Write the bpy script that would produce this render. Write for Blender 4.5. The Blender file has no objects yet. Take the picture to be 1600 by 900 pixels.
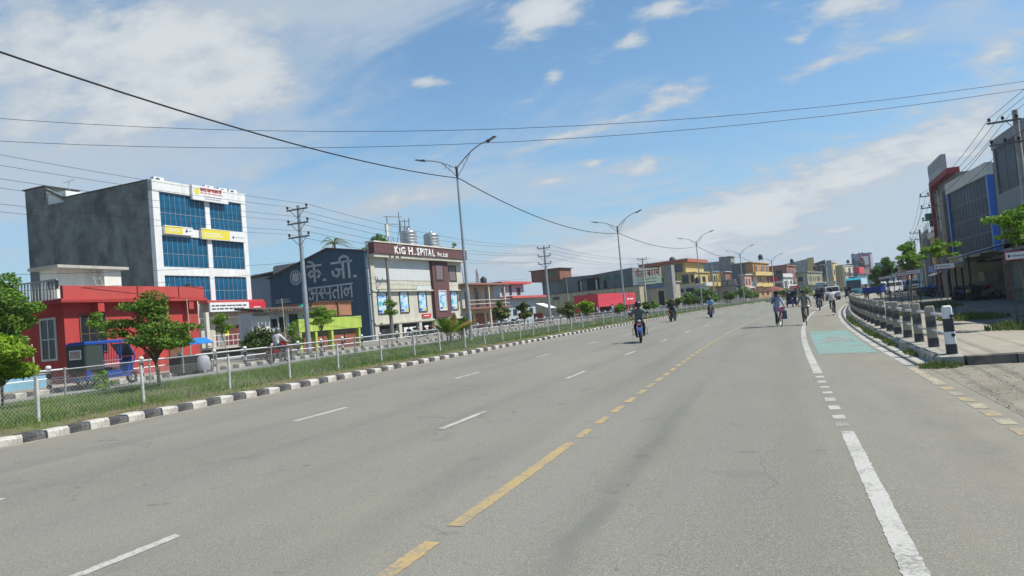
import bpy, bmesh, math, random
import numpy as np
from mathutils import Vector, Matrix

RN = random.Random(11)
NR = np.random.RandomState(5)
sc = bpy.context.scene
COL = sc.collection
PI = math.pi

# ------------------------------------------------------------------ camera
CAM_H = 1.78
YAW, PITCH, ROLL = 0.35601, 0.03881, math.radians(5.0)
cd = bpy.data.cameras.new('camera'); co = bpy.data.objects.new('camera', cd); COL.objects.link(co)
cd.sensor_width = 36.0; cd.lens = 36.0 * 1120 / 1600
cd.clip_start = 0.1; cd.clip_end = 6000
_h = Vector((-math.sin(YAW), math.cos(YAW), 0)); _r = Vector((math.cos(YAW), math.sin(YAW), 0))
_f = _h * math.cos(PITCH) + Vector((0, 0, math.sin(PITCH))); _u = _r.cross(_f)
_R = _r * math.cos(ROLL) - _u * math.sin(ROLL); _U = _u * math.cos(ROLL) + _r * math.sin(ROLL)
co.matrix_world = Matrix(((_R.x, _U.x, -_f.x, 0), (_R.y, _U.y, -_f.y, 0), (_R.z, _U.z, -_f.z, CAM_H), (0, 0, 0, 1)))
sc.camera = co

# ------------------------------------------------------------------ sun, sky
SUN_EL = math.radians(55); SUN_DIR = math.radians(9)          # azimuth from +X towards +Y
sl = bpy.data.lights.new('sun', 'SUN'); sl.energy = 4.9; sl.angle = math.radians(0.53); sl.color = (1.0, 0.955, 0.88)
so = bpy.data.objects.new('sun', sl); COL.objects.link(so); so.location = (60, 10, 90)
sv = Vector((math.cos(SUN_EL) * math.cos(SUN_DIR), math.cos(SUN_EL) * math.sin(SUN_DIR), math.sin(SUN_EL)))
so.rotation_euler = sv.to_track_quat('Z', 'Y').to_euler()
sc.view_settings.view_transform = 'Standard'; sc.view_settings.look = 'None'
sc.view_settings.exposure = 0.34; sc.view_settings.gamma = 1.0

wd = bpy.data.worlds.new('World'); sc.world = wd; wd.use_nodes = True
nt = wd.node_tree; nt.nodes.clear()
def wn(t, **k):
    n = nt.nodes.new(t)
    for a, b in k.items(): setattr(n, a, b)
    return n
def wl(a, b): nt.links.new(a, b)
def wmath(op, a, b=None, clamp=False):
    n = wn('ShaderNodeMath', operation=op, use_clamp=clamp)
    for i, v in enumerate((a, b)):
        if v is None: continue
        if isinstance(v, (int, float)): n.inputs[i].default_value = v
        else: wl(v, n.inputs[i])
    return n.outputs[0]
out = wn('ShaderNodeOutputWorld'); bg = wn('ShaderNodeBackground'); bg.inputs[1].default_value = 0.12
sky = wn('ShaderNodeTexSky', sky_type='NISHITA'); sky.sun_disc = False
sky.sun_elevation = SUN_EL; sky.sun_rotation = PI / 2 - SUN_DIR
sky.air_density = 1.0; sky.dust_density = 0.25; sky.ozone_density = 3.0; sky.altitude = 100
tc = wn('ShaderNodeTexCoord'); nrm = wn('ShaderNodeVectorMath', operation='NORMALIZE'); wl(tc.outputs['Generated'], nrm.inputs[0])
DIR = nrm.outputs[0]
sep = wn('ShaderNodeSeparateXYZ'); wl(DIR, sep.inputs[0])
den = wmath('ADD', wmath('MAXIMUM', sep.outputs[2], 0.0), 0.26)
cmb = wn('ShaderNodeCombineXYZ'); wl(wmath('DIVIDE', sep.outputs[0], den), cmb.inputs[0]); wl(wmath('DIVIDE', sep.outputs[1], den), cmb.inputs[1])
def wnoise(scale, detail, rough, off=0.0, dist=0.0, stretch=(1, 1, 1)):
    mp = wn('ShaderNodeMapping'); mp.inputs['Location'].default_value = (off, off * .7, 0); mp.inputs['Scale'].default_value = stretch
    mp.inputs['Rotation'].default_value = (0, 0, 0.5)
    wl(cmb.outputs[0], mp.inputs[0])
    n = wn('ShaderNodeTexNoise'); n.inputs['Scale'].default_value = scale; n.inputs['Detail'].default_value = detail
    n.inputs['Roughness'].default_value = rough; n.inputs['Distortion'].default_value = dist
    wl(mp.outputs[0], n.inputs['Vector']); return n.outputs['Fac']
n1 = wnoise(1.3, 7, 0.6, 3.1, 0.8, (1.0, 2.2, 1)); n2 = wnoise(4.2, 9, 0.62, 8.3, 0.25, (1.0, 1.5, 1)); n3 = wnoise(0.55, 3, 0.5, 1.7); n4 = wnoise(11.0, 7, 0.6, 2.2, 0.2, (1.0, 1.4, 1))
def pdir(px, py):
    d = _R * ((px - 800) / 1120) - _U * ((py - 450) / 1120) + _f
    return d.normalized()
# cloud banks: centre and half axes as directions of the sky
def bank(px, py, rx, ry, ang, s, pw=1.0):
    c = pdir(px, py); a = math.radians(ang)
    ex = (pdir(px + 8 * math.cos(a), py - 8 * math.sin(a)) - c); ex -= c * ex.dot(c); ex.normalize(); ey = c.cross(ex)
    sx, sy = rx / 1120 * c.dot(_f), ry / 1120 * c.dot(_f)
    acc = None
    for e, q in ((ex, sx), (ey, sy)):
        v = wn('ShaderNodeVectorMath', operation='DOT_PRODUCT'); wl(DIR, v.inputs[0]); v.inputs[1].default_value = tuple(e / q)
        m = wmath('SUBTRACT', v.outputs['Value'], e.dot(c) / q); m = wmath('MULTIPLY', m, m)
        acc = m if acc is None else wmath('ADD', acc, m)
    v = wn('ShaderNodeVectorMath', operation='DOT_PRODUCT'); wl(DIR, v.inputs[0]); v.inputs[1].default_value = tuple(c)
    side = wmath('GREATER_THAN', v.outputs['Value'], 0.0)
    if pw != 1.0: acc = wmath('POWER', acc, pw)
    return wmath('MULTIPLY', wmath('MULTIPLY', wmath('EXPONENT', wmath('MULTIPLY', acc, -1.0)), s), side)
def total(bs, base):
    acc = base
    for b in bs: acc = wmath('ADD', acc, bank(*b))
    return acc
def srange(v, a, b, lo=0.0, hi=1.0):
    r = wn('ShaderNodeMapRange', interpolation_type='SMOOTHSTEP'); wl(v, r.inputs['Value']); r.inputs['From Min'].default_value = a; r.inputs['From Max'].default_value = b; r.inputs['To Min'].default_value = lo; r.inputs['To Max'].default_value = hi; return r.outputs[0]
# thin veil high up
veil = total([(110, 110, 430, 210, 8, .64, 1.0), (100, 300, 430, 90, -3, .55, 1.3), (400, 120, 220, 90, 15, .30), (640, 10, 300, 40, 0, .42), (1220, 375, 430, 95, 8, .74, 1.4), (1420, 270, 230, 100, 20, .55, 1.3), (960, 190, 260, 40, 15, .32), (700, 300, 260, 34, 6, .40), (1560, 60, 120, 80, 15, .40), (1300, 90, 220, 40, 20, .30), (800, 395, 260, 50, 0, .40), (1340, 440, 560, 70, 4, .62)], wmath('MULTIPLY', wmath('SUBTRACT', n3, 0.47), 0.6))
veil = srange(wmath('ADD', veil, wmath('ADD', wmath('MULTIPLY', wmath('SUBTRACT', n1, 0.5), 1.7), wmath('MULTIPLY', wmath('SUBTRACT', n2, 0.5), 0.7))), 0.08, 0.84, 0.0, 0.82)
# puffs and broken banks
puff = total([(60, 70, 210, 90, 10, .40), (330, 60, 170, 70, 10, .42), (300, 160, 190, 45, 8, .38), (120, 180, 200, 60, 8, .44), (200, 40, 160, 50, 10, .40), (390, 120, 90, 40, 20, .36), (850, 28, 70, 52, 25, .62), (760, 12, 130, 26, 0, .40), (1035, 12, 58, 17, 8, .66), (994, 62, 30, 13, 5, .60), (670, 128, 30, 12, 0, .58), (862, 120, 18, 12, 50, .42),
    (1320, 10, 75, 24, 5, .60), (1290, 95, 150, 19, 22, .50), (1255, 55, 34, 10, 30, .40), (1400, 55, 60, 14, 15, .40), (1570, 62, 70, 42, 20, .54), (1575, 110, 50, 14, 15, .40), (1180, 320, 200, 46, 17, .58), (1390, 240, 150, 52, 20, .56), (1510, 205, 70, 40, 28, .50), (1080, 360, 160, 38, 12, .58), (1195, 356, 40, 18, 5, .42), (1310, 360, 30, 10, 0, .36), (930, 405, 160, 34, 5, .54), (1240, 395, 150, 30, 5, .42),
    (1000, 262, 36, 18, 15, .60), (925, 254, 16, 8, 15, .5), (1065, 142, 60, 20, 18, .52), (990, 180, 120, 14, 15, .34), (890, 215, 90, 12, 18, .32), (640, 312, 150, 15, 6, .44), (560, 296, 130, 10, 4, .34), (845, 288, 40, 12, 12, .44), (790, 405, 46, 18, 0, .40), (430, 275, 60, 9, 0, .36)], wmath('MULTIPLY', wmath('SUBTRACT', n3, 0.55), 0.5))
rag = wmath('ADD', wmath('MULTIPLY', wmath('SUBTRACT', n2, 0.5), 1.75), wmath('MULTIPLY', wmath('SUBTRACT', n4, 0.5), 1.05))
puffd = wmath('ADD', puff, rag); pm_ = srange(puffd, 0.16, 0.66, 0.0, 0.92)
def mixc(f, a, b):
    n = wn('ShaderNodeMixRGB')
    if isinstance(f, float): n.inputs[0].default_value = f
    else: wl(f, n.inputs[0])
    for i, v in ((1, a), (2, b)):
        if isinstance(v, tuple): n.inputs[i].default_value = v + (1,)
        else: wl(v, n.inputs[i])
    return n.outputs[0]
tint = wn('ShaderNodeMixRGB', blend_type='MULTIPLY'); tint.inputs[0].default_value = 1.0; wl(sky.outputs[0], tint.inputs[1]); tint.inputs[2].default_value = (.80, 1.0, 1.02, 1)
low = wmath('EXPONENT', wmath('MULTIPLY', wmath('MAXIMUM', sep.outputs[2], 0.0), -7.0))       # paler, greyer air towards the horizon
col = mixc(low, tint.outputs[0], (2.0, 2.95, 4.0))
col = mixc(veil, col, (3.4, 3.95, 4.5))
col = mixc(pm_, col, mixc(srange(puffd, .35, 1.0), (3.3, 3.75, 4.2), (4.6, 4.85, 5.0)))
wl(col, bg.inputs[0]); wl(bg.outputs[0], out.inputs[0])

# ------------------------------------------------------------------ lie of the land
def dx(y):                      # the road bends to the right: sideways shift of its axis
    if y < 20: return 0.0
    if y < 70: return .001 * (y - 20) ** 2
    if y < 200: return 2.5 + .1 * (y - 70) + .0004 * (y - 70) ** 2
    return 22.26 + .204 * (y - 200)
def head(y): return math.atan((dx(y + .5) - dx(y - .5)))
CROWN = -0.025
def rz(t): return CROWN * t     # cross fall of the carriageway
def P(t, y, z=0.0): return Vector((t + dx(y), y, z))

# ------------------------------------------------------------------ materials
_mats = {}
def MAT(name, col, rough=.85, var=.12, scale=4.0, stretch=(1, 1, 1), bump=0.0, bscale=None, metal=0.0, dirt=None, dscale=1.2, damt=.5, spec=.3, trans=0.0, emit=0.0, detail=5):
    if name in _mats: return _mats[name]
    m = bpy.data.materials.new(name); m.use_nodes = True; t = m.node_tree; b = t.nodes['Principled BSDF']
    L = t.links.new
    b.inputs['Roughness'].default_value = rough; b.inputs['Metallic'].default_value = metal
    b.inputs['Specular IOR Level'].default_value = spec
    c = t.nodes.new('ShaderNodeTexCoord'); mp = t.nodes.new('ShaderNodeMapping'); mp.inputs['Scale'].default_value = stretch; L(c.outputs['Object'], mp.inputs[0])
    n = t.nodes.new('ShaderNodeTexNoise'); n.inputs['Scale'].default_value = scale; n.inputs['Detail'].default_value = detail; n.inputs['Roughness'].default_value = .65; L(mp.outputs[0], n.inputs['Vector'])
    r = t.nodes.new('ShaderNodeMapRange'); r.inputs['From Min'].default_value = .28; r.inputs['From Max'].default_value = .72; L(n.outputs['Fac'], r.inputs['Value'])
    mxr = t.nodes.new('ShaderNodeMixRGB'); L(r.outputs[0], mxr.inputs[0])
    mxr.inputs[1].default_value = tuple(max(0, v * (1 - var)) for v in col) + (1,); mxr.inputs[2].default_value = tuple(min(1, v * (1 + var)) for v in col) + (1,)
    o = mxr.outputs[0]
    if dirt is not None:
        n2 = t.nodes.new('ShaderNodeTexNoise'); n2.inputs['Scale'].default_value = dscale; n2.inputs['Detail'].default_value = 7; n2.inputs['Roughness'].default_value = .7; L(mp.outputs[0], n2.inputs['Vector'])
        r2 = t.nodes.new('ShaderNodeMapRange'); r2.inputs['From Min'].default_value = .46; r2.inputs['From Max'].default_value = .68; r2.inputs['To Max'].default_value = damt; L(n2.outputs['Fac'], r2.inputs['Value'])
        m2 = t.nodes.new('ShaderNodeMixRGB'); L(r2.outputs[0], m2.inputs[0]); L(o, m2.inputs[1]); m2.inputs[2].default_value = tuple(dirt) + (1,); o = m2.outputs[0]
    L(o, b.inputs['Base Color'])
    if bump:
        n3 = t.nodes.new('ShaderNodeTexNoise'); n3.inputs['Scale'].default_value = bscale or scale * 6; n3.inputs['Detail'].default_value = 4; L(mp.outputs[0], n3.inputs['Vector'])
        bp = t.nodes.new('ShaderNodeBump'); bp.inputs['Strength'].default_value = bump; bp.inputs['Distance'].default_value = .02; L(n3.outputs['Fac'], bp.inputs['Height']); L(bp.outputs[0], b.inputs['Normal'])
    if trans: b.inputs['Transmission Weight'].default_value = trans
    if emit:
        L(o, b.inputs['Emission Color']); b.inputs['Emission Strength'].default_value = emit
    _mats[name] = m; return m

# ------------------------------------------------------------------ mesh helpers
class MB:
    """collects shapes and links them as ONE mesh object"""
    def __init__(s): s.v = []; s.f = []; s.mi = []; s.sm = []
    def add(s, vs, fs, mi=0, smooth=False):
        o = len(s.v); s.v += [tuple(v) for v in vs]; s.f += [tuple(i + o for i in f) for f in fs]; s.mi += [mi] * len(fs); s.sm += [smooth] * len(fs); return s
    def box(s, x0, x1, y0, y1, z0, z1, mi=0):
        if x0 > x1: x0, x1 = x1, x0
        if y0 > y1: y0, y1 = y1, y0
        vs = [(x0, y0, z0), (x1, y0, z0), (x1, y1, z0), (x0, y1, z0), (x0, y0, z1), (x1, y0, z1), (x1, y1, z1), (x0, y1, z1)]
        return s.add(vs, [(0, 3, 2, 1), (4, 5, 6, 7), (0, 1, 5, 4), (1, 2, 6, 5), (2, 3, 7, 6), (3, 0, 4, 7)], mi)
    def obox(s, M, sx, sy, sz, mi=0, taper=1.0):
        vs = [M @ Vector((x * sx * .5 * (taper if z > 0 else 1), y * sy * .5 * (taper if z > 0 else 1), z * sz * .5)) for z in (-1, 1) for (x, y) in ((-1, -1), (1, -1), (1, 1), (-1, 1))]
        return s.add(vs, [(0, 3, 2, 1), (4, 5, 6, 7), (0, 1, 5, 4), (1, 2, 6, 5), (2, 3, 7, 6), (3, 0, 4, 7)], mi)
    def tube(s, pts, r, n=6, mi=0, caps=True, smooth=True):
        pts = [Vector(p) for p in pts]; k = len(pts)
        rr = r if isinstance(r, (list, tuple)) else [r] * k
        vs = []; prev = None
        for i, p in enumerate(pts):
            d = (pts[min(i + 1, k - 1)] - pts[max(i - 1, 0)]).normalized()
            if prev is None: a = d.orthogonal().normalized()
            else:
                a = prev - d * prev.dot(d)
                a = a.normalized() if a.length > 1e-6 else d.orthogonal().normalized()
            prev = a; b = d.cross(a)
            for j in range(n):
                w = 2 * PI * j / n; vs.append(p + (a * math.cos(w) + b * math.sin(w)) * rr[i])
        fs = []
        for i in range(k - 1):
            for j in range(n): fs.append((i * n + j, i * n + (j + 1) % n, (i + 1) * n + (j + 1) % n, (i + 1) * n + j))
        s.add(vs, fs, mi, smooth)
        if caps: s.add(vs[:n], [tuple(range(n))[::-1]], mi); s.add(vs[-n:], [tuple(range(n))], mi)
        return s
    def lathe(s, prof, n=12, M=None, mi=0, smooth=True):
        M = M or Matrix(); vs = []; k = len(prof)
        for (r, z) in prof:
            for j in range(n):
                w = 2 * PI * j / n; vs.append(M @ Vector((r * math.cos(w), r * math.sin(w), z)))
        fs = [(i * n + j, i * n + (j + 1) % n, (i + 1) * n + (j + 1) % n, (i + 1) * n + j) for i in range(k - 1) for j in range(n)]
        s.add(vs, fs, mi, smooth)
        s.add(vs[:n], [tuple(range(n))[::-1]], mi); s.add(vs[-n:], [tuple(range(n))], mi); return s
    def prism(s, poly, d0, d1, axis='y', mi=0):
        """outline in two axes, extruded along the third"""
        n = len(poly)
        mk = {'y': lambda a, b, d: (a, d, b), 'x': lambda a, b, d: (d, a, b), 'z': lambda a, b, d: (a, b, d)}[axis]
        vs = [mk(a, b, d0) for a, b in poly] + [mk(a, b, d1) for a, b in poly]
        fs = [tuple(range(n)), tuple(range(n, 2 * n))[::-1]] + [(i, i + n, (i + 1) % n + n, (i + 1) % n) for i in range(n)]
        return s.add(vs, fs, mi)
    def torus(s, c, R, r, n=20, m=6, axis='x', mi=0):
        vs = []
        for i in range(n):
            a = 2 * PI * i / n
            for j in range(m):
                b = 2 * PI * j / m; q = R + r * math.cos(b); u, v, w = q * math.cos(a), q * math.sin(a), r * math.sin(b)
                vs.append(Vector(c) + Vector((w, u, v) if axis == 'x' else (u, w, v)))
        fs = [(i * m + j, ((i + 1) % n) * m + j, ((i + 1) % n) * m + (j + 1) % m, i * m + (j + 1) % m) for i in range(n) for j in range(m)]
        return s.add(vs, fs, mi, True)
    def ball(s, c, rx, ry, rz_, n=10, m=6, mi=0):
        vs = []; c = Vector(c)
        for i in range(m + 1):
            a = -PI / 2 + PI * i / m
            for j in range(n):
                w = 2 * PI * j / n; vs.append(c + Vector((rx * math.cos(a) * math.cos(w), ry * math.cos(a) * math.sin(w), rz_ * math.sin(a))))
        return s.add(vs, [(i * n + j, i * n + (j + 1) % n, (i + 1) * n + (j + 1) % n, (i + 1) * n + j) for i in range(m) for j in range(n)], mi, True)
    def mesh(s, name, mats):
        me = bpy.data.meshes.new(name); me.from_pydata(s.v, [], s.f)
        for m in (mats if isinstance(mats, (list, tuple)) else [mats]): me.materials.append(m)
        me.polygons.foreach_set('material_index', s.mi); me.polygons.foreach_set('use_smooth', s.sm)
        bm = bmesh.new(); bm.from_mesh(me); bmesh.ops.recalc_face_normals(bm, faces=bm.faces); bm.to_mesh(bm and me); bm.free()
        me.update(); return me
    def build(s, name, mats, parent=None, kind=None):
        return OBJ(name, s.mesh(name, mats), parent, kind)
def OBJ(name, me, parent=None, kind=None, loc=None, rot=None):
    o = bpy.data.objects.new(name, me); COL.objects.link(o)
    if parent is not None: o.parent = parent
    if kind: o['kind'] = kind
    if loc is not None: o.location = loc
    if rot is not None: o.rotation_euler = rot
    return o
def THING(name, label, cat, loc=(0, 0, 0), rotz=0.0, group=None):
    o = bpy.data.objects.new(name, None); COL.objects.link(o); o.empty_display_size = .3
    o.location = loc; o.rotation_euler = (0, 0, rotz); TAG(o, label, cat, group); return o
def TAG(o, label, cat, group=None):
    o['label'] = label; o['category'] = cat
    if group: o['group'] = group
    return o
def DUP(root, loc, rotz, label, group=None):
    """a copy of a thing with copies of its parts and sub-parts"""
    r = root.copy(); COL.objects.link(r); r.location = loc; r.rotation_euler = (0, 0, rotz); r['label'] = label
    if group: r['group'] = group
    for ch in list(root.children):
        c = ch.copy(); COL.objects.link(c); c.parent = r
        for g in ch.children:
            d = g.copy(); COL.objects.link(d); d.parent = c
    return r
def swap(root, table):
    """give a copied thing its own paint: its parts get their own mesh where a material changes"""
    for o in list(root.children) + [g for c in root.children for g in c.children]:
        if o.type != 'MESH': continue
        hit = [i for i, m in enumerate(o.data.materials) if m and m.name in table]
        if hit:
            o.data = o.data.copy()
            for i in hit: o.data.materials[i] = table[o.data.materials[i].name]
def T3(x, y, z): return Matrix.Translation((x, y, z))
def RZ(a): return Matrix.Rotation(a, 4, 'Z')
# ------------------------------------------------------------------ paints and stuffs
concrete = MAT('concrete', (.42, .40, .36), .9, .18, 3, bump=.3, dirt=(.22, .20, .17), dscale=1.5, damt=.5)
kerb_white = MAT('kerb_white_paint', (.50, .48, .43), .85, .16, 6, bump=.5, dirt=(.22, .20, .17), dscale=3.5, damt=.85)
kerb_black = MAT('kerb_black_paint', (.045, .047, .05), .8, .3, 6, bump=.5, dirt=(.22, .21, .19), dscale=4.5, damt=.6)
steel = MAT('galvanised_steel', (.42, .44, .45), .45, .15, 8, metal=.6)
pole_steel = MAT('pole_steel', (.30, .33, .35), .5, .15, 3, metal=.4)
dark_metal = MAT('dark_metal', (.05, .05, .055), .5, .2, 5)
rubber = MAT('black_rubber', (.02, .02, .022), .8, .2, 12)
chrome = MAT('bright_metal', (.6, .6, .6), .25, .05, 5, metal=.9)
cable_mat = MAT('black_cable', (.015, .015, .018), .6, .1, 5)
white_paint = MAT('white_paint', (.75, .75, .73), .6, .06, 3)
glass_dark = MAT('dark_glass', (.02, .025, .03), .12, .3, 1.5, spec=.6)
soil = MAT('median_soil', (.135, .11, .065), .95, .4, 2.2, bump=.6, dirt=(.085, .13, .03), dscale=.9, damt=.95)
service_mat = MAT('service_road_asphalt', (.235, .23, .215), .9, .15, .8, bump=.3, bscale=40, dirt=(.30, .28, .245), dscale=.35, damt=.6)
paving = MAT('pavement_concrete', (.31, .275, .215), .92, .12, .9, bump=.3, bscale=25, dirt=(.24, .22, .18), dscale=.7, damt=.55)
dirt_mat = MAT('packed_dirt', (.27, .245, .195), .95, .2, .6, bump=.5, bscale=20, dirt=(.16, .15, .13), dscale=.8, damt=.6)
earth = MAT('bare_earth', (.22, .20, .15), .95, .25, .05, dirt=(.08, .11, .035), dscale=.03, damt=.9)
gravel_mat = MAT('gravel_stone', (.27, .245, .195), .9, .3, 30)

def road_material():
    m = bpy.data.materials.new('worn_asphalt'); m.use_nodes = True; t = m.node_tree; b = t.nodes['Principled BSDF']; L = t.links.new
    b.inputs['Roughness'].default_value = .82; b.inputs['Specular IOR Level'].default_value = .3
    c = t.nodes.new('ShaderNodeTexCoord')
    def noise(scale, stretch=(1, 1, 1), detail=5, rough=.6):
        mp = t.nodes.new('ShaderNodeMapping'); mp.inputs['Scale'].default_value = stretch; L(c.outputs['Object'], mp.inputs[0])
        n = t.nodes.new('ShaderNodeTexNoise'); n.inputs['Scale'].default_value = scale; n.inputs['Detail'].default_value = detail; n.inputs['Roughness'].default_value = rough; L(mp.outputs[0], n.inputs['Vector']); return n.outputs['Fac']
    def rng(v, a, z, lo=0., hi=1., smooth=False):
        r = t.nodes.new('ShaderNodeMapRange'); r.inputs[1].default_value = a; r.inputs[2].default_value = z; r.inputs[3].default_value = lo; r.inputs[4].default_value = hi
        if smooth: r.interpolation_type = 'SMOOTHSTEP'
        L(v, r.inputs[0]); return r.outputs[0]
    def mul(a, z):
        n = t.nodes.new('ShaderNodeMath'); n.operation = 'MULTIPLY'
        for i, v in enumerate((a, z)):
            if isinstance(v, (int, float)): n.inputs[i].default_value = v
            else: L(v, n.inputs[i])
        return n.outputs[0]
    def op(o, a, z=0.):
        n = t.nodes.new('ShaderNodeMath'); n.operation = o
        for i, v in enumerate((a, z)):
            if isinstance(v, (int, float)): n.inputs[i].default_value = v
            else: L(v, n.inputs[i])
        return n.outputs[0]
    def mix(f, a, z):
        n = t.nodes.new('ShaderNodeMixRGB')
        if isinstance(f, (int, float)): n.inputs[0].default_value = f
        else: L(f, n.inputs[0])
        for i, v in ((1, a), (2, z)):
            if isinstance(v, tuple): n.inputs[i].default_value = v + (1,)
            else: L(v, n.inputs[i])
        return n.outputs[0]
    base = mix(rng(noise(.35, (1, .22, 1), 6), .3, .7), (.150, .145, .119), (.203, .195, .159))
    base = mix(mul(rng(noise(.5, (2.2, .05, 1), 3), .42, .66), .30), base, (.175, .172, .160))        # lengthwise traffic bands
    base = mix(mul(rng(noise(75, detail=2, rough=.7), .50, .72), .60), base, (.42, .395, .33))          # pale aggregate
    base = mix(mul(rng(noise(52, detail=2, rough=.7), .55, .72), .55), base, (.085, .083, .076))
    base = mix(mul(rng(noise(14, detail=4), .55, .75), .22), base, (.13, .128, .118))
    base = mix(mul(rng(noise(.9, detail=6, rough=.7), .60, .68), .5), base, (.14, .136, .125))         # small patches
    base = mix(mul(rng(noise(2.3, (.6, 1.6, 1), 3, .5), .70, .74), .55), base, (.10, .099, .095))
    s = t.nodes.new('ShaderNodeSeparateXYZ'); L(c.outputs['Object'], s.inputs[0]); X, Y = s.outputs[0], s.outputs[1]
    # bitumen smear running along the lane
    wob = op('MULTIPLY', op('SUBTRACT', noise(.9, (0, 1, 0), 3), .5), .35)
    d = op('ABSOLUTE', op('ADD', op('ADD', X, 1.64), wob))
    core = rng(d, .04, .17, 1, 0, True)
    fy = mul(rng(Y, 2, 4.5, 0, 1), rng(Y, 9, 21, 1, 0))
    blot = rng(noise(3.2, (1, .35, 1), 5), .33, .6)
    base = mix(mul(mul(mul(core, fy), blot), .42), base, (.118, .117, .112))
    # wheel tracks, hair cracks, oil drips and the dust that gathers along both edges
    tr = op('COSINE', op('MULTIPLY', op('ADD', X, op('MULTIPLY', op('SUBTRACT', noise(.12, (0, 1, 0), 2), .5), 1.2)), 3.65))
    base = mix(mul(rng(tr, .2, 1, 0, 1, True), mul(rng(noise(.6, (1, .12, 1), 4), .35, .65), .26)), base, (.105, .104, .094))
    dv = t.nodes.new('ShaderNodeVectorMath'); dv.operation = 'ADD'; L(c.outputs['Object'], dv.inputs[0]); nn = t.nodes.new('ShaderNodeTexNoise'); nn.inputs['Scale'].default_value = 1.4; nn.inputs['Detail'].default_value = 6; L(c.outputs['Object'], nn.inputs['Vector']); L(nn.outputs['Color'], dv.inputs[1])
    vo = t.nodes.new('ShaderNodeTexVoronoi'); vo.feature = 'DISTANCE_TO_EDGE'; vo.inputs['Scale'].default_value = .33; L(dv.outputs[0], vo.inputs['Vector'])
    base = mix(mul(mul(rng(vo.outputs['Distance'], .002, .006, 1, 0), rng(noise(.23, detail=3), .48, .6)), .42), base, (.075, .074, .07))
    base = mix(mul(rng(noise(5.5, (1, .55, 1), 2, .4), .76, .80), .6), base, (.085, .083, .078))
    edge = op('MAXIMUM', rng(X, -11.0, -12.6, 0, 1), rng(X, .2, 2.7, 0, .9))
    base = mix(mul(mul(edge, rng(noise(1.6, (1, .4, 1), 6, .7), .3, .65)), .75), base, (.27, .245, .185))
    base = mix(mul(rng(noise(.28, (1, .5, 1), 7, .75), .52, .70), .5), base, (.235, .218, .168))
    L(base, b.inputs['Base Color'])
    bp = t.nodes.new('ShaderNodeBump'); bp.inputs['Strength'].default_value = .55; bp.inputs['Distance'].default_value = .012; L(noise(70, detail=3), bp.inputs['Height']); L(bp.outputs[0], b.inputs['Normal'])
    return m
asphalt = road_material()

def worn_paint(name, col, keep):   # paint worn through to the road in patches
    m = bpy.data.materials.new(name); m.use_nodes = True; t = m.node_tree; b = t.nodes['Principled BSDF']; L = t.links.new
    b.inputs['Roughness'].default_value = .8
    c = t.nodes.new('ShaderNodeTexCoord')
    n = t.nodes.new('ShaderNodeTexNoise'); n.inputs['Scale'].default_value = 26; n.inputs['Detail'].default_value = 6; n.inputs['Roughness'].default_value = .75; L(c.outputs['Object'], n.inputs['Vector'])
    n2 = t.nodes.new('ShaderNodeTexNoise'); n2.inputs['Scale'].default_value = 2.2; n2.inputs['Detail'].default_value = 4; L(c.outputs['Object'], n2.inputs['Vector'])
    a = t.nodes.new('ShaderNodeMath'); a.operation = 'MULTIPLY_ADD'; L(n2.outputs['Fac'], a.inputs[0]); a.inputs[1].default_value = .62; L(n.outputs['Fac'], a.inputs[2])
    r = t.nodes.new('ShaderNodeMapRange'); r.inputs[1].default_value = keep; r.inputs[2].default_value = keep + .20; r.inputs[3].default_value = .08; r.inputs[4].default_value = .92; L(a.outputs[0], r.inputs[0])
    x = t.nodes.new('ShaderNodeMixRGB'); L(r.outputs[0], x.inputs[0]); x.inputs[1].default_value = tuple(col) + (1,); x.inputs[2].default_value = (.185, .18, .155, 1); L(x.outputs[0], b.inputs['Base Color'])
    return m
mark_white = worn_paint('white_road_paint', (.43, .42, .38), .765)
mark_faded = worn_paint('faded_white_road_paint', (.40, .39, .35), .64)
mark_yellow = worn_paint('yellow_road_paint', (.40, .28, .10), .74)
mark_pale = worn_paint('pale_yellow_road_paint', (.40, .34, .22), .68)
mark_amber = worn_paint('faded_amber_road_paint', (.38, .29, .13), .68)
mark_green = worn_paint('green_lane_paint', (.15, .30, .265), .745)

# ------------------------------------------------------------------ ground sheets
YS = [-30, -20, -10] + [i * 2.5 for i in range(0, 90)] + [230, 245, 260, 280, 300, 330, 360, 400, 450, 520, 600]
def strip(name, prof, mat, y0=-30, y1=600, kind='structure', parent=None, sub=None):
    """a sheet along the road through the (t, z) points of prof"""
    ys = [y for y in YS if y0 < y < y1]; ys = [y0] + ys + [y1]
    m = MB(); k = len(prof); vs = []
    for y in ys:
        for t, z in prof: vs.append((t + dx(y), y, z))
    fs = [(i * k + j, i * k + j + 1, (i + 1) * k + j + 1, (i + 1) * k + j) for i in range(len(ys) - 1) for j in range(k - 1)]
    m.add(vs, fs); return m.build(name, mat, parent, kind)
b = MB(); b.add([(-1400, -300, -.6), (1400, -300, -.6), (1400, 1500, -.6), (-1400, 1500, -.6)], [(0, 1, 2, 3)]); b.build('ground', earth, None, 'structure')
KT = -12.6
road = strip('road', [(KT, rz(KT)), (-8.5, rz(-8.5)), (-5, rz(-5)), (0, 0), (2.75, rz(2.75))], asphalt)
strip('gutter', [(2.754, rz(2.75) + .001), (3.05, -.055), (3.06, -.3)], concrete, 17.2)
KZ = rz(KT)                                     # .315
median = strip('median_ground', [(KT - .28, KZ + .11), (KT - .9, KZ + .18), (-15, .55), (-17, .62), (-19, .56), (-20.35, .44), (-20.36, .2)], soil, -10, 420)
strip('service_road', [(-20.3, .40), (-23.3, .42), (-26.35, .36)], service_mat)
strip('footpath', [(-26.62, .52), (-29.2, .55)], paving)
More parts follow.
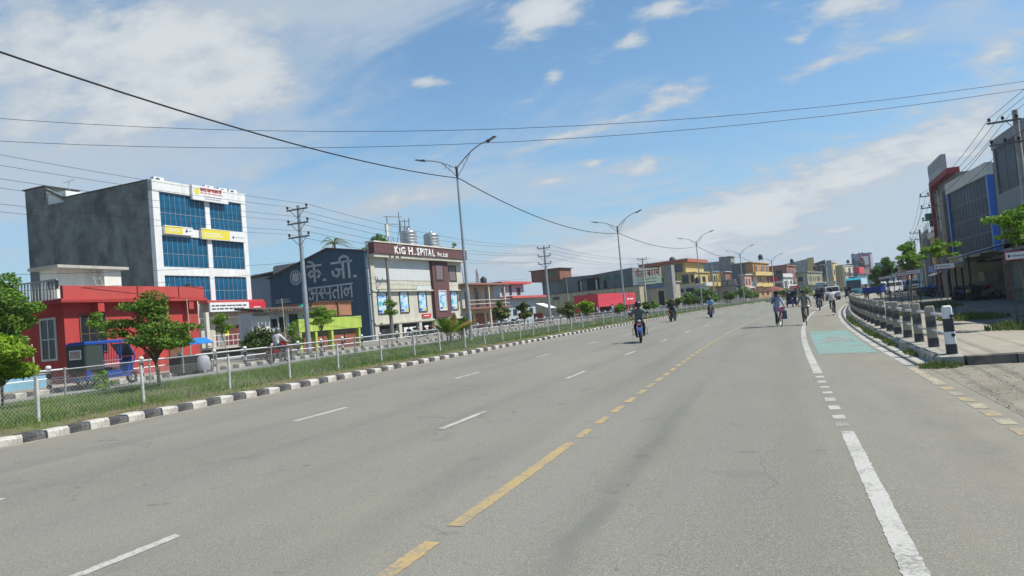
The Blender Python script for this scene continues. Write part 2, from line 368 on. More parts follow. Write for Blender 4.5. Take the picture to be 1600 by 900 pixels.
strip('yard_ground', [(-29.2, .548), (-60, .5), (-500, .3)], dirt_mat)
strip('pavement', [(3.45, .12), (5.0, .13), (6.3, .11)], paving, 17.5)
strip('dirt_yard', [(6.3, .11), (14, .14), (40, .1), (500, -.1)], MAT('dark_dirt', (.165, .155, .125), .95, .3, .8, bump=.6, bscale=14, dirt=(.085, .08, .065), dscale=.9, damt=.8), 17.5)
# driveway in front of the pavement step
b = MB(); b.add([(2.754, -30, -.072), (60, -30, -.06), (60, 17.5, -.04), (2.754, 17.5, -.066)], [(0, 1, 2, 3)]); b.build('driveway', MAT('driveway_concrete', (.235, .212, .165), .92, .2, 1.1, bump=.4, bscale=40, dirt=(.15, .135, .10), dscale=1.3, damt=.7), None, 'structure')
# broken front edge of the pavement
b = MB()
xs = [3.5 + i * .45 for i in range(125)]
for i in range(len(xs) - 1):
    a, c = .03 * math.sin(i * 1.7) + RN.uniform(-.03, .03), RN.uniform(-.015, .01)
    b.box(xs[i], xs[i + 1] - .012, 17.28 + a, 17.52, -.2, .118 + c)
b.build('pavement_edge', MAT('rough_kerb_concrete', (.15, .14, .12), .95, .3, 5, bump=.6, dirt=(.06, .06, .05), dscale=2, damt=.8), None, 'structure')

# ------------------------------------------------------------------ painted markings (sheets 4 mm above the road)
def mark(name, t0, t1, y0, y1, mat, skew=0.0):
    near = y0 < 20 and mat is not mark_green
    n = max(2, int((min(y1, 40) - y0) / .045)) if near else max(1, int((y1 - y0) / 2.5)); m = MB(); vs = []
    for i in range(n + 1):
        y = y0 + (y1 - y0) * i / n; j, k = (RN.gauss(0, .004), RN.gauss(0, .004)) if near else (0, 0); e, g = (RN.uniform(-.02, .02), RN.uniform(-.02, .02)) if near and i in (0, n) else (0, 0)
        vs += [(t0 + j + dx(y), y + skew + e, rz(t0) + .004), (t1 + k + dx(y), y - skew + g, rz(t1) + .004)]
    m.add(vs, [(2 * i, 2 * i + 1, 2 * i + 3, 2 * i + 2) for i in range(n)])
    return m.build(name, mat, road)
y = 3.07
while y < 150:
    mark('lane_dash', -5.16, -5.05, y, y + 1.78, mark_white); y += 6.98
y = 4.0
while y < 150:
    mark('lane_dash', -8.55, -8.43, y, y + 1.65, mark_white); y += 6.9
for a, c in ((2.2, 5.06), (5.47, 9.0)): mark('yellow_dash', -2.80, -2.66, a, c, mark_yellow)
y = 9.37
while y < 34:
    mark('yellow_dash', -2.79, -2.67, y, y + .66, mark_yellow); y += 1.1
mark('yellow_line', -2.78, -2.68, 34.5, 130, mark_pale)
mark('bike_line', .535, .69, 1.5, 9.85, mark_white)
for a, c in ((10.2, 10.5), (10.76, 11.09), (11.6, 12.0), (12.5, 12.9), (13.4, 13.66), (14.2, 14.4), (14.97, 15.3), (15.85, 16.15)):
    mark('bike_dash', .515, .675, a, c, mark_faded if a < 10.7 else mark_white)
mark('bike_line', .5, .68, 16.7, 150, mark_white)
y = 3.0; i = 0
while y < 14.3:
    mark('edge_dash', 2.36, 2.55, y, y + .46, mark_pale if i % 2 else mark_amber, .0); y += .66; i += 1
mark('edge_line', 2.38, 2.55, 14.4, 17.6, mark_pale)
mark('edge_line', 2.42, 2.58, 17.6, 150, mark_white)
mark('kerb_line', -12.52, -12.40, -2, 120, mark_pale)
mark('green_patch', .84, 2.30, 21.6, 33.5, mark_green)
# the bicycle painted in the green patch
b = MB()
def pring(cx, cy, r, w):
    k = 14; vs = []
    for i in range(k):
        a = 2 * PI * i / k
        for q in (r - w, r): vs.append((cx + q * math.cos(a) * .5 + dx(cy), cy + q * math.sin(a) * 2.0, rz(cx) + .009))
    b.add(vs, [(2 * i, 2 * i + 1, (2 * i + 3) % (2 * k), (2 * i + 2) % (2 * k)) for i in range(k)])
def pbar(p, q, w=.07):
    p, q = Vector(p), Vector(q); d = (q - p).normalized(); nn = Vector((-d.y, d.x)) * w
    b.add([(v.x + dx(v.y), v.y, rz(v.x) + .009) for v in (p + nn, p - nn, q - nn, q + nn)], [(0, 1, 2, 3)])
pring(1.25, 27.0, .42, .12); pring(1.95, 27.0, .42, .12)
for p, q in (((1.25, 27), (1.5, 28.2)), ((1.5, 28.2), (1.86, 28.3)), ((1.86, 28.3), (1.95, 27)), ((1.5, 28.2), (1.6, 27)), ((1.25, 27), (1.6, 27)), ((1.6, 27), (1.86, 28.3)), ((1.86, 28.3), (1.8, 29.1)), ((1.7, 29.1), (1.95, 29.2)), ((1.42, 28.7), (1.58, 28.7))): pbar(p, q)
b.build('bicycle_symbol', mark_faded, road)

# ------------------------------------------------------------------ kerbs: one stone after another
def stone_mesh(L, w, h, seed, mat):
    r = random.Random(seed); m = MB(); c = .025
    pr = [(0, 0), (w, 0), (w, h), (c + .02, h), (0, h - c - .02)]
    vs = []
    for k, yy in enumerate((0, L)):
        for (a, z) in pr: vs.append((a + r.uniform(-.012, .012), yy + r.uniform(-.006, .006), z + r.uniform(-.012, .012)))
    n = len(pr)
    m.add(vs, [tuple(range(n)), tuple(range(n, 2 * n))[::-1]] + [(i, i + n, (i + 1) % n + n, (i + 1) % n) for i in range(n)])
    return m.mesh('kerb_stone', mat)
def kerb(name, tface, zb, h, w, L, y0, n, side, mats, seed):
    root = bpy.data.objects.new(name, None); COL.objects.link(root); root['kind'] = 'structure'
    ms = [[stone_mesh(L - .02, w, h, seed + i, m) for i in range(5)] for m in mats]
    for i in range(n):
        yy = y0 + i * L; a = head(yy)
        o = OBJ('kerb_stone', ms[i % 2][RN.randrange(5)], root)
        o.location = (tface + dx(yy) + RN.uniform(-.012, .012), yy, zb + RN.uniform(-.012, .012)); o.rotation_euler = (RN.uniform(-.012, .012), 0, -a + RN.uniform(-.015, .015))
        o.scale = (side, 1, 1)
    return root
kerb('median_kerb', KT, KZ - .12, .27, .28, .43, 3.2, 298, -1, (kerb_white, kerb_black), 1)
kerb('footpath_kerb', -26.35, .30, .235, .28, .44, 12, 170, -1, (kerb_white, kerb_black), 31)
rough_stone = MAT('rough_kerb_stone', (.36, .34, .29), .95, .25, 4, bump=.7, dirt=(.13, .13, .10), dscale=2.2, damt=.7)
kerb('pavement_kerb', 3.0, -.12, .25, .46, .62, 17.35, 100, 1, (rough_stone, rough_stone), 61)

# ------------------------------------------------------------------ grass and weeds
def blades(name, pts, hs, ws, mat, kind='stuff', lean=.5):
    n = len(pts); ang = NR.uniform(0, 2 * PI, n); la = NR.uniform(0, 2 * PI, n); le = NR.uniform(.1, lean, n) * hs
    P0 = np.array(pts); dxy = np.stack([np.cos(ang), np.sin(ang), 0 * ang], 1) * ws[:, None] * .5
    mid = P0 + np.stack([np.cos(la) * le * .35, np.sin(la) * le * .35, hs * .6], 1); tip = P0 + np.stack([np.cos(la) * le, np.sin(la) * le, hs], 1)
    V = np.stack([P0 - dxy, P0 + dxy, mid + dxy * .75, mid - dxy * .75, tip], 1).reshape(-1, 3)
    i = np.arange(n) * 5
    me = bpy.data.meshes.new(name)
    fs = [(a, a + 1, a + 2, a + 3) for a in i.tolist()] + [(a + 3, a + 2, a + 4) for a in i.tolist()]
    me.from_pydata(V.tolist(), [], fs); me.materials.append(mat)
    return OBJ(name, me, None, kind)
def med_z(t):
    return np.interp(-t, [12.88, 13.5, 15, 17, 19, 20.35], [KZ + .11, KZ + .18, .55, .62, .56, .44])
def foliage_mat(name, a, b_, scale=1.2, trl=.25):
    m = bpy.data.materials.new(name); m.use_nodes = True; t = m.node_tree; bs = t.nodes['Principled BSDF']; L = t.links.new
    g = t.nodes.new('ShaderNodeNewGeometry'); c = t.nodes.new('ShaderNodeTexCoord')
    n = t.nodes.new('ShaderNodeTexNoise'); n.inputs['Scale'].default_value = scale; n.inputs['Detail'].default_value = 3; L(c.outputs['Object'], n.inputs['Vector'])
    ad = t.nodes.new('ShaderNodeMath'); ad.operation = 'MULTIPLY_ADD'; L(g.outputs['Random Per Island'], ad.inputs[0]); ad.inputs[1].default_value = .6
    s = t.nodes.new('ShaderNodeMath'); s.operation = 'SUBTRACT'; L(n.outputs['Fac'], s.inputs[0]); s.inputs[1].default_value = .3; L(s.outputs[0], ad.inputs[2])
    x = t.nodes.new('ShaderNodeMixRGB'); L(ad.outputs[0], x.inputs[0]); x.use_clamp = True; x.inputs[1].default_value = a + (1,); x.inputs[2].default_value = b_ + (1,)
    L(x.outputs[0], bs.inputs['Base Color']); bs.inputs['Roughness'].default_value = .6; bs.inputs['Specular IOR Level'].default_value = .25
    tr = t.nodes.new('ShaderNodeBsdfTranslucent'); L(x.outputs[0], tr.inputs[0]); mxs = t.nodes.new('ShaderNodeMixShader'); mxs.inputs[0].default_value = trl
    L(bs.outputs[0], mxs.inputs[1]); L(tr.outputs[0], mxs.inputs[2]); L(mxs.outputs[0], t.nodes['Material Output'].inputs[0]); return m
grass_mat = foliage_mat('grass_blades', (.08, .16, .022), (.20, .31, .05), .8, .35)
dry_mat = foliage_mat('weed_leaves', (.07, .12, .025), (.17, .21, .06), 1.5)
pts = []; hs = []; ws = []
for (ya, yb, dens, hh, ww) in ((4, 14, 420, .125, .013), (14, 26, 300, .13, .018), (26, 48, 150, .14, .028), (48, 80, 70, .15, .045), (80, 150, 24, .17, .08), (150, 260, 6, .2, .15)):
    n = int((yb - ya) * 7.2 * dens)
    tt = NR.uniform(-20.1, -12.95, n); yy = NR.uniform(ya, yb, n)
    clump = np.sin(tt * 2.1 + yy * 1.3) * np.sin(yy * .9 - tt * 1.7) + np.sin(tt * .9 - yy * .45)
    keep = (NR.uniform(0, 1, n) < np.clip((-12.9 - tt) / .95, .10, 1)) & (NR.uniform(-2.2, 1.5, n) < clump + .9)
    tt, yy, clump = tt[keep], yy[keep], clump[keep]
    X = tt + np.array([dx(v) for v in yy])
    pts += np.stack([X, yy, med_z(tt) - .01], 1).tolist(); hs += (hh * NR.uniform(.45, 1.15, len(tt)) * (1 + .22 * clump) * np.clip((-12.7 - tt) / 1.2, .35, 1)).tolist(); ws += (ww * NR.uniform(.7, 1.3, len(tt))).tolist()
blades('grass', pts, np.array(hs), np.array(ws), grass_mat)
# weeds along the pavement kerb and round the saplings
pts = []; hs = []; ws = []
def weeds(t, y, rt, ry, n, h, z=.11, w=.03):
    for _ in range(n):
        a, r = RN.uniform(0, 2 * PI), math.sqrt(RN.random()); q = t + rt * r * math.cos(a); v = y + ry * r * math.sin(a)
        pts.append((q + dx(v), v, z)); hs.append(h * RN.uniform(.4, 1.1) * (1.15 - .6 * r)); ws.append(w * RN.uniform(.6, 1.3))
weeds(2.98, 17.2, .42, .42, 420, .16, -.06); weeds(3.25, 18.9, .3, .35, 80, .12, .0); weeds(2.95, 20.6, .14, .9, 160, .16, -.06); weeds(2.95, 24.5, .14, 1.5, 260, .2, -.06); weeds(2.95, 30, .16, 4, 500, .22, -.07, .04); weeds(2.95, 42, .2, 8, 500, .28, -.08, .06)
weeds(6.4, 25.0, .85, .8, 700, .34); weeds(6.7, 32.5, 1.3, 1.6, 600, .34, .11, .05); weeds(7.8, 48.5, 1.3, 2.5, 400, .4, .11, .07); weeds(5.2, 40, .5, 3, 300, .3, .11, .06)
blades('weeds', pts, np.array(hs), np.array(ws), dry_mat)
# loose stones on the driveway
b = MB()
for _ in range(420):
    yy = RN.uniform(9.5, 16.6); t = 2.75 + abs(RN.gauss(0, 1)) * (.5 + .12 * (yy - 9)); r = RN.uniform(.006, .018)
    if t > 6.5: continue
    c = Vector((t, yy, -.065 + r * .3)); vs = [c + Vector((r * RN.uniform(.7, 1.3) * x, r * RN.uniform(.7, 1.3) * y_, r * RN.uniform(.4, .8) * z)) for x, y_, z in ((1, 0, 0), (-1, 0, 0), (0, 1, 0), (0, -1, 0), (0, 0, 1), (0, 0, -1))]
    b.add(vs, [(0, 2, 4), (2, 1, 4), (1, 3, 4), (3, 0, 4), (2, 0, 5), (1, 2, 5), (3, 1, 5), (0, 3, 5)])
b.build('gravel', gravel_mat, None, 'stuff')
# ------------------------------------------------------------------ buildings' helpers come later; here the street furniture
def mesh_wires(path, z0, z1, step, r):
    """diagonal wires of a chain-link fence along a path of (t, y) given by y0..y1"""
    t, ya, yb = path; m = MB(); hgt = z1 - z0
    n = int((yb - ya) / step)
    for i in range(-int(hgt / step), n):
        for s in (1, -1):
            a = ya + i * step; p0, p1 = a, a + hgt
            if s < 0: p0, p1 = p1, p0
            za, zb = z0, z1
            # clip to the run
            def clip(pa, za, pb, zb):
                if pa < ya: za += (ya - pa) / (pb - pa) * (zb - za); pa = ya
                return pa, za
            if p0 < ya: p0, za = clip(p0, za, p1, zb)
            if p1 < ya: p1, zb = clip(p1, zb, p0, za)
            a3, b3 = Vector((t + dx(p0) + s * .003, p0, za)), Vector((t + dx(p1) + s * .003, p1, zb))
            if (b3 - a3).length < .05: continue
            m.tube([a3, b3], r, 3, caps=False, smooth=False)
    return m
wire_mat = MAT('fence_wire', (.40, .41, .40), .5, .1, 5, metal=.5)
post_white = MAT('whitewashed_post', (.50, .50, .48), .85, .2, 14, bump=.6, dirt=(.25, .24, .21), dscale=9, damt=.7)
post_grey = MAT('grey_steel_post', (.30, .31, .31), .6, .15, 8, metal=.3)

# fence by the main carriageway: white posts and wire netting
F1Y = [7.4, 10.0, 12.5, 15.25, 17.75, 20.25, 23.0, 25.5, 27.75, 30.25, 32.5, 34.75, 37.25, 39.25, 41.75, 43.75, 46.25] + [48.7 + 2.45 * i for i in range(44)]
f1 = THING('wire_fence', 'chain link fence on short white posts along the grass verge beside the main road', 'fence', (-13.9, 7.4, .4))
pm = MB(); pm.tube([(0, 0, -.04), (0, 0, .5), (0, 0, .94)], [.037, .035, .03], 7); pmesh = pm.mesh('post', post_white)
for y in F1Y:
    o = OBJ('post', pmesh, f1); o.location = (dx(y), y - 7.4, float(med_z(-13.9)) - .44 + RN.uniform(-.03, .02)); o.rotation_euler = (RN.uniform(-.03, .03), RN.uniform(-.03, .03), RN.uniform(-.2, .2))
m = mesh_wires((-13.9, 7.4, 62), .52, 1.30, .085, .0026); m2 = mesh_wires((-13.9, 62, 150), .52, 1.30, .17, .005); m.add(m2.v, m2.f)
for zz in (.53, .92, 1.29): m.tube([(-13.9 + dx(7.4 + i * 3), 7.4 + i * 3, zz) for i in range(48)], .003, 3, caps=False)
m.v = [(a + 13.9, b - 7.4, c - .4) for a, b, c in m.v]
m.build('chain_mesh', wire_mat, f1, 'stuff')

# fence by the service road: steel posts with a top pipe
f2 = THING('pipe_fence', 'chain link fence with grey steel posts and a top pipe along the service road', 'fence', (-19.8, 6, .4))
pm = MB(); pm.tube([(0, 0, -.05), (0, 0, .9)], .03, 6); pm.ball((0, 0, .91), .04, .04, .03, 6, 4); pmesh = pm.mesh('post', post_grey)
y = 6.0; F2Y = []
while y < 150: F2Y.append(y); y += 3.03
for y in F2Y:
    o = OBJ('post', pmesh, f2); o.location = (dx(y), y - 6, .08); o.rotation_euler = (RN.uniform(-.03, .03), RN.uniform(-.03, .03), 0)
m = MB(); m.tube([(dx(y), y - 6, .96) for y in F2Y], .024, 6); m.build('top_pipe', post_grey, f2)
m = mesh_wires((-19.8, 6, 62), .50, 1.34, .1, .0024); m2 = mesh_wires((-19.8, 62, 150), .50, 1.34, .2, .005); m.add(m2.v, m2.f)
m.v = [(a + 19.8, b - 6, c - .4) for a, b, c in m.v]; m.build('chain_mesh', wire_mat, f2, 'stuff')

# banded concrete posts with pipes
def bands_mat(name, light, dark, zs, wear):
    m = bpy.data.materials.new(name); m.use_nodes = True; t = m.node_tree; b = t.nodes['Principled BSDF']; L = t.links.new
    c = t.nodes.new('ShaderNodeTexCoord'); s = t.nodes.new('ShaderNodeSeparateXYZ'); L(c.outputs['Object'], s.inputs[0])
    n = t.nodes.new('ShaderNodeTexNoise'); n.inputs['Scale'].default_value = 14; n.inputs['Detail'].default_value = 5; L(c.outputs['Object'], n.inputs['Vector'])
    a = t.nodes.new('ShaderNodeMath'); a.operation = 'MULTIPLY_ADD'; L(n.outputs['Fac'], a.inputs[0]); a.inputs[1].default_value = .03; L(s.outputs[2], a.inputs[2])
    r = t.nodes.new('ShaderNodeValToRGB'); r.color_ramp.interpolation = 'CONSTANT'
    e = r.color_ramp.elements; e[0].position = 0; e[0].color = dark + (1,); e[1].position = zs[0]; e[1].color = light + (1,)
    k = 0
    for z in zs[1:]:
        q = e.new(z); q.color = (dark if k % 2 == 0 else light) + (1,); k += 1
    L(a.outputs[0], r.inputs[0])
    n2 = t.nodes.new('ShaderNodeTexNoise'); n2.inputs['Scale'].default_value = 7; n2.inputs['Detail'].default_value = 7; n2.inputs['Roughness'].default_value = .7; L(c.outputs['Object'], n2.inputs['Vector'])
    mr = t.nodes.new('ShaderNodeMapRange'); mr.inputs[1].default_value = .5; mr.inputs[2].default_value = .75; mr.inputs[4].default_value = wear; L(n2.outputs['Fac'], mr.inputs[0])
    x = t.nodes.new('ShaderNodeMixRGB'); L(mr.outputs[0], x.inputs[0]); L(r.outputs[0], x.inputs[1]); x.inputs[2].default_value = (.27, .25, .20, 1)
    L(x.outputs[0], b.inputs['Base Color']); b.inputs['Roughness'].default_value = .8
    bp = t.nodes.new('ShaderNodeBump'); bp.inputs['Strength'].default_value = .4; bp.inputs['Distance'].default_value = .01; L(n2.outputs['Fac'], bp.inputs['Height']); L(bp.outputs[0], b.inputs['Normal'])
    return m
bollard_new = bands_mat('fresh_banded_paint', (.72, .71, .69), (.035, .038, .045), (.245, .51, .80), .15)
bollard_old = bands_mat('old_banded_paint', (.29, .265, .205), (.045, .047, .05), (.255, .51, .78), .85)
post_band = bands_mat('banded_post_paint', (.58, .58, .55), (.04, .042, .048), (.2, .42, .64), .5)
rail_mat = MAT('rail_paint', (.50, .53, .53), .5, .12, 6, metal=.2, dirt=(.22, .17, .12), dscale=5, damt=.5)
def bollard_mesh(w, h, mat):
    m = MB(); M = []
    for (sc_, z) in ((1.0, -.15), (.97, .3), (.9, h - .07), (.84, h - .025), (.68, h)):
        k = w * .5 * sc_; c = k * .78
        M.append([(-k, -c, z), (-c, -k, z), (c, -k, z), (k, -c, z), (k, c, z), (c, k, z), (-c, k, z), (-k, c, z)])
    vs = [v for r in M for v in r]; n = 8
    m.add(vs, [(i * n + j, i * n + (j + 1) % n, (i + 1) * n + (j + 1) % n, (i + 1) * n + j) for i in range(4) for j in range(n)] + [tuple(range(4 * n, 5 * n))])
    return m.mesh('banded_post', mat)
BY = [17.95 + 1.95 * i for i in range(32)]
br = THING('bollard_railing', 'row of black and white banded concrete posts joined by two pipes along the right pavement', 'railing', (3.36, 17.95, .12))
bn, bo = bollard_mesh(.20, 1.06, bollard_new), [bollard_mesh(.215, 1.06, bollard_old), bollard_mesh(.225, 1.02, bollard_old)]
for i, y in enumerate(BY):
    o = OBJ('banded_post', bn if i == 0 else bo[i % 2], br); o.location = (dx(y), y - 17.95, 0 if i else .0)
    o.rotation_euler = (RN.uniform(-.03, .03), RN.uniform(-.045, .045) if i else -.02, -head(y) + RN.uniform(-.05, .05))
    if i == 0: o['label'] = 'freshly painted end post with two open pipe ends'
for zz in (.83, .42):
    for i in range(len(BY) - 1):
        m = MB(); j = RN.uniform(-.015, .015); m.tube([(dx(BY[i]), BY[i] - 17.95 - (.10 if i == 0 else 0), zz), (dx(BY[i + 1]), BY[i + 1] - 17.95, zz + j)], .031, 8); o = m.build('pipe', rail_mat, br)
    m = MB(); m.tube([(.04, -.125, zz), (.04, -.095, zz)], .04, 10); m.build('pipe_socket', dark_metal, br)

# guard railing on the far side of the service road
gr = THING('guard_railing', 'white pipe railing on banded posts along the footpath in front of the shops', 'railing', (-26.75, 9, .5))
gm = MB(); gm.lathe([(.085, -.1), (.085, .78), (.105, .79), (.105, .84), (.09, .9), (.05, .92)], 8); gmesh = gm.mesh('banded_post', post_band)
GY = [9 + 2.15 * i for i in range(52)]
for y in GY:
    o = OBJ('banded_post', gmesh, gr); o.location = (dx(y), y - 9, 0)
for zz in (.42, .74):
    for i in range(len(GY) - 1):
        if 6 < i < 7: continue
        m = MB(); m.tube([(dx(GY[i]), GY[i] - 9, zz), (dx(GY[i + 1]), GY[i + 1] - 9, zz)], .026, 6); m.build('pipe', white_paint, gr)

# street lamps: tapered pole, two arms of different rise, flat lanterns
lamp_lens = MAT('lamp_lens', (.5, .5, .48), .3, .1, 5)
def make_lamp(H, label):
    r = THING('street_lamp', label, 'street lamp', group='double armed street lamps in the median')
    m = MB(); m.tube([(0, 0, -.3), (0, 0, 1.2), (0, 0, H)], [.105, .10, .055], 10); m.build('pole', pole_steel, r)
    m = MB(); m.lathe([(.19, -.1), (.19, .03), (.12, .05), (.12, .12)], 8); m.build('base_plate', pole_steel, r)
    m = MB(); m.lathe([(.07, H - .55), (.075, H - .5), (.075, H + .06), (.04, H + .1)], 8); m.build('collar', dark_metal, r)
    for s, rise, L in ((1, 1.25, 2.1), (-1, .78, 2.1)):
        m = MB(); pts = [(s * L * u, 0, H - .05 + rise * (1 - (1 - u) ** 1.7)) for u in [i / 8 for i in range(9)]]
        m.tube(pts, .034, 6)
        m.tube([(0, 0, H - .55), (s * L * .18, 0, H - .1), (s * L * .45, 0, H - .05 + rise * (1 - .55 ** 1.7) - .02)], .02, 5)
        for u in (.2, .32): m.tube([(s * L * u, 0, H - .05 + rise * (1 - (1 - u) ** 1.7)), (s * L * (u + .04), 0, H - .38 + rise * u * 1.5)], .014, 4)
        a = m.build('arm', pole_steel, r)
        tilt = math.atan2(rise * .35, 1.0) * s
        M = T3(s * (L + .22), 0, H - .05 + rise + .07) @ Matrix.Rotation(-tilt, 4, 'Y')
        m = MB(); m.obox(M, .62, .26, .07, taper=.8); m.obox(M @ T3(-s * .22, 0, .045), .2, .2, .05); m.build('lantern', dark_metal, a)
        m = MB(); m.obox(M @ T3(s * .06, 0, -.04), .34, .18, .016); m.build('lens', lamp_lens, a)
    return r
LAMPS = []
lamp_labels = ['nearest tall double armed street lamp beside the palm clumps', 'double armed street lamp standing before the bright red shop', 'double armed street lamp in front of the yellow balcony house',
               'double armed street lamp before the dark grey wall with the orange house', 'double armed street lamp before the brown brick house', 'far double armed street lamp before the grey green block', 'farthest small double armed street lamp near the white jeep']
for i, (y, H) in enumerate(((37.5, 9.95), (70.3, 9.05), (105, 9.4), (136, 8.8), (166.5, 8.3), (205, 8.2), (245, 8.2))):
    l = make_lamp(H, lamp_labels[i]); l.location = P(-17, y, .6); l.rotation_euler = (RN.uniform(-.004, .004), .0, -head(y)); LAMPS.append((Vector(l.location), H, head(y)))
LAMP0 = (Vector((-17, 4.0, .6)), 9.6, 0)

# overhead cable from lamp to lamp
m = MB()
def sagline(mb, a, b, sag, r, n=18, k=4):
    a, b = Vector(a), Vector(b)
    mb.tube([a.lerp(b, i / n) + Vector((0, 0, -4 * sag * (i / n) * (1 - i / n))) for i in range(n + 1)], r, k, caps=False)
def wire(label, a, b, sag, r, cat='cable', group=None, name='overhead_cable'):
    m = MB(); sagline(m, a, b, sag, r); return TAG(m.build(name, cable_mat), label, cat, group)
lt = [LAMP0] + LAMPS
cl_lab = ['thick black cable coming down from the left edge of the sky to the nearest lamp', 'sagging black cable from the nearest lamp to the lamp before the red shop', 'sagging black cable from the lamp before the red shop to the next lamp', 'short black cable running on to the lamp before the dark grey wall', 'thin far cable between lamps before the brick house']
for i in range(5):
    a, b_ = lt[i], lt[i + 1]
    wire(cl_lab[i], a[0] + Vector((.08, 0, a[1] - .62)), b_[0] + Vector((.08, 0, b_[1] - .62)), (.75, .95, .8, .7, .6)[i], .028 if i < 3 else .03)
m = MB()

# two service wires crossing the road high up
def sky_pt(px, py, dist):
    d = (_R * ((px - 800) / 1120) - _U * ((py - 450) / 1120) + _f); return Vector((0, 0, CAM_H)) + d * dist
wire('upper thin wire slung across the whole sky above the road', (-29.7, 18.8, 11.6), (11.4, 34.1, 9.35), 1.35, .011)
wire('lower thin wire slung across the whole sky above the road', (-29.7, 18.8, 10.65), (11.4, 34.1, 9.05), 1.25, .011)

# utility poles: concrete or steel shaft, cross arms with pin insulators
insul = MAT('brown_insulator', (.05, .025, .02), .3, .2, 5)
arm_mat = MAT('cross_arm_steel', (.20, .19, .18), .6, .2, 6, metal=.3, dirt=(.15, .08, .05), dscale=4, damt=.5)
conc_pole = MAT('concrete_pole', (.36, .35, .32), .9, .15, 5, bump=.3, dirt=(.24, .22, .19), dscale=2, damt=.5)
def make_pole(H, label, arms, mat, r0=.16, r1=.10, half=.75, one_side=False, pins=2):
    r = THING('utility_pole', label, 'utility pole')
    m = MB(); m.tube([(0, 0, -.4), (0, 0, H * .45), (0, 0, H * .46), (0, 0, H)], [r0, r0 * .92, r0 * .86, r1], 10); m.build('shaft', mat, r)
    for z in arms:
        m = MB(); x0, x1 = (-half * 2, .2) if one_side else (-half, half)
        m.box(x0, x1, -r1 - .07, -r1 - .003, z - .045, z + .045)
        for s in ((-1,) if one_side else (-1, 1)): m.tube([(s * half * .72, -r1 - .03, z - .02), (0, -r1 - .01, z - .55)], .02, 4)
        a = m.build('cross_arm', arm_mat, r)
        xs = [x0 + .1 + (x1 - x0 - .3) * i / (pins - 1) for i in range(pins)] if one_side else [-half + .06, half - .06]
        for x in xs:
            q = MB(); q.tube([(x, -r1 - .035, z + .04), (x, -r1 - .035, z + .12)], .016, 5); q.lathe([(.05, .1), (.085, .14), (.06, .18), (.075, .22), (.04, .27)], 8, T3(x, -r1 - .035, z)); q.build('insulator', insul, a)
    return r
POLES = []
pl = ['nearest grey steel utility pole with three cross arms before the dark blue gable', 'grey utility pole with three cross arms left of the brown rooftop hut', 'white utility pole before the Devanagari billboard', 'slim utility pole in front of the dark ruined wall']
for i, (y, H, arms) in enumerate(((36.5, 9.15, (8.9, 8.05, 7.2)), (76.3, 8.75, (8.5, 7.6, 6.75)), (113, 8.6, (8.35, 7.5)), (157.2, 8.6, (8.3, 7.5)))):
    o = make_pole(H, pl[i], arms, pole_steel if i != 2 else conc_pole, half=.78); o.location = P(-27.3, y, .5); o.rotation_euler = (0, 0, -head(y)); POLES.append((Vector(o.location), arms, head(y)))
P0 = (Vector((-27.3, -12, .9)), (9.6, 8.6, 7.5), 0)
seq = [P0] + POLES + [(Vector(P(-27.3, 200, .5)), (8.3, 7.5), head(200))]
for i in range(len(seq) - 1):
    (pa, aa, ha), (pb, ab, hb) = seq[i], seq[i + 1]
    for k in range(min(len(aa), len(ab))):
        for s in (-1, 1):
            w = ['left', 'right'][s > 0]
            wire('%s conductor on the %s cross arms %s' % (w, ['top', 'middle', 'lowest'][k], ['from the left edge to the nearest pole', 'right of the nearest steel pole', 'left of the billboard pole', 'right of the billboard pole', 'beyond the ruined wall pole'][i]),
                 pa + Vector((s * .72, -.15, aa[k] + .25)), pb + Vector((s * .72, -.15, ab[k] + .25)), (.75, .8, .6, .6, .5)[i], .009 + .002 * i, 'wire', 'power lines along the shops', 'power_line')
for j, (a, b_, lab) in enumerate((((-31.2, 4, 5.2), (-27.4, 36.4, 6.2), 'low bundle wire passing in front of the red house to the steel pole'), ((-31.0, 4, 4.3), (-27.4, 36.4, 5.7), 'lowest bundle wire passing in front of the red house to the steel pole'), ((-27.2, 36.6, 5.9), (-35.3, 58.9, 6.6), 'drop wire from the steel pole to the hospital corner pole'), ((-27.2, 36.6, 5.5), (-26.4, 76.2, 5.8), 'low wire sagging in front of the hospital windows'), ((-27.2, 36.6, 5.2), (-26.4, 76.2, 5.4), 'lower twin wire sagging in front of the hospital windows'), ((-27.2, 36.6, 4.7), (-35.2, 59.2, 4.8), 'slack drop wire to the foot of the hospital corner'))):
    wire(lab, a, b_, .45, .011, 'wire', None, 'drop_wire')
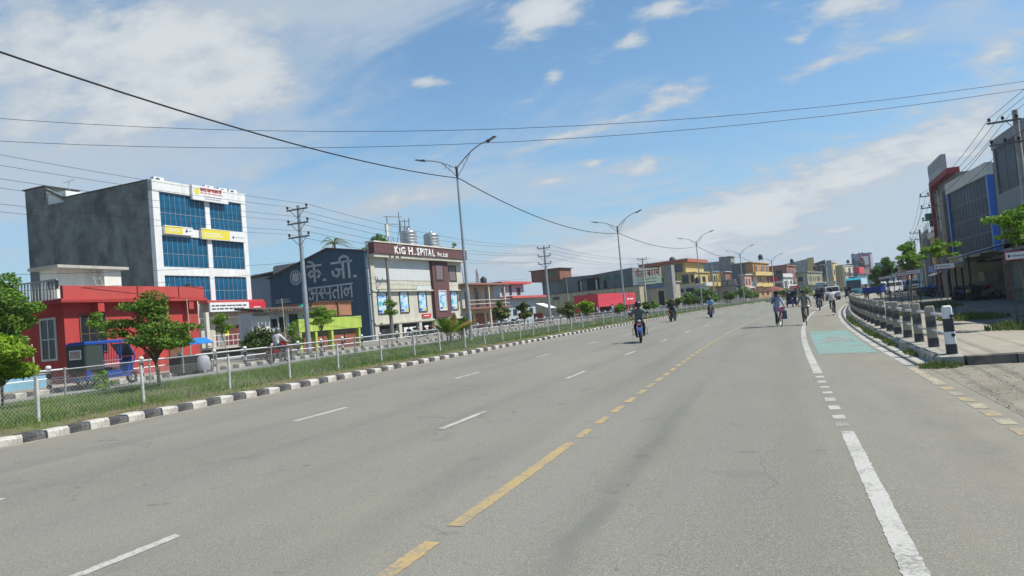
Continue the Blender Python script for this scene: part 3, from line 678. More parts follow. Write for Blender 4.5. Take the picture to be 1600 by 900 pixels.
# right side poles
RP = []
rl = ['nearest concrete utility pole at the right edge with long cross arms', 'dark utility pole before the red framed shop building', 'far utility pole above the right trees', 'farthest utility pole above the right trees']
for i, (x, y, H, arms) in enumerate(((11.6, 41.6, 9.6, (9.1, 8.0)), (13.1, 69.5, 9.1, (8.75, 7.75, 6.7)), (18.7, 112, 8.6, (8.2, 7.3)), (22.4, 140, 8.6, (8.2, 7.2)))):
    o = make_pole(H, rl[i], arms, conc_pole if i == 0 else arm_mat, .19, .13, .62, one_side=True, pins=3); o.location = (x, y, .1); o.rotation_euler = (0, 0, -head(y)); RP.append((Vector((x, y, .1)), arms, head(y)))
R0 = (Vector((9.9, -2.0, .1)), (9.6, 8.5, 7.4), 0)
for i in range(4):
    (pa, aa, ha), (pb, ab, hb) = ([R0] + RP)[i], RP[i]
    for k in range(min(2, len(aa), len(ab))):
        for q, xx in enumerate((-1.14, -.72, -.3)):
            if k == 1 and q == 1: continue
            wire('%s %s conductor %s' % (['outer', 'middle', 'inner'][q], ['upper', 'lower'][k], ['over the right edge to the concrete pole', 'from concrete pole to dark pole', 'from the dark pole to the far right pole', 'between the two farthest right poles'][i]), pa + Vector((xx, -.15, aa[k] + .25)), pb + Vector((xx, -.15, ab[k] + .25)), .5, .010 + .002 * i, 'wire', 'power lines on the right side', 'power_line')
# ------------------------------------------------------------------ trees, palms, saplings
bark = MAT('bark', (.13, .10, .07), .95, .3, 8, (1, 1, .3), bump=.7)
thin_bark = MAT('green_bark', (.16, .14, .08), .9, .3, 8)
leaf_yellow = foliage_mat('bright_leaves', (.11, .21, .015), (.31, .45, .03), 2.0, .35)
leaf_dark = foliage_mat('dark_leaves', (.025, .055, .012), (.075, .125, .022), 1.6, .2)
leaf_mid = foliage_mat('mid_leaves', (.05, .115, .015), (.16, .27, .035), 1.6, .3)
leaf_olive = foliage_mat('olive_leaves', (.07, .10, .025), (.18, .20, .06), 1.4, .25)
leaf_palm = foliage_mat('palm_leaves', (.06, .12, .02), (.18, .26, .04), 1.5, .35)
leaf_dry = foliage_mat('dry_palm_leaves', (.30, .17, .03), (.42, .27, .05), 1.5, .25)
leaf_fresh = foliage_mat('fresh_leaves', (.075, .17, .015), (.21, .36, .04), 1.6, .35)
def leaf_cloud(name, clumps, n, size, mat, parent, flat=.5, loc=None):
    """n folded leaves spread over the shells of the clumps (c, rx, ry, rz)"""
    wts = np.array([c[1] * c[2] * c[3] for c in clumps]) ** .75; wts /= wts.sum()
    idx = NR.choice(len(clumps), n, p=wts); V = np.empty((n, 4, 3))
    for a in range(n):
        c, rx, ry, rzz = clumps[idx[a]]
        d = NR.normal(size=3); d /= np.linalg.norm(d); q = NR.uniform(.25, 1.08) ** .55
        p = np.array(c) + d * np.array((rx, ry, rzz)) * q
        nrm = d * .55 + NR.normal(size=3) * .6 + np.array((0, 0, flat)); nrm /= np.linalg.norm(nrm)
        u = np.cross(nrm, NR.normal(size=3)); u /= np.linalg.norm(u); v = np.cross(nrm, u); s = size * NR.uniform(.45, 1.5)
        V[a] = (p - u * s, p + v * s * .42 + nrm * s * .12, p + u * s, p - v * s * .42 + nrm * s * .12)
    me = bpy.data.meshes.new(name); i = (np.arange(n) * 4).tolist()
    me.from_pydata(V.reshape(-1, 3).tolist(), [], [(a, a + 1, a + 2, a + 3) for a in i]); me.materials.append(mat)
    return OBJ(name, me, parent)
def tree(label, loc, H, R, leaf, n, size, trunk_h, kind='leafy_tree', cat='tree', nc=9, squash=.7, r0=.05, group=None, wood=bark, seed=1, spread=1.0, droop=0.0):
    rr = random.Random(seed); t = THING(kind, label, cat, loc, rr.uniform(0, 6), group)
    cz = trunk_h + (H - trunk_h) * .5; cl = []; m = MB()
    lean = (rr.uniform(-.06, .06) * H, rr.uniform(-.06, .06) * H)
    m.tube([(0, 0, -.1), (lean[0] * .3, lean[1] * .4, trunk_h * .5), (lean[0], lean[1], trunk_h), (lean[0] * .8, lean[1], cz)], [r0, r0 * .85, r0 * .7, r0 * .35], 7)
    for k in range(nc):
        a = 2 * PI * k / nc + rr.uniform(-.4, .4); q = rr.uniform(.35, .8) * spread; zz = trunk_h + (H - trunk_h) * rr.uniform(.15, .82)
        f = math.sin(min(1, max(.15, (zz - trunk_h) / (H - trunk_h))) * PI) * .6 + .45
        c = (math.cos(a) * R * q * f + lean[0], math.sin(a) * R * q * f + lean[1], zz - droop * q); s = R * rr.uniform(.2, .5)
        cl.append((c, s * 1.15, s * 1.15, s * squash))
        m.tube([(lean[0], lean[1], trunk_h * rr.uniform(.75, 1.02)), ((c[0] + lean[0]) * .5, (c[1] + lean[1]) * .5, (trunk_h + c[2]) * .5 + .03), c], [r0 * .5, r0 * .35, r0 * .12], 5)
    cl.append(((lean[0], lean[1], H - R * .35), R * .42, R * .42, R * .35)); cl.append(((lean[0], lean[1], cz), R * .45, R * .45, (H - trunk_h) * .3))
    m.build('trunk', wood, t); leaf_cloud('crown', cl, n, size, leaf, t); return t
tree('bright yellow green young tree at the lower left corner behind the fence', (-17.75, 11.9, .55), 1.9, .72, leaf_yellow, 5200, .062, .62, seed=3, r0=.035, nc=12, squash=.6)
tree('large dark green tree at the left edge beside the red house', (-27.4, 18.3, .5), 4.2, 1.18, leaf_mid, 8000, .08, .6, seed=5, r0=.12, nc=14, squash=.75)
tree('fresh green upper boughs of a tree rising at the left edge behind the dark one', (-30.2, 20.4, .5), 4.9, 1.05, leaf_fresh, 5000, .085, 1.9, seed=8, r0=.12, nc=12, squash=.6)
tree('spreading dark green median tree with layered boughs in front of the red house', (-16.6, 15.5, .6), 2.8, 1.12, leaf_mid, 5600, .062, .95, seed=12, r0=.055, nc=15, squash=.34, spread=1.25)
leaf_pts = None
tree('small round green sapling in front of the red house wall', (-27.6, 22.6, .5), 3.05, .58, leaf_fresh, 900, .06, 2.0, kind='sapling', seed=14, r0=.025, nc=5, wood=thin_bark)
tree('low wispy shrub growing through the service road fence by the rickshaw', (-19.4, 16.0, .5), .75, .36, leaf_fresh, 420, .05, .12, kind='shrub', cat='shrub', seed=15, r0=.012, nc=6, wood=thin_bark)
tree('slim sapling before the white balcony under the red sign', (-27.1, 29.75, .5), 2.75, .62, leaf_fresh, 900, .07, 1.65, kind='sapling', seed=17, r0=.025, nc=6, wood=thin_bark)
tree('feathery umbrella shaped young tree beside the steel utility pole', (-26.9, 37.9, .5), 3.0, 1.05, leaf_fresh, 2200, .085, 1.5, kind='sapling', seed=19, r0=.045, nc=10, squash=.35, spread=1.2, droop=.25, wood=thin_bark)
tree('thin sapling in front of the hospital corner', (-26.5, 45.5, .5), 3.3, .62, leaf_mid, 700, .09, 2.0, kind='sapling', seed=21, r0=.03, nc=6, wood=thin_bark)
tree('dark bushy hedge plants below the white wall by the lime shop', (-28.3, 33.6, .5), 2.0, 1.3, leaf_dark, 3200, .09, .15, kind='shrub', cat='shrub', seed=23, r0=.04, nc=10)
tree('green creeper bush left of the lime green shop pillar', (-28.2, 36.9, .5), 2.1, .6, leaf_fresh, 700, .08, .3, kind='shrub', cat='shrub', seed=24, r0=.03, nc=6)
tree('round green treetop rising behind the hospital roof sign', (-45.5, 78.2, .5), 13.0, 2.3, leaf_mid, 3800, .2, 8.4, seed=25, r0=.15, nc=10)
tree('tiny potted plant on the right end of the hospital parapet', (-35.2, 76.4, 10.1), .9, .35, leaf_fresh, 160, .09, .1, kind='potted_plant', cat='plant', seed=26, r0=.02, nc=4)

def palm(label, loc, n, L, seed, dry=0, h0=.15):
    rr = random.Random(seed); t = THING('palm_clump', label, 'palm', loc, 0, 'palms in the median')
    m = MB()
    for k in range(5): a = rr.uniform(0, 6.3); m.tube([(.1 * math.cos(a), .1 * math.sin(a), -.05), (.16 * math.cos(a), .16 * math.sin(a), h0 + .35)], [.035, .025], 5)
    m.build('stem', thin_bark, t)
    for k in range(n):
        a = 2 * PI * k / n + rr.uniform(-.3, .3); el = rr.uniform(.75, 1.45); l = L * rr.uniform(.8, 1.15); m = MB(); pts = []
        for i in range(9):
            u = i / 8; r = l * u * math.cos(el) * (1 + .25 * u) + .1; z = h0 + l * u * math.sin(el) - l * .38 * u * u
            pts.append(Vector((r * math.cos(a), r * math.sin(a), max(.05, z + .2))))
        m.tube(pts, [.012] * 8 + [.004], 4)
        for i in range(1, 9):
            for q in (0, .5):
                j = min(i + q, 8); p = pts[int(j)].lerp(pts[min(int(j) + 1, 8)], j - int(j)); d = (pts[i] - pts[i - 1]).normalized(); s = d.cross(Vector((0, 0, 1))).normalized()
                ll = l * .30 * math.sin(PI * min(.97, .15 + j / 9.5))
                for g in (1, -1):
                    tip = p + s * g * ll * .8 + d * ll * .55 - Vector((0, 0, ll * .35)); w = d * .038
                    m.add([p - w, p + w, tip], [(0, 1, 2)])
        o = m.build('frond', leaf_dry if k < dry else leaf_palm, t)
    return t
palm('left palm clump in the median with arching green fronds', P(-16.3, 33.4, .6), 15, 1.6, 4, dry=2, h0=.25)
palm('right palm clump in the median with yellowing fronds beside the lamp', P(-16.6, 35.5, .6), 14, 1.45, 6, dry=4, h0=.2)
# dead palm head behind the gable
t = THING('palm_tree', 'bare brownish palm crown showing above the dark blue gable', 'palm', (-45.5, 67.3, .5)); m = MB(); m.tube([(0, 0, 0), (.2, 0, 5), (0, .1, 10.9)], [.18, .15, .12], 8); m.build('trunk', bark, t)
for k in range(11):
    a = k * .571; el = .25 + (k % 4) * .3; m = MB(); pts = [Vector((math.cos(a) * 2.1 * u * math.cos(el), math.sin(a) * 2.1 * u * math.cos(el), 10.9 + 2.1 * u * math.sin(el) - 1.2 * u * u)) for u in [i / 6 for i in range(7)]]; m.tube(pts, [.04] * 6 + [.01], 4)
    for i in range(1, 7):
        for g in (1, -1):
            d = (pts[i] - pts[i - 1]).normalized(); s = d.cross(Vector((0, 0, 1))).normalized(); tip = pts[i] + s * g * .4 + d * .3 - Vector((0, 0, .25)); m.add([pts[i] - d * .05, pts[i] + d * .05, tip], [(0, 1, 2)])
    m.build('frond', leaf_olive, t)

# saplings and bushes down the median
far_sap = [(-18.6, 45.5, 2.4, .62, leaf_olive, 'brownish conical bush in the median right of the beige house'), (-18.2, 48.5, 2.2, .6, leaf_olive, 'second conical bush in the median beside the brownish one'),
    (-16.4, 53.2, 2.0, .85, leaf_olive, 'dry twiggy thicket in the median before the olive wall'), (-16.2, 56.5, 2.0, .7, leaf_yellow, 'bright lime green sapling in the median before the olive wall'), (-17.5, 61, 1.8, .6, leaf_mid, 'leafy sapling left of the red shop in the median'),
    (-16.3, 66, 1.4, .42, leaf_fresh, 'small sapling in front of the dark side of the red shop'), (-17, 69, 1.5, .45, leaf_olive, 'olive sapling close to the second street lamp'), (-16.2, 75, 1.5, .45, leaf_mid, 'sapling right of the second street lamp'),
    (-16.8, 80, 1.6, .5, leaf_fresh, 'sapling behind the nearest motorcyclist'), (-16.2, 85, 1.6, .5, leaf_mid, 'sapling just right of the nearest motorcyclist'), (-16.6, 90, 1.6, .5, leaf_olive, 'sapling behind the dark clad motorcyclist'), (-16.4, 95, 1.8, .55, leaf_mid, 'sapling before the grey tower with the billboard'),
    (-16.8, 100, 1.8, .55, leaf_olive, 'sapling before the ruined yard wall'), (-18.5, 104, 2.4, 1.15, leaf_mid, 'large green bush under the third street lamp'), (-18.0, 110, 2.8, 1.5, leaf_mid, 'largest green bush in the median by the light blue rider'), (-18.5, 117, 2.3, 1.1, leaf_fresh, 'green bush right of the largest median bush'),
    (-17.5, 126, 1.9, 1.1, leaf_mid, 'bush in the median before the dark ruin'), (-17.0, 141, 2.0, 1.2, leaf_mid, 'bush in the median before the orange house'), (-22, 160, 3.2, 2.2, leaf_mid, 'round bush before the orange house entrance'), (-17, 176, 2.2, 1.6, leaf_fresh, 'bush before the white shop with the red sign'), (-17, 205, 2.2, 1.6, leaf_mid, 'far bush before the olive house')]
for i, (t_, y, H, R, lf, lab) in enumerate(far_sap):
    tree(lab, P(t_, y, .55), H, R, lf, 1500 if R > 1 else 700, .075 + y * .0012, H * (.42 if R < .8 else .2), kind='sapling' if R < 1 else 'bush', cat='sapling' if R < 1 else 'bush', group='plants in the median', seed=40 + i, r0=.03, nc=8, wood=thin_bark)
# trees on the right pavement
tree('tall green tree with wide crown above the right railing', (9.9, 66, .12), 4.9, 1.05, leaf_fresh, 3000, .11, 2.3, seed=71, r0=.08, nc=12, squash=.6)
tree('green tree behind the wide crowned one on the right pavement', (10.2, 80, .12), 4.3, 1.0, leaf_mid, 2000, .12, 1.9, seed=72, r0=.08, nc=10, squash=.7)
tree('small rounded tree at the far end of the right pavement', (11.2, 96, .12), 3.9, 1.0, leaf_mid, 1600, .14, 1.5, seed=73, r0=.08, nc=9)
tree('low dark tree behind the guarded saplings far down the right pavement', (12.4, 108, .12), 3.3, .9, leaf_mid, 1200, .15, 1.0, seed=74, r0=.08, nc=8)

# young trees inside guards of slats with a red and white board
guard_mat = MAT('guard_steel', (.045, .06, .055), .6, .2, 6)
board_red = MAT('red_board', (.40, .035, .05), .5, .1, 5); board_white = MAT('white_board', (.62, .63, .62), .5, .06, 5); board_ink = MAT('dark_ink', (.06, .06, .08), .6, .1, 5)
def guard(loc, H, lab, rot, seed, group):
    rr = random.Random(seed); t = THING('tree_guard', lab, 'tree guard', loc, rot, group)
    for k in range(4):
        a = PI / 4 + PI / 2 * k; m = MB(); m.tube([(.33 * math.cos(a), .33 * math.sin(a), -.05), (.40 * math.cos(a) + rr.uniform(-.03, .03), .40 * math.sin(a), H)], .017, 5); m.build('leg', guard_mat, t)
    for z in (.35, H - .25):
        m = MB(); pts = [(.37 * math.cos(PI / 4 + PI / 2 * k), .37 * math.sin(PI / 4 + PI / 2 * k), z) for k in (0, 1, 2, 3, 0)]; m.tube(pts, .012, 4); m.build('hoop', guard_mat, t)
    m = MB(); m.box(-.42, .42, -.335, -.315, H - .24, H + .02); bd = m.build('board', board_red, t)
    m = MB(); m.box(-.385, .385, -.3415, -.337, H - .215, H - .005); pa = m.build('board_panel', board_white, bd)
    m = MB()
    for i in range(7): m.box(-.22 + i * .065, -.22 + i * .065 + .045, -.3455, -.343, H - .135, H - .10)
    m.box(-.33, -.27, -.3455, -.343, H - .15, H - .08); m.build('lettering', board_ink, bd)
    return t
G = 'guarded saplings on the right pavement'
GD = [((6.75, 25.2), 2.25, 'nearest tree guard with a red framed white board at the right edge', -.18), ((6.9, 36.5), 2.3, 'tree guard with a red framed board behind the bollards', -.2), ((7.6, 49), 2.3, 'third tree guard with a faded red board', -.15), ((8.3, 58), 2.3, 'fourth tree guard in the thick of the guards', -.1), ((8.9, 65), 2.3, 'fifth tree guard below the wide crowned tree', -.1), ((9.3, 72), 2.3, 'sixth tree guard farther along the pavement', -.1), ((9.6, 79), 2.3, 'seventh tree guard at the far end of the row', -.1)]
for i, ((x, y), H, lab, rot) in enumerate(GD):
    guard((x, y, .12), H, lab, rot, 80 + i, G)
    if i < 3: tree(['fresh green sapling sticking out of the nearest tree guard', 'feathery sapling sticking out of the second tree guard', 'thin sapling sticking out of the third tree guard'][i], (x + .02, y, .12), 3.55 if i == 0 else 3.4, .72, leaf_fresh, 620, .10, 2.35, kind='sapling', seed=90 + i, r0=.022, nc=8, squash=.28, spread=1.35, wood=thin_bark)
tree('bright feathery sapling crown before the glass fronted building', (8.1, 29.8, .12), 4.05, .7, leaf_fresh, 600, .12, 3.1, kind='sapling', seed=99, r0=.022, nc=8, squash=.25, spread=1.5, wood=thin_bark)
# bamboo stakes
stake = MAT('bamboo_stake', (.42, .36, .24), .8, .2, 10, (1, 1, 3))
for i, (t_, y, h, lab) in enumerate(((-27.5, 27.6, 3.5, 'thin pale pole standing left of the white balcony'), (-26.9, 33.9, 3.4, 'thin bamboo pole left of the steel utility pole'), (-19, 13.6, 1.6, 'bamboo stake beside the spreading median tree'), (-18.3, 58.6, 4.0, 'pale bare pole rising before the olive wall'))):
    m = MB(); m.tube([(0, 0, -.1), (.02, .03, h * .5), (-.02, .02, h)], [.03, .027, .02], 6); o = m.build('pole_stake', stake); o.location = P(t_, y, .55); TAG(o, lab, 'stake')
# ------------------------------------------------------------------ building kit (local frame: x along the front, y into the house, z up)
def wall(name, col, damt=.45, dirt=None, rough=.9, var=.13, sc_=1.6):
    return MAT(name, col, rough, var, sc_, (1, 1, .3), bump=.12, bscale=30, dirt=dirt or tuple(v * .55 for v in col), dscale=1.5, damt=min(.9, damt * 1.35), detail=8)
frame_white = MAT('white_window_frame', (.62, .62, .60), .6, .06, 4)
frame_dark = MAT('dark_window_frame', (.05, .045, .045), .6, .1, 4)
frame_brown = MAT('brown_window_frame', (.16, .085, .05), .6, .15, 6)
pane_blue = MAT('blue_glass', (.008, .085, .165), .2, .45, .8, spec=.28)
pane_grey = MAT('grey_glass', (.05, .065, .075), .12, .3, .8, spec=.6)
dark_void = MAT('dark_interior', (.018, .018, .018), .9, .3, 2)
shutter_brown = MAT('brown_shutter', (.24, .085, .05), .6, .12, 2, (1, 1, 14))
shutter_grey = MAT('grey_shutter', (.20, .21, .21), .5, .12, 2, (1, 1, 14))
tile_red = MAT('red_roof_tiles', (.36, .115, .065), .85, .25, 6, (1, 1, 3), bump=.4)
brick = MAT('brick', (.33, .14, .085), .9, .28, 16, (1, 1, 4), bump=.4, dirt=(.30, .22, .17), dscale=3, damt=.5)
def BX(root, name, mat, x0, x1, y0, y1, z0, z1, label=None):
    o = MB().box(x0, x1, y0, y1, z0, z1).build(name, mat, root)
    if label: o['label'] = label
    return o
_wc = {}
def WIN(root, x, z, w, h, y=0.0, fr=None, pane=None, nx=2, nz=1, end=False, sill=False, bar=.05, name='window', x_end=0.0, lab=None, proud=.05):
    """frame, and in it the pane; end=True puts it in the end wall nearest the camera (x is then the distance from the far corner)"""
    fr, pane = fr or frame_dark, pane or glass_dark; key = (round(w, 2), round(h, 2), fr.name, pane.name, nx, nz, sill, bar, proud)
    if key not in _wc:
        m = MB(); e = .004
        m.box(0, w, -proud, -e, h - bar, h); m.box(0, w, -proud, -e, 0, bar); m.box(0, bar, -proud, -e, bar, h - bar); m.box(w - bar, w, -proud, -e, bar, h - bar)
        for i in range(1, nx): q = w * i / nx; m.box(q - bar * .35, q + bar * .35, -proud * .8, -e, bar, h - bar)
        for i in range(1, nz): q = h * i / nz; m.box(bar, w - bar, -proud * .7, -e, q - bar * .3, q + bar * .3)
        if sill: m.box(-.12, w + .12, -.16, -e, -.08, -.002)
        p = MB().box(bar * .8, w - bar * .8, -.02, -.006, bar * .8, h - bar * .8)
        _wc[key] = (m.mesh(name, fr), p.mesh('pane', pane))
    f = OBJ(name, _wc[key][0], root); OBJ('pane', _wc[key][1], f)
    if end: f.location = (x_end, x, z); f.rotation_euler = (0, 0, -PI / 2)
    else: f.location = (x, y, z)
    if lab: f['label'] = lab
    return f
def text_mesh(body, size, mat, depth=.03, bold=0.0, spacing=1.0):
    c = bpy.data.curves.new('lettering', 'FONT'); c.body = body; c.size = size; c.extrude = depth; c.offset = bold; c.resolution_u = 2; c.space_character = spacing
    o = bpy.data.objects.new('lettering', c); COL.objects.link(o); dg = bpy.context.evaluated_depsgraph_get(); dg.update()
    me = bpy.data.meshes.new_from_object(o.evaluated_get(dg)); bpy.data.objects.remove(o); bpy.data.curves.remove(c)
    me.materials.clear(); me.materials.append(mat); me.name = 'lettering'; return me
def TEXT(root, body, size, mat, x, y, z, depth=.02, bold=0.0, spacing=1.0, end=False, sx=1.0, name='lettering'):
    o = OBJ(name, text_mesh(body, size, mat, depth, bold, spacing), root); o.rotation_mode = 'XYZ'
    if end: o.location = (x, y, z); o.rotation_euler = (PI / 2, 0, -PI / 2)
    else: o.location = (x, y, z); o.rotation_euler = (PI / 2, 0, 0)
    o.scale = (sx, 1, 1); return o
# hand drawn Devanagari letters: strokes in a box one unit high under the head line
GL = {'ka': (1.0, [[(.5, 1), (.5, 0)], [(.5, .62), (.27, .7), (.09, .52), (.2, .3), (.5, .44)], [(.5, .62), (.75, .68), (.9, .46), (.74, .26)]], [(0, 1), (1.0, 1)]),
 'e': (0, [[(-.48, 1), (-.62, 1.2), (-.85, 1.3)]], None), 'dot': (.35, [[(.1, .04), (.24, .04)]], None),
 'ja': (.95, [[(.78, 1), (.78, 0)], [(.78, .55), (.45, .55), (.3, .62)], [(.06, .5), (.12, .22), (.36, .14), (.52, .34), (.45, .55)]], [(0, 1), (.95, 1)]),
 'ii': (.42, [[(.22, 1), (.22, 0)], [(.22, 1), (.18, 1.25), (-.1, 1.36), (-.34, 1.24), (-.4, 1.0)]], [(0, 1), (.42, 1)]),
 'a': (1.05, [[(.86, 1), (.86, 0)], [(.08, .84), (.26, .93), (.42, .8), (.24, .6), (.48, .44), (.38, .14), (.16, .1), (.04, .28)], [(.3, .6), (.86, .6)]], [(0, 1), (1.05, 1)]),
 's_half': (.55, [[(.38, 1), (.36, .78), (.14, .6), (.03, .5)], [(.14, .6), (.46, .14)], [(.22, .52), (.55, .52)]], [(0, 1), (.55, 1)]),
 'pa': (.9, [[(.72, 1), (.72, 0)], [(.14, 1), (.14, .6), (.32, .44), (.72, .48)]], [(0, 1), (.9, 1)]),
 'ta': (.85, [[(.68, 1), (.68, 0)], [(.68, .6), (.32, .64), (.1, .42), (.2, .14), (.36, .08)]], [(0, 1), (.85, 1)]),
 'aa': (.38, [[(.2, 1), (.2, 0)]], [(0, 1), (.38, 1)]),
 'la': (1.0, [[(.86, 1), (.86, 0)], [(.86, .55), (.68, .72), (.5, .52), (.5, .28)], [(.5, .52), (.3, .72), (.08, .5), (.18, .2), (.36, .14)]], [(0, 1), (1.0, 1)]),
 'ga': (.8, [[(.26, 1), (.26, .36), (.1, .26)], [(.62, 1), (.62, 0)]], [(0, 1), (.8, 1)]),
 'au': (.38, [[(.2, 1), (.2, 0)], [(.2, 1), (.05, 1.2), (-.15, 1.28)], [(.22, 1.02), (.14, 1.3), (-.05, 1.42)]], [(0, 1), (.38, 1)]),
 'ma': (.9, [[(.2, 1), (.2, .3), (.06, .18)], [(.2, .36), (.72, .36)], [(.72, 1), (.72, 0)]], [(0, 1), (.9, 1)]),
 'bra': (.92, [[(.7, 1), (.7, 0)], [(.7, .7), (.32, .74), (.1, .5), (.3, .28), (.7, .36)], [(.3, .62), (.6, .42)], [(.7, .22), (.5, .04)]], [(0, 1), (.92, 1)]),
 'da': (.75, [[(.4, 1), (.4, .76), (.15, .6), (.14, .36), (.4, .3), (.56, .44)], [(.4, .3), (.62, .02)]], [(0, 1), (.75, 1)]),
 'sa_r': (.95, [[(.38, 1), (.36, .78), (.14, .6), (.03, .5)], [(.14, .6), (.46, .14)], [(.22, .52), (.78, .52)], [(.78, 1), (.78, 0)], [(.78, 1), (.9, 1.22), (.74, 1.32), (.6, 1.24)]], [(0, 1), (.95, 1)]),
 'ra': (.7, [[(.3, 1), (.5, .78), (.3, .58), (.1, .5)], [(.26, .58), (.58, .06)]], [(0, 1), (.7, 1)]), 'sp': (.35, [], None)}
def deva(seq, h, w, depth=.02, slant=0.0):
    m = MB(); x = 0.0
    for g in seq:
        adv, st, hd = GL[g]
        for line in st + ([hd] if hd else []):
            ww = w * (.85 if line is hd else 1)
            for (a, b_) in zip(line[:-1], line[1:]):
                p, q = Vector(((x + a[0]) * h, 0, a[1] * h)), Vector(((x + b_[0]) * h, 0, b_[1] * h)); d = (q - p).normalized(); p -= d * ww * .32; q += d * ww * .32
                n = Vector((-d.z, 0, d.x)) * ww * .5; f = Vector((0, -depth, 0))
                m.add([p + n, p - n, q - n, q + n, p + n + f, p - n + f, q - n + f, q + n + f], [(0, 1, 2, 3), (7, 6, 5, 4), (0, 4, 5, 1), (1, 5, 6, 2), (2, 6, 7, 3), (3, 7, 4, 0)])
        x += adv
    return m, x * h
def scribble(root, mat, x, y, z, w, h, rows, seed, end=False, fill=.8):
    """rows of short print that cannot be read in the photograph"""
    rr = random.Random(seed); m = MB(); rh = h / rows
    for r in range(rows):
        q = 0.0
        while q < w * rr.uniform(.75, 1):
            l = rr.uniform(.04, .16) * w
            if q + l > w: break
            m.box(q, q + l * fill, -.004, 0, h - (r + .75) * rh, h - (r + .3) * rh); q += l
    o = m.build('print', mat, root); o.location = (x, y, z)
    if end: o.rotation_euler = (0, 0, -PI / 2)
    return o
def HOUSE(kind, label, x, y, left=True, a=None, group=None, cat='building', z=.42):
    a = head(y) if a is None else a
    return THING(kind, label, cat, (x, y, z), (PI / 2 - a) if left else (-PI / 2 - a), group)
# ================================================================== left row
# ---- red single storey house
r = HOUSE('red_house', 'red painted single storey house with flat roof parapet at the left', -29, 22.2)
red_w = wall('red_wall', (.42, .055, .050), .45, (.24, .055, .045)); red_band = wall('red_parapet', (.44, .068, .060), .45, (.30, .075, .06))
BX(r, 'wall', red_w, .25, 7.9, .25, 6.4, -.3, 3.62)
BX(r, 'plinth', concrete, .18, 7.97, .18, 6.5, -.35, .12)
for k in (1.6, 4.1, 6.9): BX(r, 'roof_bracket', red_w, k, k + .32, -.18, .24, 3.18, 3.617)
BX(r, 'roof_slab', red_w, -.18, 8.15, -.22, 6.7, 3.62, 3.78)
for x0, x1 in ((0, 3.78), (3.84, 6.3), (6.36, 8.05)): BX(r, 'parapet', red_band, x0, x1, -.12, .06, 3.785, 4.36)
BX(r, 'roof_deck', concrete, .0, 8.0, .1, 6.55, 3.783, 3.83)
win_teal = MAT('pale_green_frame', (.50, .52, .47), .7, .1, 4)
WIN(r, .95, 1.35, 1.35, 1.75, y=.25, fr=frame_brown, nx=3, nz=2, lab='brown framed window of three lights'); WIN(r, 4.0, 1.5, .7, 1.1, y=.25, fr=frame_brown, nx=1)
WIN(r, 4.1, 1.05, 1.0, 1.9, x_end=.25, end=True, fr=win_teal, nx=2, nz=2, bar=.09, lab='pale grilled window in the shaded end wall').location = (.25, 1.75, 1.15)
BX(r, 'door', frame_brown, 5.8, 6.7, .20, .247, .12, 2.25)
# roof railing: each baluster
rail_dark = MAT('weathered_railing', (.34, .33, .31), .8, .2, 6)
m = MB(); m.box(-.1, -.04, .12, 4.2, 4.62, 4.68); m.build('railing_bar', rail_dark, r)
for i in range(20): BX(r, 'baluster', rail_dark, -.1, -.05, .3 + i * .2, .35 + i * .2, 3.785, 4.615)
# rooftop room of cream plaster
rr_ = HOUSE('rooftop_room', 'cream white rooftop room with thin overhanging slab on the red house', -32.6, 24.2, cat='rooftop hut', z=4.255, a=0)
whit_r = wall('white_rooftop_plaster', (.66, .64, .58), .35, (.42, .39, .32))
cream = wall('cream_plaster', (.60, .57, .48), .4, (.35, .32, .25))
BX(rr_, 'wall', whit_r, .55, 4.0, 0, 1.1, 0, 1.72); BX(rr_, 'wall', whit_r, 2.9, 3.9, -.35, -.003, 0, 1.72); BX(rr_, 'roof_slab', wall('roof_slab_grey', (.42, .40, .35), .5), .2, 4.2, -.6, 1.45, 1.723, 1.86)
WIN(rr_, .75, .35, .7, .5, fr=frame_white, nx=2, bar=.06); WIN(rr_, .5, .55, .75, .4, end=True, x_end=.3, fr=frame_dark, nx=1).location = (.55, .6, .75); WIN(rr_, 1.75, .35, .45, .5, fr=frame_white, nx=1, bar=.06)
la = THING('ladder', 'thin ladder leaning against the rooftop room', 'ladder', (-32.35, 26.7, 4.26), PI / 2); m = MB()
for s in (-.18, .18): m.tube([(s + .15, -.45, 0), (s - .15, .05, 1.9)], .022, 5)
m.build('rail', rail_dark, la)
for i in range(5): q = (i + .6) / 5.6; m = MB(); m.tube([(-.18 + .15 - .3 * q, -.45 + .5 * q, 1.9 * q), (.18 + .15 - .3 * q, -.45 + .5 * q, 1.9 * q)], .016, 4); m.build('rung', rail_dark, la)
tk = THING('roof_tub', 'low grey tub standing on the red roof', 'tub', (-30.2, 28.9, 4.255)); MB().lathe([(.42, 0), (.5, .28), (.52, .3), (.45, .3), (.4, .1)], 14).build('tub_body', rail_dark, tk); m = MB(); m.tube([(.3, 0, .3), (.3, 0, .75)], .02, 5); m.build('pipe', rail_dark, tk)
tk = THING('water_drum', 'small black drum at the right end of the red roof', 'drum', (-31.2, 31.6, 4.255)); MB().lathe([(.38, 0), (.4, .1), (.36, .12), (.4, .35), (.36, .4), (.4, .7), (.2, .85)], 14).build('drum_body', MAT('black_plastic', (.02, .02, .022), .5, .2, 5), tk); MB().lathe([(.16, .84), (.16, .92)], 10).build('lid', dark_metal, tk)
# light blue trough wall in front of the red house
b = HOUSE('blue_wall', 'low light blue wall at the left edge behind the fences', -28.6, 14.0, cat='low wall', a=0, z=.45); bw = wall('light_blue_paint', (.20, .42, .56), .3, (.14, .25, .32))
BX(b, 'wall', bw, 0, 7.0, 0, .18, 0, .62); BX(b, 'coping', concrete, -.03, 7.03, -.03, .21, .623, .66)

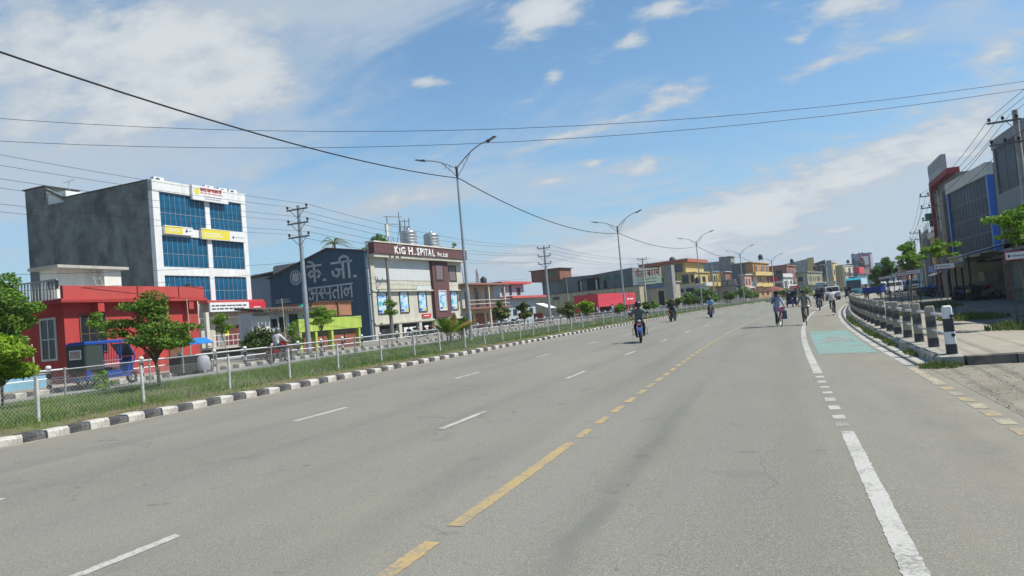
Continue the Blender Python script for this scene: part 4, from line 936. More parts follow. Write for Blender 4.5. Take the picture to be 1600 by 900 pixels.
# ---- tall building with blue glass front
r = HOUSE('office_building', 'tall office block with white framed blue glass front and dark stained side wall', -42.6, 40.2)
grime = MAT('stained_render', (.16, .17, .16), .95, .42, .9, (1, 1, .75), bump=.15, dirt=(.045, .052, .052), dscale=.30, damt=.9, detail=9)
white_f = wall('white_facade', (.66, .66, .64), .25, (.42, .41, .38)); cap = wall('dark_coping', (.07, .065, .06), .3)
BX(r, 'wall', grime, .12, 9.3, .35, 14.2, -.4, 13.45)
BX(r, 'side_parapet', grime, .12, .3, .35, 9.6, 13.453, 13.75); BX(r, 'coping', cap, .06, .38, .34, 9.7, 13.753, 13.83)
BX(r, 'stair_tower', grime, .10, 3.0, 11.9, 14.2, 13.453, 14.98); BX(r, 'tower_wall', white_f, .35, 2.7, 9.7, 11.897, 13.453, 14.4); BX(r, 'tower_slab', cap, .0, 3.1, 11.7, 14.4, 14.983, 15.08)
m = MB(); m.prism([(9.6, 13.5), (11.9, 14.75), (11.9, 14.95), (9.6, 13.85)], .11, .32, 'x'); m.build('stair_parapet', grime, r)
# front: columns and floor bands
for x0, x1 in ((0, .62), (4.95, 5.42), (8.92, 9.42)): BX(r, 'column', white_f, x0, x1, -.06, .34, -.4, 13.64)
BX(r, 'parapet', white_f, 0, 9.42, -.10, .33, 12.92, 13.78)
FL = [(4.66, 6.62), (7.25, 9.65), (10.25, 12.9)]
for z0, z1 in ((3.5, 4.66), (6.62, 7.25), (9.65, 10.25)): BX(r, 'floor_band', white_f, .622, 8.918, -.045, .33, z0, z1)
mull = MAT('aluminium_mullion', (.26, .33, .38), .4, .08, 5, metal=.3)
for (z0, z1) in FL:
    for (x0, x1, n) in ((.622, 4.948, 9), (5.422, 8.918, 7)):
        m = MB(); w = (x1 - x0) / n
        for i in range(n + 1): q = min(max(x0 + i * w, x0 + .02), x1 - .02); m.box(q - .016, q + .016, .02, .10, z0 + .003, z1 - .003)
        for q in (z0 + .025, z0 + (z1 - z0) * .42, z1 - .025): m.box(x0 + .003, x1 - .003, .03, .09, q - .02, q + .02)
        f = m.build('window', mull, r)
        for i in range(n):
            for (za, zb) in ((z0 + .046, z0 + (z1 - z0) * .42 - .021), (z0 + (z1 - z0) * .42 + .021, z1 - .046)):
                key = ('tp', n, round(zb - za, 3))
                if key not in _wc: _wc[key] = MB().box(.021, w - .021, 0, .02, 0, zb - za).mesh('glass_pane', pane_blue)
                o = OBJ('glass_pane', _wc[key], f); o.location = (x0 + i * w, .06 + RN.uniform(-.004, .004), za); o.rotation_euler = (RN.uniform(-.006, .006), 0, RN.uniform(-.008, .008))
# sign boards on the front
sign_white = MAT('sign_white', (.66, .66, .65), .5, .05, 3); sign_yellow = MAT('sign_yellow', (.66, .56, .06), .5, .05, 3); sign_red = MAT('sign_red', (.52, .03, .045), .5, .08, 3); ink_red = MAT('red_ink', (.45, .08, .06), .6, .1, 3); ink_grey = MAT('grey_ink', (.28, .28, .30), .6, .1, 3); ink_dark = MAT('black_ink', (.05, .05, .06), .6, .1, 3)
sb = BX(r, 'sign_board', sign_white, 3.5, 7.2, -.35, -.11, 12.62, 13.78, 'white sign board with yellow sun emblem and red Devanagari heading')
m = MB(); m.tube([(3.95, -.352, 13.3), (3.95, -.36, 13.3)], .26, 14); m.build('sun_emblem', sign_yellow, sb)
o = OBJ('heading', deva(['ja', 'aa', 'ga', 'ra', 'ta', 'sp', 'ma', 'aa', 'la', 'sp', 'pa', 'ra', 'ta', 'ka', 'ma', 'sp', 'la', 'ii'], .24, .05)[0].mesh('heading', ink_red), sb); o.location = (4.3, -.353, 13.38); o.scale = (.72, 1, 1)
scribble(sb, ink_red, 4.3, -.353, 13.16, 2.7, .16, 1, 5); scribble(sb, ink_grey, 4.7, -.353, 12.72, 1.9, .34, 2, 6)
for x0, x1, z0, z1, ff in ((.72, 3.35, 9.72, 10.36, .62), (4.2, 8.95, 9.55, 10.42, .62)):
    sb = BX(r, 'sign_board', sign_white, x0, x1, -.30, -.06, z0, z1, 'yellow and white bank sign board, %s one' % ('smaller' if x0 < 1 else 'wider')); xm = x0 + (x1 - x0) * ff
    BX(sb, 'yellow_panel', sign_yellow, x0 + .04, xm, -.308, -.302, z0 + .05, z1 - .05); scribble(sb, sign_white, x0 + .3, -.309, z0 + .18, (xm - x0) * .7, (z1 - z0) * .45, 2, 8); m = MB(); m.prism([(xm + .25, z0 + .25), (xm + .4, z0 + .5), (xm + .5, z0 + .3), (xm + .36, z0 + .2)], -.306, -.302); m.build('leaf_emblem', ink_dark, sb); scribble(sb, ink_grey, xm + .6, -.303, z0 + .28, (x1 - xm) - .75, .14, 1, 9)
# ground floor: signboard, raised gallery, shop openings
BX(r, 'fascia', red_band, 3.6, 9.75, -1.0, -.062, 4.44, 4.62)
sb = BX(r, 'shop_sign', sign_white, 3.7, 7.85, -1.15, -1.003, 3.7, 4.42, 'white shop sign with dark lettering'); scribble(sb, ink_dark, 3.85, -1.153, 3.8, 3.8, .5, 2, 3)
sb = BX(r, 'shop_sign', sign_red, 7.853, 9.75, -1.18, -1.0, 3.55, 4.42, 'red shop sign'); scribble(sb, sign_white, 8.35, -1.183, 3.9, .9, .18, 1, 4, fill=.93)
BX(r, 'back_wall', wall('shop_cream', (.45, .42, .36), .5), 3.3, 9.35, -.2, -.063, .95, 4.43); BX(r, 'gallery_slab', concrete, 3.3, 9.5, -1.6, -.2, .78, .947)
BX(r, 'shop_wall', wall('shop_grey', (.33, .32, .30), .6), 3.3, 9.35, -.35, -.203, -.4, .777)
BX(r, 'door', wall('maroon_door', (.14, .04, .04), .3), 5.0, 7.6, -.215, -.203, 1.0, 2.6); BX(r, 'door', shutter_grey, 5.1, 6.0, -.24, -.217, 1.0, 2.4); BX(r, 'notice', sign_yellow, 5.9, 6.35, -.25, -.242, 1.75, 2.2); BX(r, 'shutter', shutter_grey, 3.6, 5.6, -.38, -.353, -.35, .7); BX(r, 'shutter', dark_void, 6.1, 9.0, -.38, -.353, -.35, .7)
for x in [3.4 + i * .5 for i in range(13)]: BX(r, 'baluster', frame_white, x, x + .035, -1.56, -1.525, .95, 1.82)
for z in (1.35, 1.82): BX(r, 'handrail', frame_white, 3.35, 9.5, -1.57, -1.515, z, z + .045)
for x in (3.35, 9.3): BX(r, 'column', cream, x, x + .3, -1.0, -.75, .95, 3.69)
ac_white = MAT('ac_white', (.6, .6, .58), .5, .06, 4)
def ac(loc, rot, lab, s=1.0):
    t = THING('air_conditioner', lab, 'air conditioner', loc, rot, 'air conditioner units on the office roof'); MB().box(-.42 * s, .42 * s, -.16, .16, .06, .62 * s).build('casing', ac_white, t)
    m = MB(); m.torus((-.1 * s, -.163, .34 * s), .2 * s, .02, 16, 5, 'y'); m.tube([(-.1 * s, -.161, .34 * s), (-.1 * s, -.168, .34 * s)], .19 * s, 16); m.build('fan_grille', dark_metal, t)
    for s2 in (-1, 1): MB().box(s2 * .3 - .03, s2 * .3 + .03, -.14, .14, 0, .058).build('foot', dark_metal, t)
A = PI / 2 - head(40.2)
for u, lab in ((1.1, 'air conditioner unit at the left end of the office roof'), (6.0, 'air conditioner unit above the white sign board'), (7.5, 'second air conditioner unit from the right on the office roof'), (8.6, 'air conditioner unit at the right end of the office roof')):
    c = Vector((-42.6, 40.2, 0)) + Vector((math.cos(A), math.sin(A), 0)) * u + Vector((-math.sin(A), math.cos(A), 0)) * .55; ac((c.x, c.y, 13.45 + .42), A, lab, 1.1)
an = THING('roof_antenna', 'thin television antenna on the stair tower', 'antenna', (-53.2, 42.0, 13.87)); m = MB(); m.tube([(0, 0, 0), (0, 0, 2.0)], .025, 5); m.build('mast', rail_dark, an); m = MB(); m.tube([(-.6, 0, 1.9), (.7, 0, 2.05)], .02, 4); [m.tube([(-.5 + i * .25, -.25, 1.92 + i * .03), (-.5 + i * .25, .25, 1.92 + i * .03)], .01, 4) for i in range(5)]; m.build('boom', rail_dark, an)

# ---- grey blue shed behind
r = HOUSE('metal_shed', 'pale grey blue metal shed wall with brown roof edge behind the office block', -51.0, 64.5); shed_w = MAT('grey_blue_sheet', (.22, .25, .29), .6, .08, 2, (6, 6, .2))
BX(r, 'wall', shed_w, 0, 12, 0, 9, -.4, 8.1); m = MB(); m.prism([(-.25, 8.35), (9.2, 7.9), (9.2, 8.05), (-.25, 8.55)], -.3, 12.2, 'x'); m.build('roof', MAT('brown_sheet', (.17, .12, .11), .7, .15, 3), r)

# ---- dark blue warehouse with painted gable
r = HOUSE('warehouse', 'dark blue gabled warehouse with large pale Devanagari lettering on its end wall', -35.95, 58.15)
navy = MAT('navy_sheet', (.050, .098, .145), .6, .12, 1.2, (5, 5, .25), bump=.1, dirt=(.03, .05, .07), dscale=.6, damt=.6)
m = MB(); gp = [(.1, -.4), (11.9, -.4), (11.9, 7.25), (4.3, 9.35), (.1, 8.65)]; m.prism(gp, 0, 18, 'x'); m.build('wall', navy, r)
m = MB()
for a, b_ in (((12.2, 7.17), (4.3, 9.36)), ((4.3, 9.36), (-.0, 8.64))): m.prism([a, b_, (b_[0], b_[1] + .1), (a[0], a[1] + .1)], -.25, 18.2, 'x')
m.build('roof', MAT('rusty_sheet', (.13, .09, .10), .7, .25, 4), r)
pale = MAT('pale_wall_paint', (.50, .53, .54), .9, .2, 8, dirt=(.16, .20, .24), dscale=5, damt=.6)
def endput(me_mb, y, z, name, mat, sx=1.0, shear=0.0):
    o = me_mb.build(name, mat, r); o.location = (-.004, y, z); o.rotation_euler = (0, 0, -PI / 2); o.scale = (sx, 1, 1); return o
q_ = 0.0; k_ = 6.0 / (1.55 * sum(GL[g][0] for g in ('ka', 'e', 'dot', 'sp', 'ja', 'ii', 'dot')))
for gs in (['ka', 'e'], ['dot'], ['sp'], ['ja', 'ii'], ['dot']):
    mm, w = deva(gs, 1.55, .225)
    if gs != ['sp']: endput(mm, 7.05 - q_ * k_, 6.35, 'lettering', pale, k_)
    q_ += w
mm, w = deva(['a', 's_half', 'pa', 'ta', 'aa', 'la'], 1.25, .17); endput(mm, 7.05, 4.5, 'lettering', pale, 5.3 / w)
m = MB()
for (ra, rb) in ((.72, .60), (.46, .10)):
    k = 20; vs = [];
    for i in range(k):
        a = 2 * PI * i / k
        for q in (ra, rb): vs.append((q * math.cos(a), -.006, q * math.sin(a) * 1.05))
    m.add(vs, [(2 * i, 2 * i + 1, (2 * i + 3) % (2 * k), (2 * i + 2) % (2 * k)) for i in range(k)])
for i in range(6): a = PI * i / 6; m.add([(math.cos(a) * .58 - .03, -.005, math.sin(a) * .58), (math.cos(a) * .58 + .03, -.005, math.sin(a) * .58), (-math.cos(a) * .58 + .03, -.005, -math.sin(a) * .58), (-math.cos(a) * .58 - .03, -.005, -math.sin(a) * .58)], [(0, 1, 2, 3)])
endput(m, 8.55, 7.0, 'emblem', pale); o = scribble(r, pale, -.004, 11.3, 4.6, 2.2, .45, 2, 31, end=True); o = scribble(r, pale, -.004, 7.3, 4.05, 4.2, .2, 1, 32, end=True)

# ---- low shops in front: white wall, brick, lime green band
r = HOUSE('low_shop', 'low shop row with white wall, brick corner, lime green band and brown shutters', -30.3, 35.8)
ww = wall('whitewashed_wall', (.52, .54, .54), .5, (.30, .31, .30)); lime = wall('lime_paint', (.36, .47, .09), .45, (.26, .34, .07)); lw = wall('dark_stone', (.11, .095, .08), .5)
BX(r, 'wall', ww, .1, 6.3, .3, 1.4, -.4, 2.95); BX(r, 'brick_wall', brick, 6.303, 11.0, .6, 3.6, 2.5, 3.52); BX(r, 'post', wall('old_wood', (.13, .09, .06), .4), 9.2, 9.35, .5, .597, 2.5, 3.5)
m = MB(); m.prism([(-.25, 3.0), (1.5, 3.2), (1.5, 3.32), (-.25, 3.12)], -.1, 6.2, 'x'); m.build('roof', MAT('old_tiles', (.10, .075, .06), .95, .35, 6, bump=.6), r)
for i in range(19): m = MB(); x = -.05 + i * .33; m.prism([(-.4, 2.93), (.4, 3.02), (.4, 3.16), (-.4, 3.03 + RN.uniform(0, .06))], x, x + .26, 'x'); m.build('roof_tile', MAT('old_tiles', (.10, .075, .06)), r)
for i in range(15): m = MB(); x = 6.3 + i * .33; m.box(x, x + .28, .45, .9, 3.52 + RN.uniform(0, .03), 3.58 + RN.uniform(0, .03)); m.build('roof_tile', MAT('old_tiles', (.10, .075, .06)), r)
BX(r, 'tarpaulin', MAT('white_tarpaulin', (.62, .60, .55), .8, .08, 2), -.1, 1.5, .2, .26, 1.55, 2.75, 'white cloth hung across the wall'); WIN(r, 1.75, 1.95, .5, .55, y=.3, nx=1); WIN(r, 3.5, 1.95, .8, .8, y=.3, nx=2, pane=pane_grey); BX(r, 'door', dark_void, 2.5, 3.1, .285, .297, 1.5, 2.6)
BX(r, 'garden_wall', lw, .0, 3.75, -.25, -.02, -.4, 1.6)
BX(r, 'band', lime, 3.9, 11.15, -.12, .5, 1.50, 2.38); BX(r, 'shop_wall', wall('dark_brown_plaster', (.20, .16, .13), .4), 3.95, 11.1, .25, .597, -.4, 1.397)  # lime band, and the shop wall below in dark brown plaster
for x in (3.95, 5.6, 7.4, 10.75): BX(r, 'pillar', lime, x, x + .24, -.08, .247, -.4, 1.497)
for x in (4.32, 5.96, 7.77, 9.3): BX(r, 'shutter', shutter_brown, x, x + (1.2 if x < 7 else 1.4), .16, .247, -.35, 1.15)
tk = THING('water_tank', 'green water tank on the roof behind the feathery tree', 'water tank', (-31.3, 42.0, 3.0)); tg = MAT('green_plastic', (.02, .30, .22), .45, .08, 3); MB().lathe([(.48, 0), (.5, .05), (.46, .12), (.5, .2), (.46, .3), (.5, .4), (.46, .5), (.48, .62), (.3, .78), (.16, .82)], 16).build('tank_body', tg, tk); MB().lathe([(.17, .8), (.17, .88), (.05, .9)], 12).build('lid', tg, tk)
BX(tk, 'stand', concrete, -.4, .4, -.4, .4, -.02, -.002)

# ---- hospital
r = HOUSE('hospital', 'three storey cream hospital with maroon roof band and maroon tower bay', -35.7, 58.5)
hc = wall('hospital_cream', (.48, .465, .39), .35, (.33, .31, .25)); hw = MAT('white_cladding', (.50, .52, .51), .5, .06, 1.5); mar = wall('maroon_paint', (.125, .062, .062), .3, (.09, .045, .045))
BX(r, 'wall', hc, .05, 18.1, .3, 12, -.4, 8.35)
BX(r, 'parapet', mar, .0, 18.2, -.55, .1, 8.36, 9.42); BX(r, 'parapet_back', hc, .0, 18.2, .103, .4, 8.36, 9.3); BX(r, 'coping', cream, -.06, 18.26, -.62, .45, 9.423, 9.56); BX(r, 'soffit', hc, .05, 18.15, -.45, .297, 8.05, 8.357)
for i in range(9): o = BX(r, 'cladding_panel', hw, .75 + i * 1.13, .75 + i * 1.13 + 1.115, .22, .297, 5.9, 8.04)
for i in range(9): o = BX(r, 'cladding_panel', hc, .75 + i * 1.13, .75 + i * 1.13 + 1.115, .235, .297, 5.05, 5.893)
BX(r, 'patch_panel', hw, 8.0, 10.9, .19, .233, 4.95, 5.4)
BX(r, 'tower_bay', mar, 11.0, 14.35, -.08, .29, 2.1, 8.04); BX(r, 'tower_ledge', mar, 10.8, 14.9, -.22, -.083, 1.85, 2.3)
BX(r, 'ledge', hc, .1, 10.97, .0, .297, 4.78, 4.93); BX(r, 'ledge', hc, 14.38, 18.1, .0, .297, 4.78, 4.93); BX(r, 'pilaster', hc, .1, .72, .1, .297, -.4, 8.04); BX(r, 'pilaster', hc, 17.2, 18.1, .15, .297, -.4, 4.77)
lou = MAT('louvre_grey', (.16, .13, .13), .5, .1, 2, (1, 1, 18))
WIN(r, 11.55, 5.9, 1.75, 1.85, y=-.08, fr=frame_dark, pane=lou, nx=1, bar=.14); WIN(r, 15.05, 5.85, 1.75, 1.85, y=.3, fr=frame_dark, pane=lou, nx=1, bar=.14)
def poster_mat():
    m = bpy.data.materials.new('printed_poster'); m.use_nodes = True; t = m.node_tree; b = t.nodes['Principled BSDF']; L = t.links.new; b.inputs['Roughness'].default_value = .35
    c = t.nodes.new('ShaderNodeTexCoord'); s = t.nodes.new('ShaderNodeObjectInfo'); mp = t.nodes.new('ShaderNodeVectorMath'); mp.operation = 'ADD'; L(c.outputs['Object'], mp.inputs[0]); cx = t.nodes.new('ShaderNodeCombineXYZ'); mul = t.nodes.new('ShaderNodeMath'); mul.operation = 'MULTIPLY'; L(s.outputs['Random'], mul.inputs[0]); mul.inputs[1].default_value = 9.; L(mul.outputs[0], cx.inputs[0]); L(mul.outputs[0], cx.inputs[2]); L(cx.outputs[0], mp.inputs[1])
    n = t.nodes.new('ShaderNodeTexNoise'); n.inputs['Scale'].default_value = 1.6; n.inputs['Detail'].default_value = 2; L(mp.outputs[0], n.inputs['Vector'])
    r_ = t.nodes.new('ShaderNodeValToRGB'); e = r_.color_ramp.elements; e[0].position = .3; e[0].color = (.06, .22, .50, 1); e[1].position = .40; e[1].color = (.22, .46, .66, 1); q = e.new(.52); q.color = (.45, .60, .68, 1); q = e.new(.66); q.color = (.58, .66, .68, 1); L(n.outputs['Fac'], r_.inputs[0]); L(r_.outputs[0], b.inputs['Base Color']); return m
poster = poster_mat(); ink_blue = MAT('blue_print', (.03, .10, .42), .5, .1, 3); ink_yel = MAT('yellow_print', (.62, .50, .05), .5, .1, 3); ink_cyan = MAT('cyan_print', (.06, .42, .55), .5, .15, 3)
for i, x in enumerate((2.55, 6.2, 8.1 + 0.0, 11.75, 15.0)):
    x = (.95, 4.75, 8.2, 11.75, 14.95)[i]; yf = -.08 if i == 3 else .3
    f = WIN(r, x + .0, 2.62, 1.65, 2.2, y=yf, fr=frame_white if i == 3 else frame_dark, pane=poster, nx=1, bar=.09, proud=.09)
    f.data = f.data.copy(); rr = random.Random(50 + i)
    q = [(ink_blue, .15, .15, .6, .22), (ink_yel, .9, .18, .6, .2), (ink_cyan, .2, .7, .5, .55), (sign_white, .75, .9, .7, .09), (sign_white, .75, 1.15, .6, .09), (sign_white, .75, 1.4, .7, .09), (sign_white, .3, 1.85, 1.1, .12), (ink_blue, .8, 1.62, .45, .1)]
    for (mt, a, z, w, h) in q:
        if i == 2 and mt is ink_yel: a = 1.0
        if mt is ink_cyan: m = MB(); m.tube([(a + .25, -.022, z + .3), (a + .25, -.03, z + .3)], .24 + rr.uniform(-.06, .05), 14); m.build('print', mt, f)
        else: MB().box(a + rr.uniform(-.03, .03), a + w, -.026, -.021, z, z + h).build('print', mt, f)
BX(r, 'name_plate', sign_red, 8.7, 10.4, .18, .297, 2.0, 2.38); scribble([c for c in r.children if c.name.startswith('name_plate')][0], sign_white, 8.9, .178, 2.1, 1.3, .18, 1, 12, fill=.92)
BX(r, 'ledge', hc, .1, 18.0, -.02, .297, 1.62, 1.8)
for x0, x1 in ((1.0, 3.9), (4.8, 7.6), (8.3, 10.6), (14.6, 17.0)): BX(r, 'shop_opening', dark_void, x0, x1, .285, .299, -.35, 1.5); 
for k, (x, w) in enumerate(((1.3, .5), (5.1, .8), (6.1, .7), (6.9, .5), (9.0, .8))): BX(r, 'display', sign_white if k else pane_grey, x, x + w, .24, .283, .2, 1.15)
for x in (4.0, 7.7, 10.75, 14.25): BX(r, 'pillar', hc, x, x + .5, .05, .297, -.4, 1.617)
# raised letters on the roof band
letters = MAT('raised_white_letters', (.7, .7, .68), .5, .05, 3)
def put(txt, size, x, z, w, bold=.012):
    o = TEXT(r, txt, size, letters, x, -.56, z, .03, bold); xs = [v.co.x for v in o.data.vertices]; o.scale = (w / (max(xs) - min(xs)), 1, 1); return o
put('K', .98, 3.3, 8.48, .7, .03); put('I', .80, 4.12, 8.48, .16, .03); put('G', .98, 4.42, 8.48, .8, .03); put('H', 1.05, 5.75, 8.48, .8, .03); put('.', 1.0, 6.85, 8.48, .2, .02)
put('S', 1.05, 7.35, 8.48, .52, .03); put('P', 1.05, 8.0, 8.48, .52, .03); put('I', 1.05, 8.66, 8.48, .14, .03); put('T', 1.05, 8.95, 8.48, .55, .03); put('A', 1.05, 9.6, 8.48, .68, .03); put('L', 1.05, 10.4, 8.48, .5, .03); 
for c_, x_, w_ in (('P', 11.5, .32), ('v', 11.86, .3), ('t', 12.2, .2), ('.', 12.45, .08), ('L', 12.7, .3), ('t', 13.04, .2), ('d', 13.28, .32)): put(c_, .62, x_, 8.5, w_, .014)
m = MB()
for a, b_ in (((3.8, 9.26), (4.2, 9.38)), ((4.2, 9.38), (4.6, 9.26))):
    p, q = Vector((a[0], -.57, a[1])), Vector((b_[0], -.57, b_[1])); m.tube([p, q], .022, 4)
m.build('roof_emblem', letters, r)
BX(r, 'roof_deck', concrete, .1, 18.0, .41, 11.9, 8.352, 8.5)
AH = PI / 2 - head(58.5)
def onh(u, d, z): c = Vector((-35.7, 58.5, .42)) + Vector((math.cos(AH), math.sin(AH), 0)) * u + Vector((-math.sin(AH), math.cos(AH), 0)) * d; return (c.x, c.y, .42 + z)
rh = THING('rooftop_room', 'small cream rooftop room between the two steel tanks', 'rooftop hut', onh(11.2, 3.0, 8.5), AH); BX(rh, 'wall', cream, 0, 3.2, 0, 3, 0, 1.55); BX(rh, 'roof_slab', wall('moss_slab', (.22, .26, .18), .5), -.3, 3.5, -.3, 3.3, 1.553, 1.68); BX(rh, 'door', frame_brown, 2.2, 2.9, -.04, -.003, 0, 1.4)
tank_m = MAT('ribbed_steel_tank', (.52, .52, .50), .3, .08, 3, metal=.75)
for u, lab in ((9.9, 'left ribbed steel water tank on the hospital roof'), (14.6, 'right ribbed steel water tank on the hospital roof')):
    t = THING('water_tank', lab, 'water tank', onh(u, 1.9, 8.5), AH, 'steel water tanks on the hospital roof'); m = MB(); pr = [(.9, .45)]
    for k in range(7): pr += [(.9, .5 + k * .32), (.86, .56 + k * .32), (.86, .68 + k * .32), (.9, .74 + k * .32)]
    m.lathe(pr + [(.86, 2.9), (.45, 3.1), (.2, 3.14)], 20); m.build('tank_body', tank_m, t); m = MB()
    for k in range(4): a = PI / 4 + k * PI / 2; m.tube([(.7 * math.cos(a), .7 * math.sin(a), 0), (.7 * math.cos(a), .7 * math.sin(a), .48)], .05, 5)
    m.build('stand', dark_metal, t); MB().lathe([(.22, 3.13), (.22, 3.2), (.1, 3.22)], 12).build('lid', tank_m, t)
mast = MAT('mast_steel', (.16, .16, .16), .6, .15, 5)
t = THING('antenna_frame', 'steel antenna rack with dish panel left of the left tank', 'antenna', onh(8.0, 3.2, 8.5), AH)
for x, h in ((0, 4.6), (2.3, 5.2)): m = MB(); m.tube([(x, 0, 0), (x, 0, h)], .05, 5); m.build('mast', mast, t)
for z in (3.7, 4.5): m = MB(); m.tube([(-.6, 0, z), (2.8, 0, z + .25)], .04, 5); m.build('cross_bar', mast, t)
BX(t, 'panel_antenna', cream, -.55, -.15, -.2, -.05, 2.3, 3.7); m = MB(); m.tube([(0, 0, 0), (1.0, .3, 2.2)], .03, 4); m.tube([(2.3, 0, 0), (1.2, .3, 2.4)], .03, 4); m.build('stay', mast, t)
t = THING('steel_lattice', 'dark steel lattice sign frame between the tanks', 'steel frame', onh(12.0, 4.2, 10.1), AH)
for x in (0, .9, 1.8): m = MB(); m.tube([(x, 0, 0), (x, 0, 3.0 + .25 * x)], .05, 5); m.tube([(x, .8, 0), (x, 0, 2.6)], .03, 4); m.build('mast', mast, t)
for z in (.9, 1.6, 2.3, 2.9): m = MB(); m.tube([(-.1, 0, z), (1.95, 0, z + .2)], .045, 5); m.build('cross_bar', mast, t)
for x, z in ((.2, 1.7), (1.1, 2.2), (1.0, 1.2)): m = MB(); m.ball((x + .2, -.1, z), .22, .1, .3, 8, 5); m.build('floodlight', mast, t)
# slim dark pole and pipes on the hospital corner
t = THING('utility_pole', 'dark rusty corner pole with short cross arm against the hospital', 'utility pole', (-34.6, 59.6, .45), AH)
m = MB(); m.tube([(0, 0, -.3), (0, 0, 7.9)], [.2, .13], 8); m.build('shaft', arm_mat, t); m = MB(); m.box(-.2, 2.3, -.2, -.11, 7.75, 7.86); m.tube([(1.0, -.15, 7.76), (.05, -.12, 7.0)], .03, 4); a_ = m.build('cross_arm', arm_mat, t)
for x in (.4, 1.2, 2.1): MB().lathe([(.05, 7.86), (.09, 7.92), (.06, 8.02), (.08, 8.08), (.03, 8.14)], 8, T3(x, -.155, 0)).build('insulator', insul, a_)
t = THING('drain_pipe', 'pale rain pipe running down the corner of the blue gable', 'pipe', (-36.0, 58.45, .42)); m = MB(); m.tube([(0, 0, -.3), (0, 0, 8.3), (.1, .3, 8.6)], .09, 6); m.build('pipe_body', MAT('pale_pipe', (.36, .38, .40), .6, .1, 3), t)
for z in (2, 4.5, 7): MB().lathe([(.11, z), (.11, z + .08)], 8).build('bracket', dark_metal, t)

# ---- beige two storey house
r = HOUSE('beige_house', 'beige two storey house with red roof edge and balcony railing', -33.9, 75.8); bg_ = wall('beige_plaster', (.50, .44, .36), .5, (.33, .28, .22)); rededge = wall('red_slab_edge', (.27, .14, .11), .45)
BX(r, 'wall', bg_, 0, 9.4, 1.3, 10, -.4, 5.4); BX(r, 'roof_slab', rededge, -.3, 10.3, -.5, 10.2, 5.403, 5.6); BX(r, 'balcony_slab', rededge, -.2, 10.5, -.4, 1.297, 2.55, 2.72)
for x in (0, 5.0, 9.2): BX(r, 'column', bg_, x, x + .3, -.3, .0, -.4, 2.547); BX(r, 'column', bg_, x, x + .22, -.3, -.08, 2.723, 5.4)
for x, w, h, z in ((1.4, .9, 1.9, 2.75), (4.3, .9, 1.9, 2.75), (7.0, 1.2, 1.8, 2.8)): WIN(r, x, z, w, h, y=1.3, fr=frame_brown, nx=2, lab='tall brown shuttered opening' if h == 1.9 else None)
for x in (4.3, 7.2): WIN(r, x, 4.75, .6, .4, y=1.3, fr=frame_dark, nx=1)
for x, w, m_ in ((1.1, 2.2, pane_grey), (4.1, 2.1, shutter_brown), (7.0, 2.1, shutter_brown)): BX(r, 'shutter', m_, x, x + w, 1.24, 1.297, -.3, 2.0)
for i in range(27): BX(r, 'baluster', rededge, -.1 + i * .38, -.1 + i * .38 + .04, -.34, -.3, 2.723, 3.55)
for z in (3.1, 3.55): BX(r, 'handrail', cream, -.15, 10.4, -.36, -.28, z, z + .06)
t = None
rb = MAT('rusty_rebar', (.16, .09, .07), .9, .2, 6)
for k, u in enumerate((1.8, 5.2, 8.2)):
    c = THING('rebar_column', ['left bundle of bare rebar on the beige roof', 'middle bundle of bare rebar on the beige roof', 'right bundle of bare rebar on the beige roof'][k], 'rebar', (-33.9 - 3 + math.sin(head(75.8)) * u, 75.8 + u, 6.0), 0, 'rebar on the beige roof')
    for a in range(4): m = MB(); m.tube([((a % 2) * .3, (a // 2) * .3, 0), ((a % 2) * .3 + RN.uniform(-.2, .2), (a // 2) * .3, RN.uniform(1.6, 2.6))], .035, 4); m.build('rebar', rb, c)
# ---- white blue house with red slabs, behind
r = HOUSE('stepped_house', 'pale blue house with two stepped red roof slabs behind the beige house', -41.5, 105.2); pb = wall('pale_blue_plaster', (.33, .40, .44), .35, (.26, .31, .35)); rs = wall('bright_red_slab', (.50, .10, .09), .3)
BX(r, 'wall', pb, .5, 9.0, 0, 9, 3.5, 6.5); BX(r, 'wall', pb, 0, 9.6, -1.6, 8, -.4, 3.497); BX(r, 'roof_slab', rs, -.2, 10.3, -.9, 9.3, 6.503, 6.9); BX(r, 'roof_slab', rs, -.2, 12.2, -2.6, -.003, 4.1, 4.45)
BX(r, 'parapet', pb, .0, 9.6, -1.6, -1.4, 3.5, 4.097)
for x in (1.2, 3.7, 6.4): WIN(r, x, 4.75, 1.2 if x != 3.7 else .8, 1.2 if x != 3.7 else 1.6, y=0, nx=2)
for x in (1.4, 4.2, 7.2): WIN(r, x, 1.4, 1.3, 1.0, y=-1.6, nx=2)
tk = THING('water_tank', 'black tank on the stepped house roof', 'water tank', (-45, 108, 7.32)); MB().lathe([(.5, 0), (.55, .1), (.5, .2), (.55, .9), (.2, 1.2)], 12).build('tank_body', MAT('black_plastic', (.02, .02, .022)), tk); MB().lathe([(.2, 1.19), (.2, 1.28)], 8).build('lid', dark_metal, tk)
# white awning and things under it
aw = THING('shop_awning', 'small white canvas awning right of the beige house', 'awning', (-30.6, 87.0, .45), PI / 2 - head(87)); m = MB(); m.prism([(0, 2.6), (1.8, 1.9), (1.8, 1.96), (0, 2.66)], 0, 2.4, 'x'); o = m.build('canvas', MAT('white_tarpaulin', (.62, .60, .55)), aw); o.location = (0, -1.3, 0); o.scale = (1, -1, 1)
for x in (.1, 2.3): m = MB(); m.tube([(x, -3.05, 0), (x, -3.05, 1.92)], .03, 5); m.build('pole', rail_dark, aw)
BX(aw, 'stall_wall', wall('maroon_stall', (.20, .05, .05), .4), 0, 2.4, -1.2, -.9, 0, 1.4)
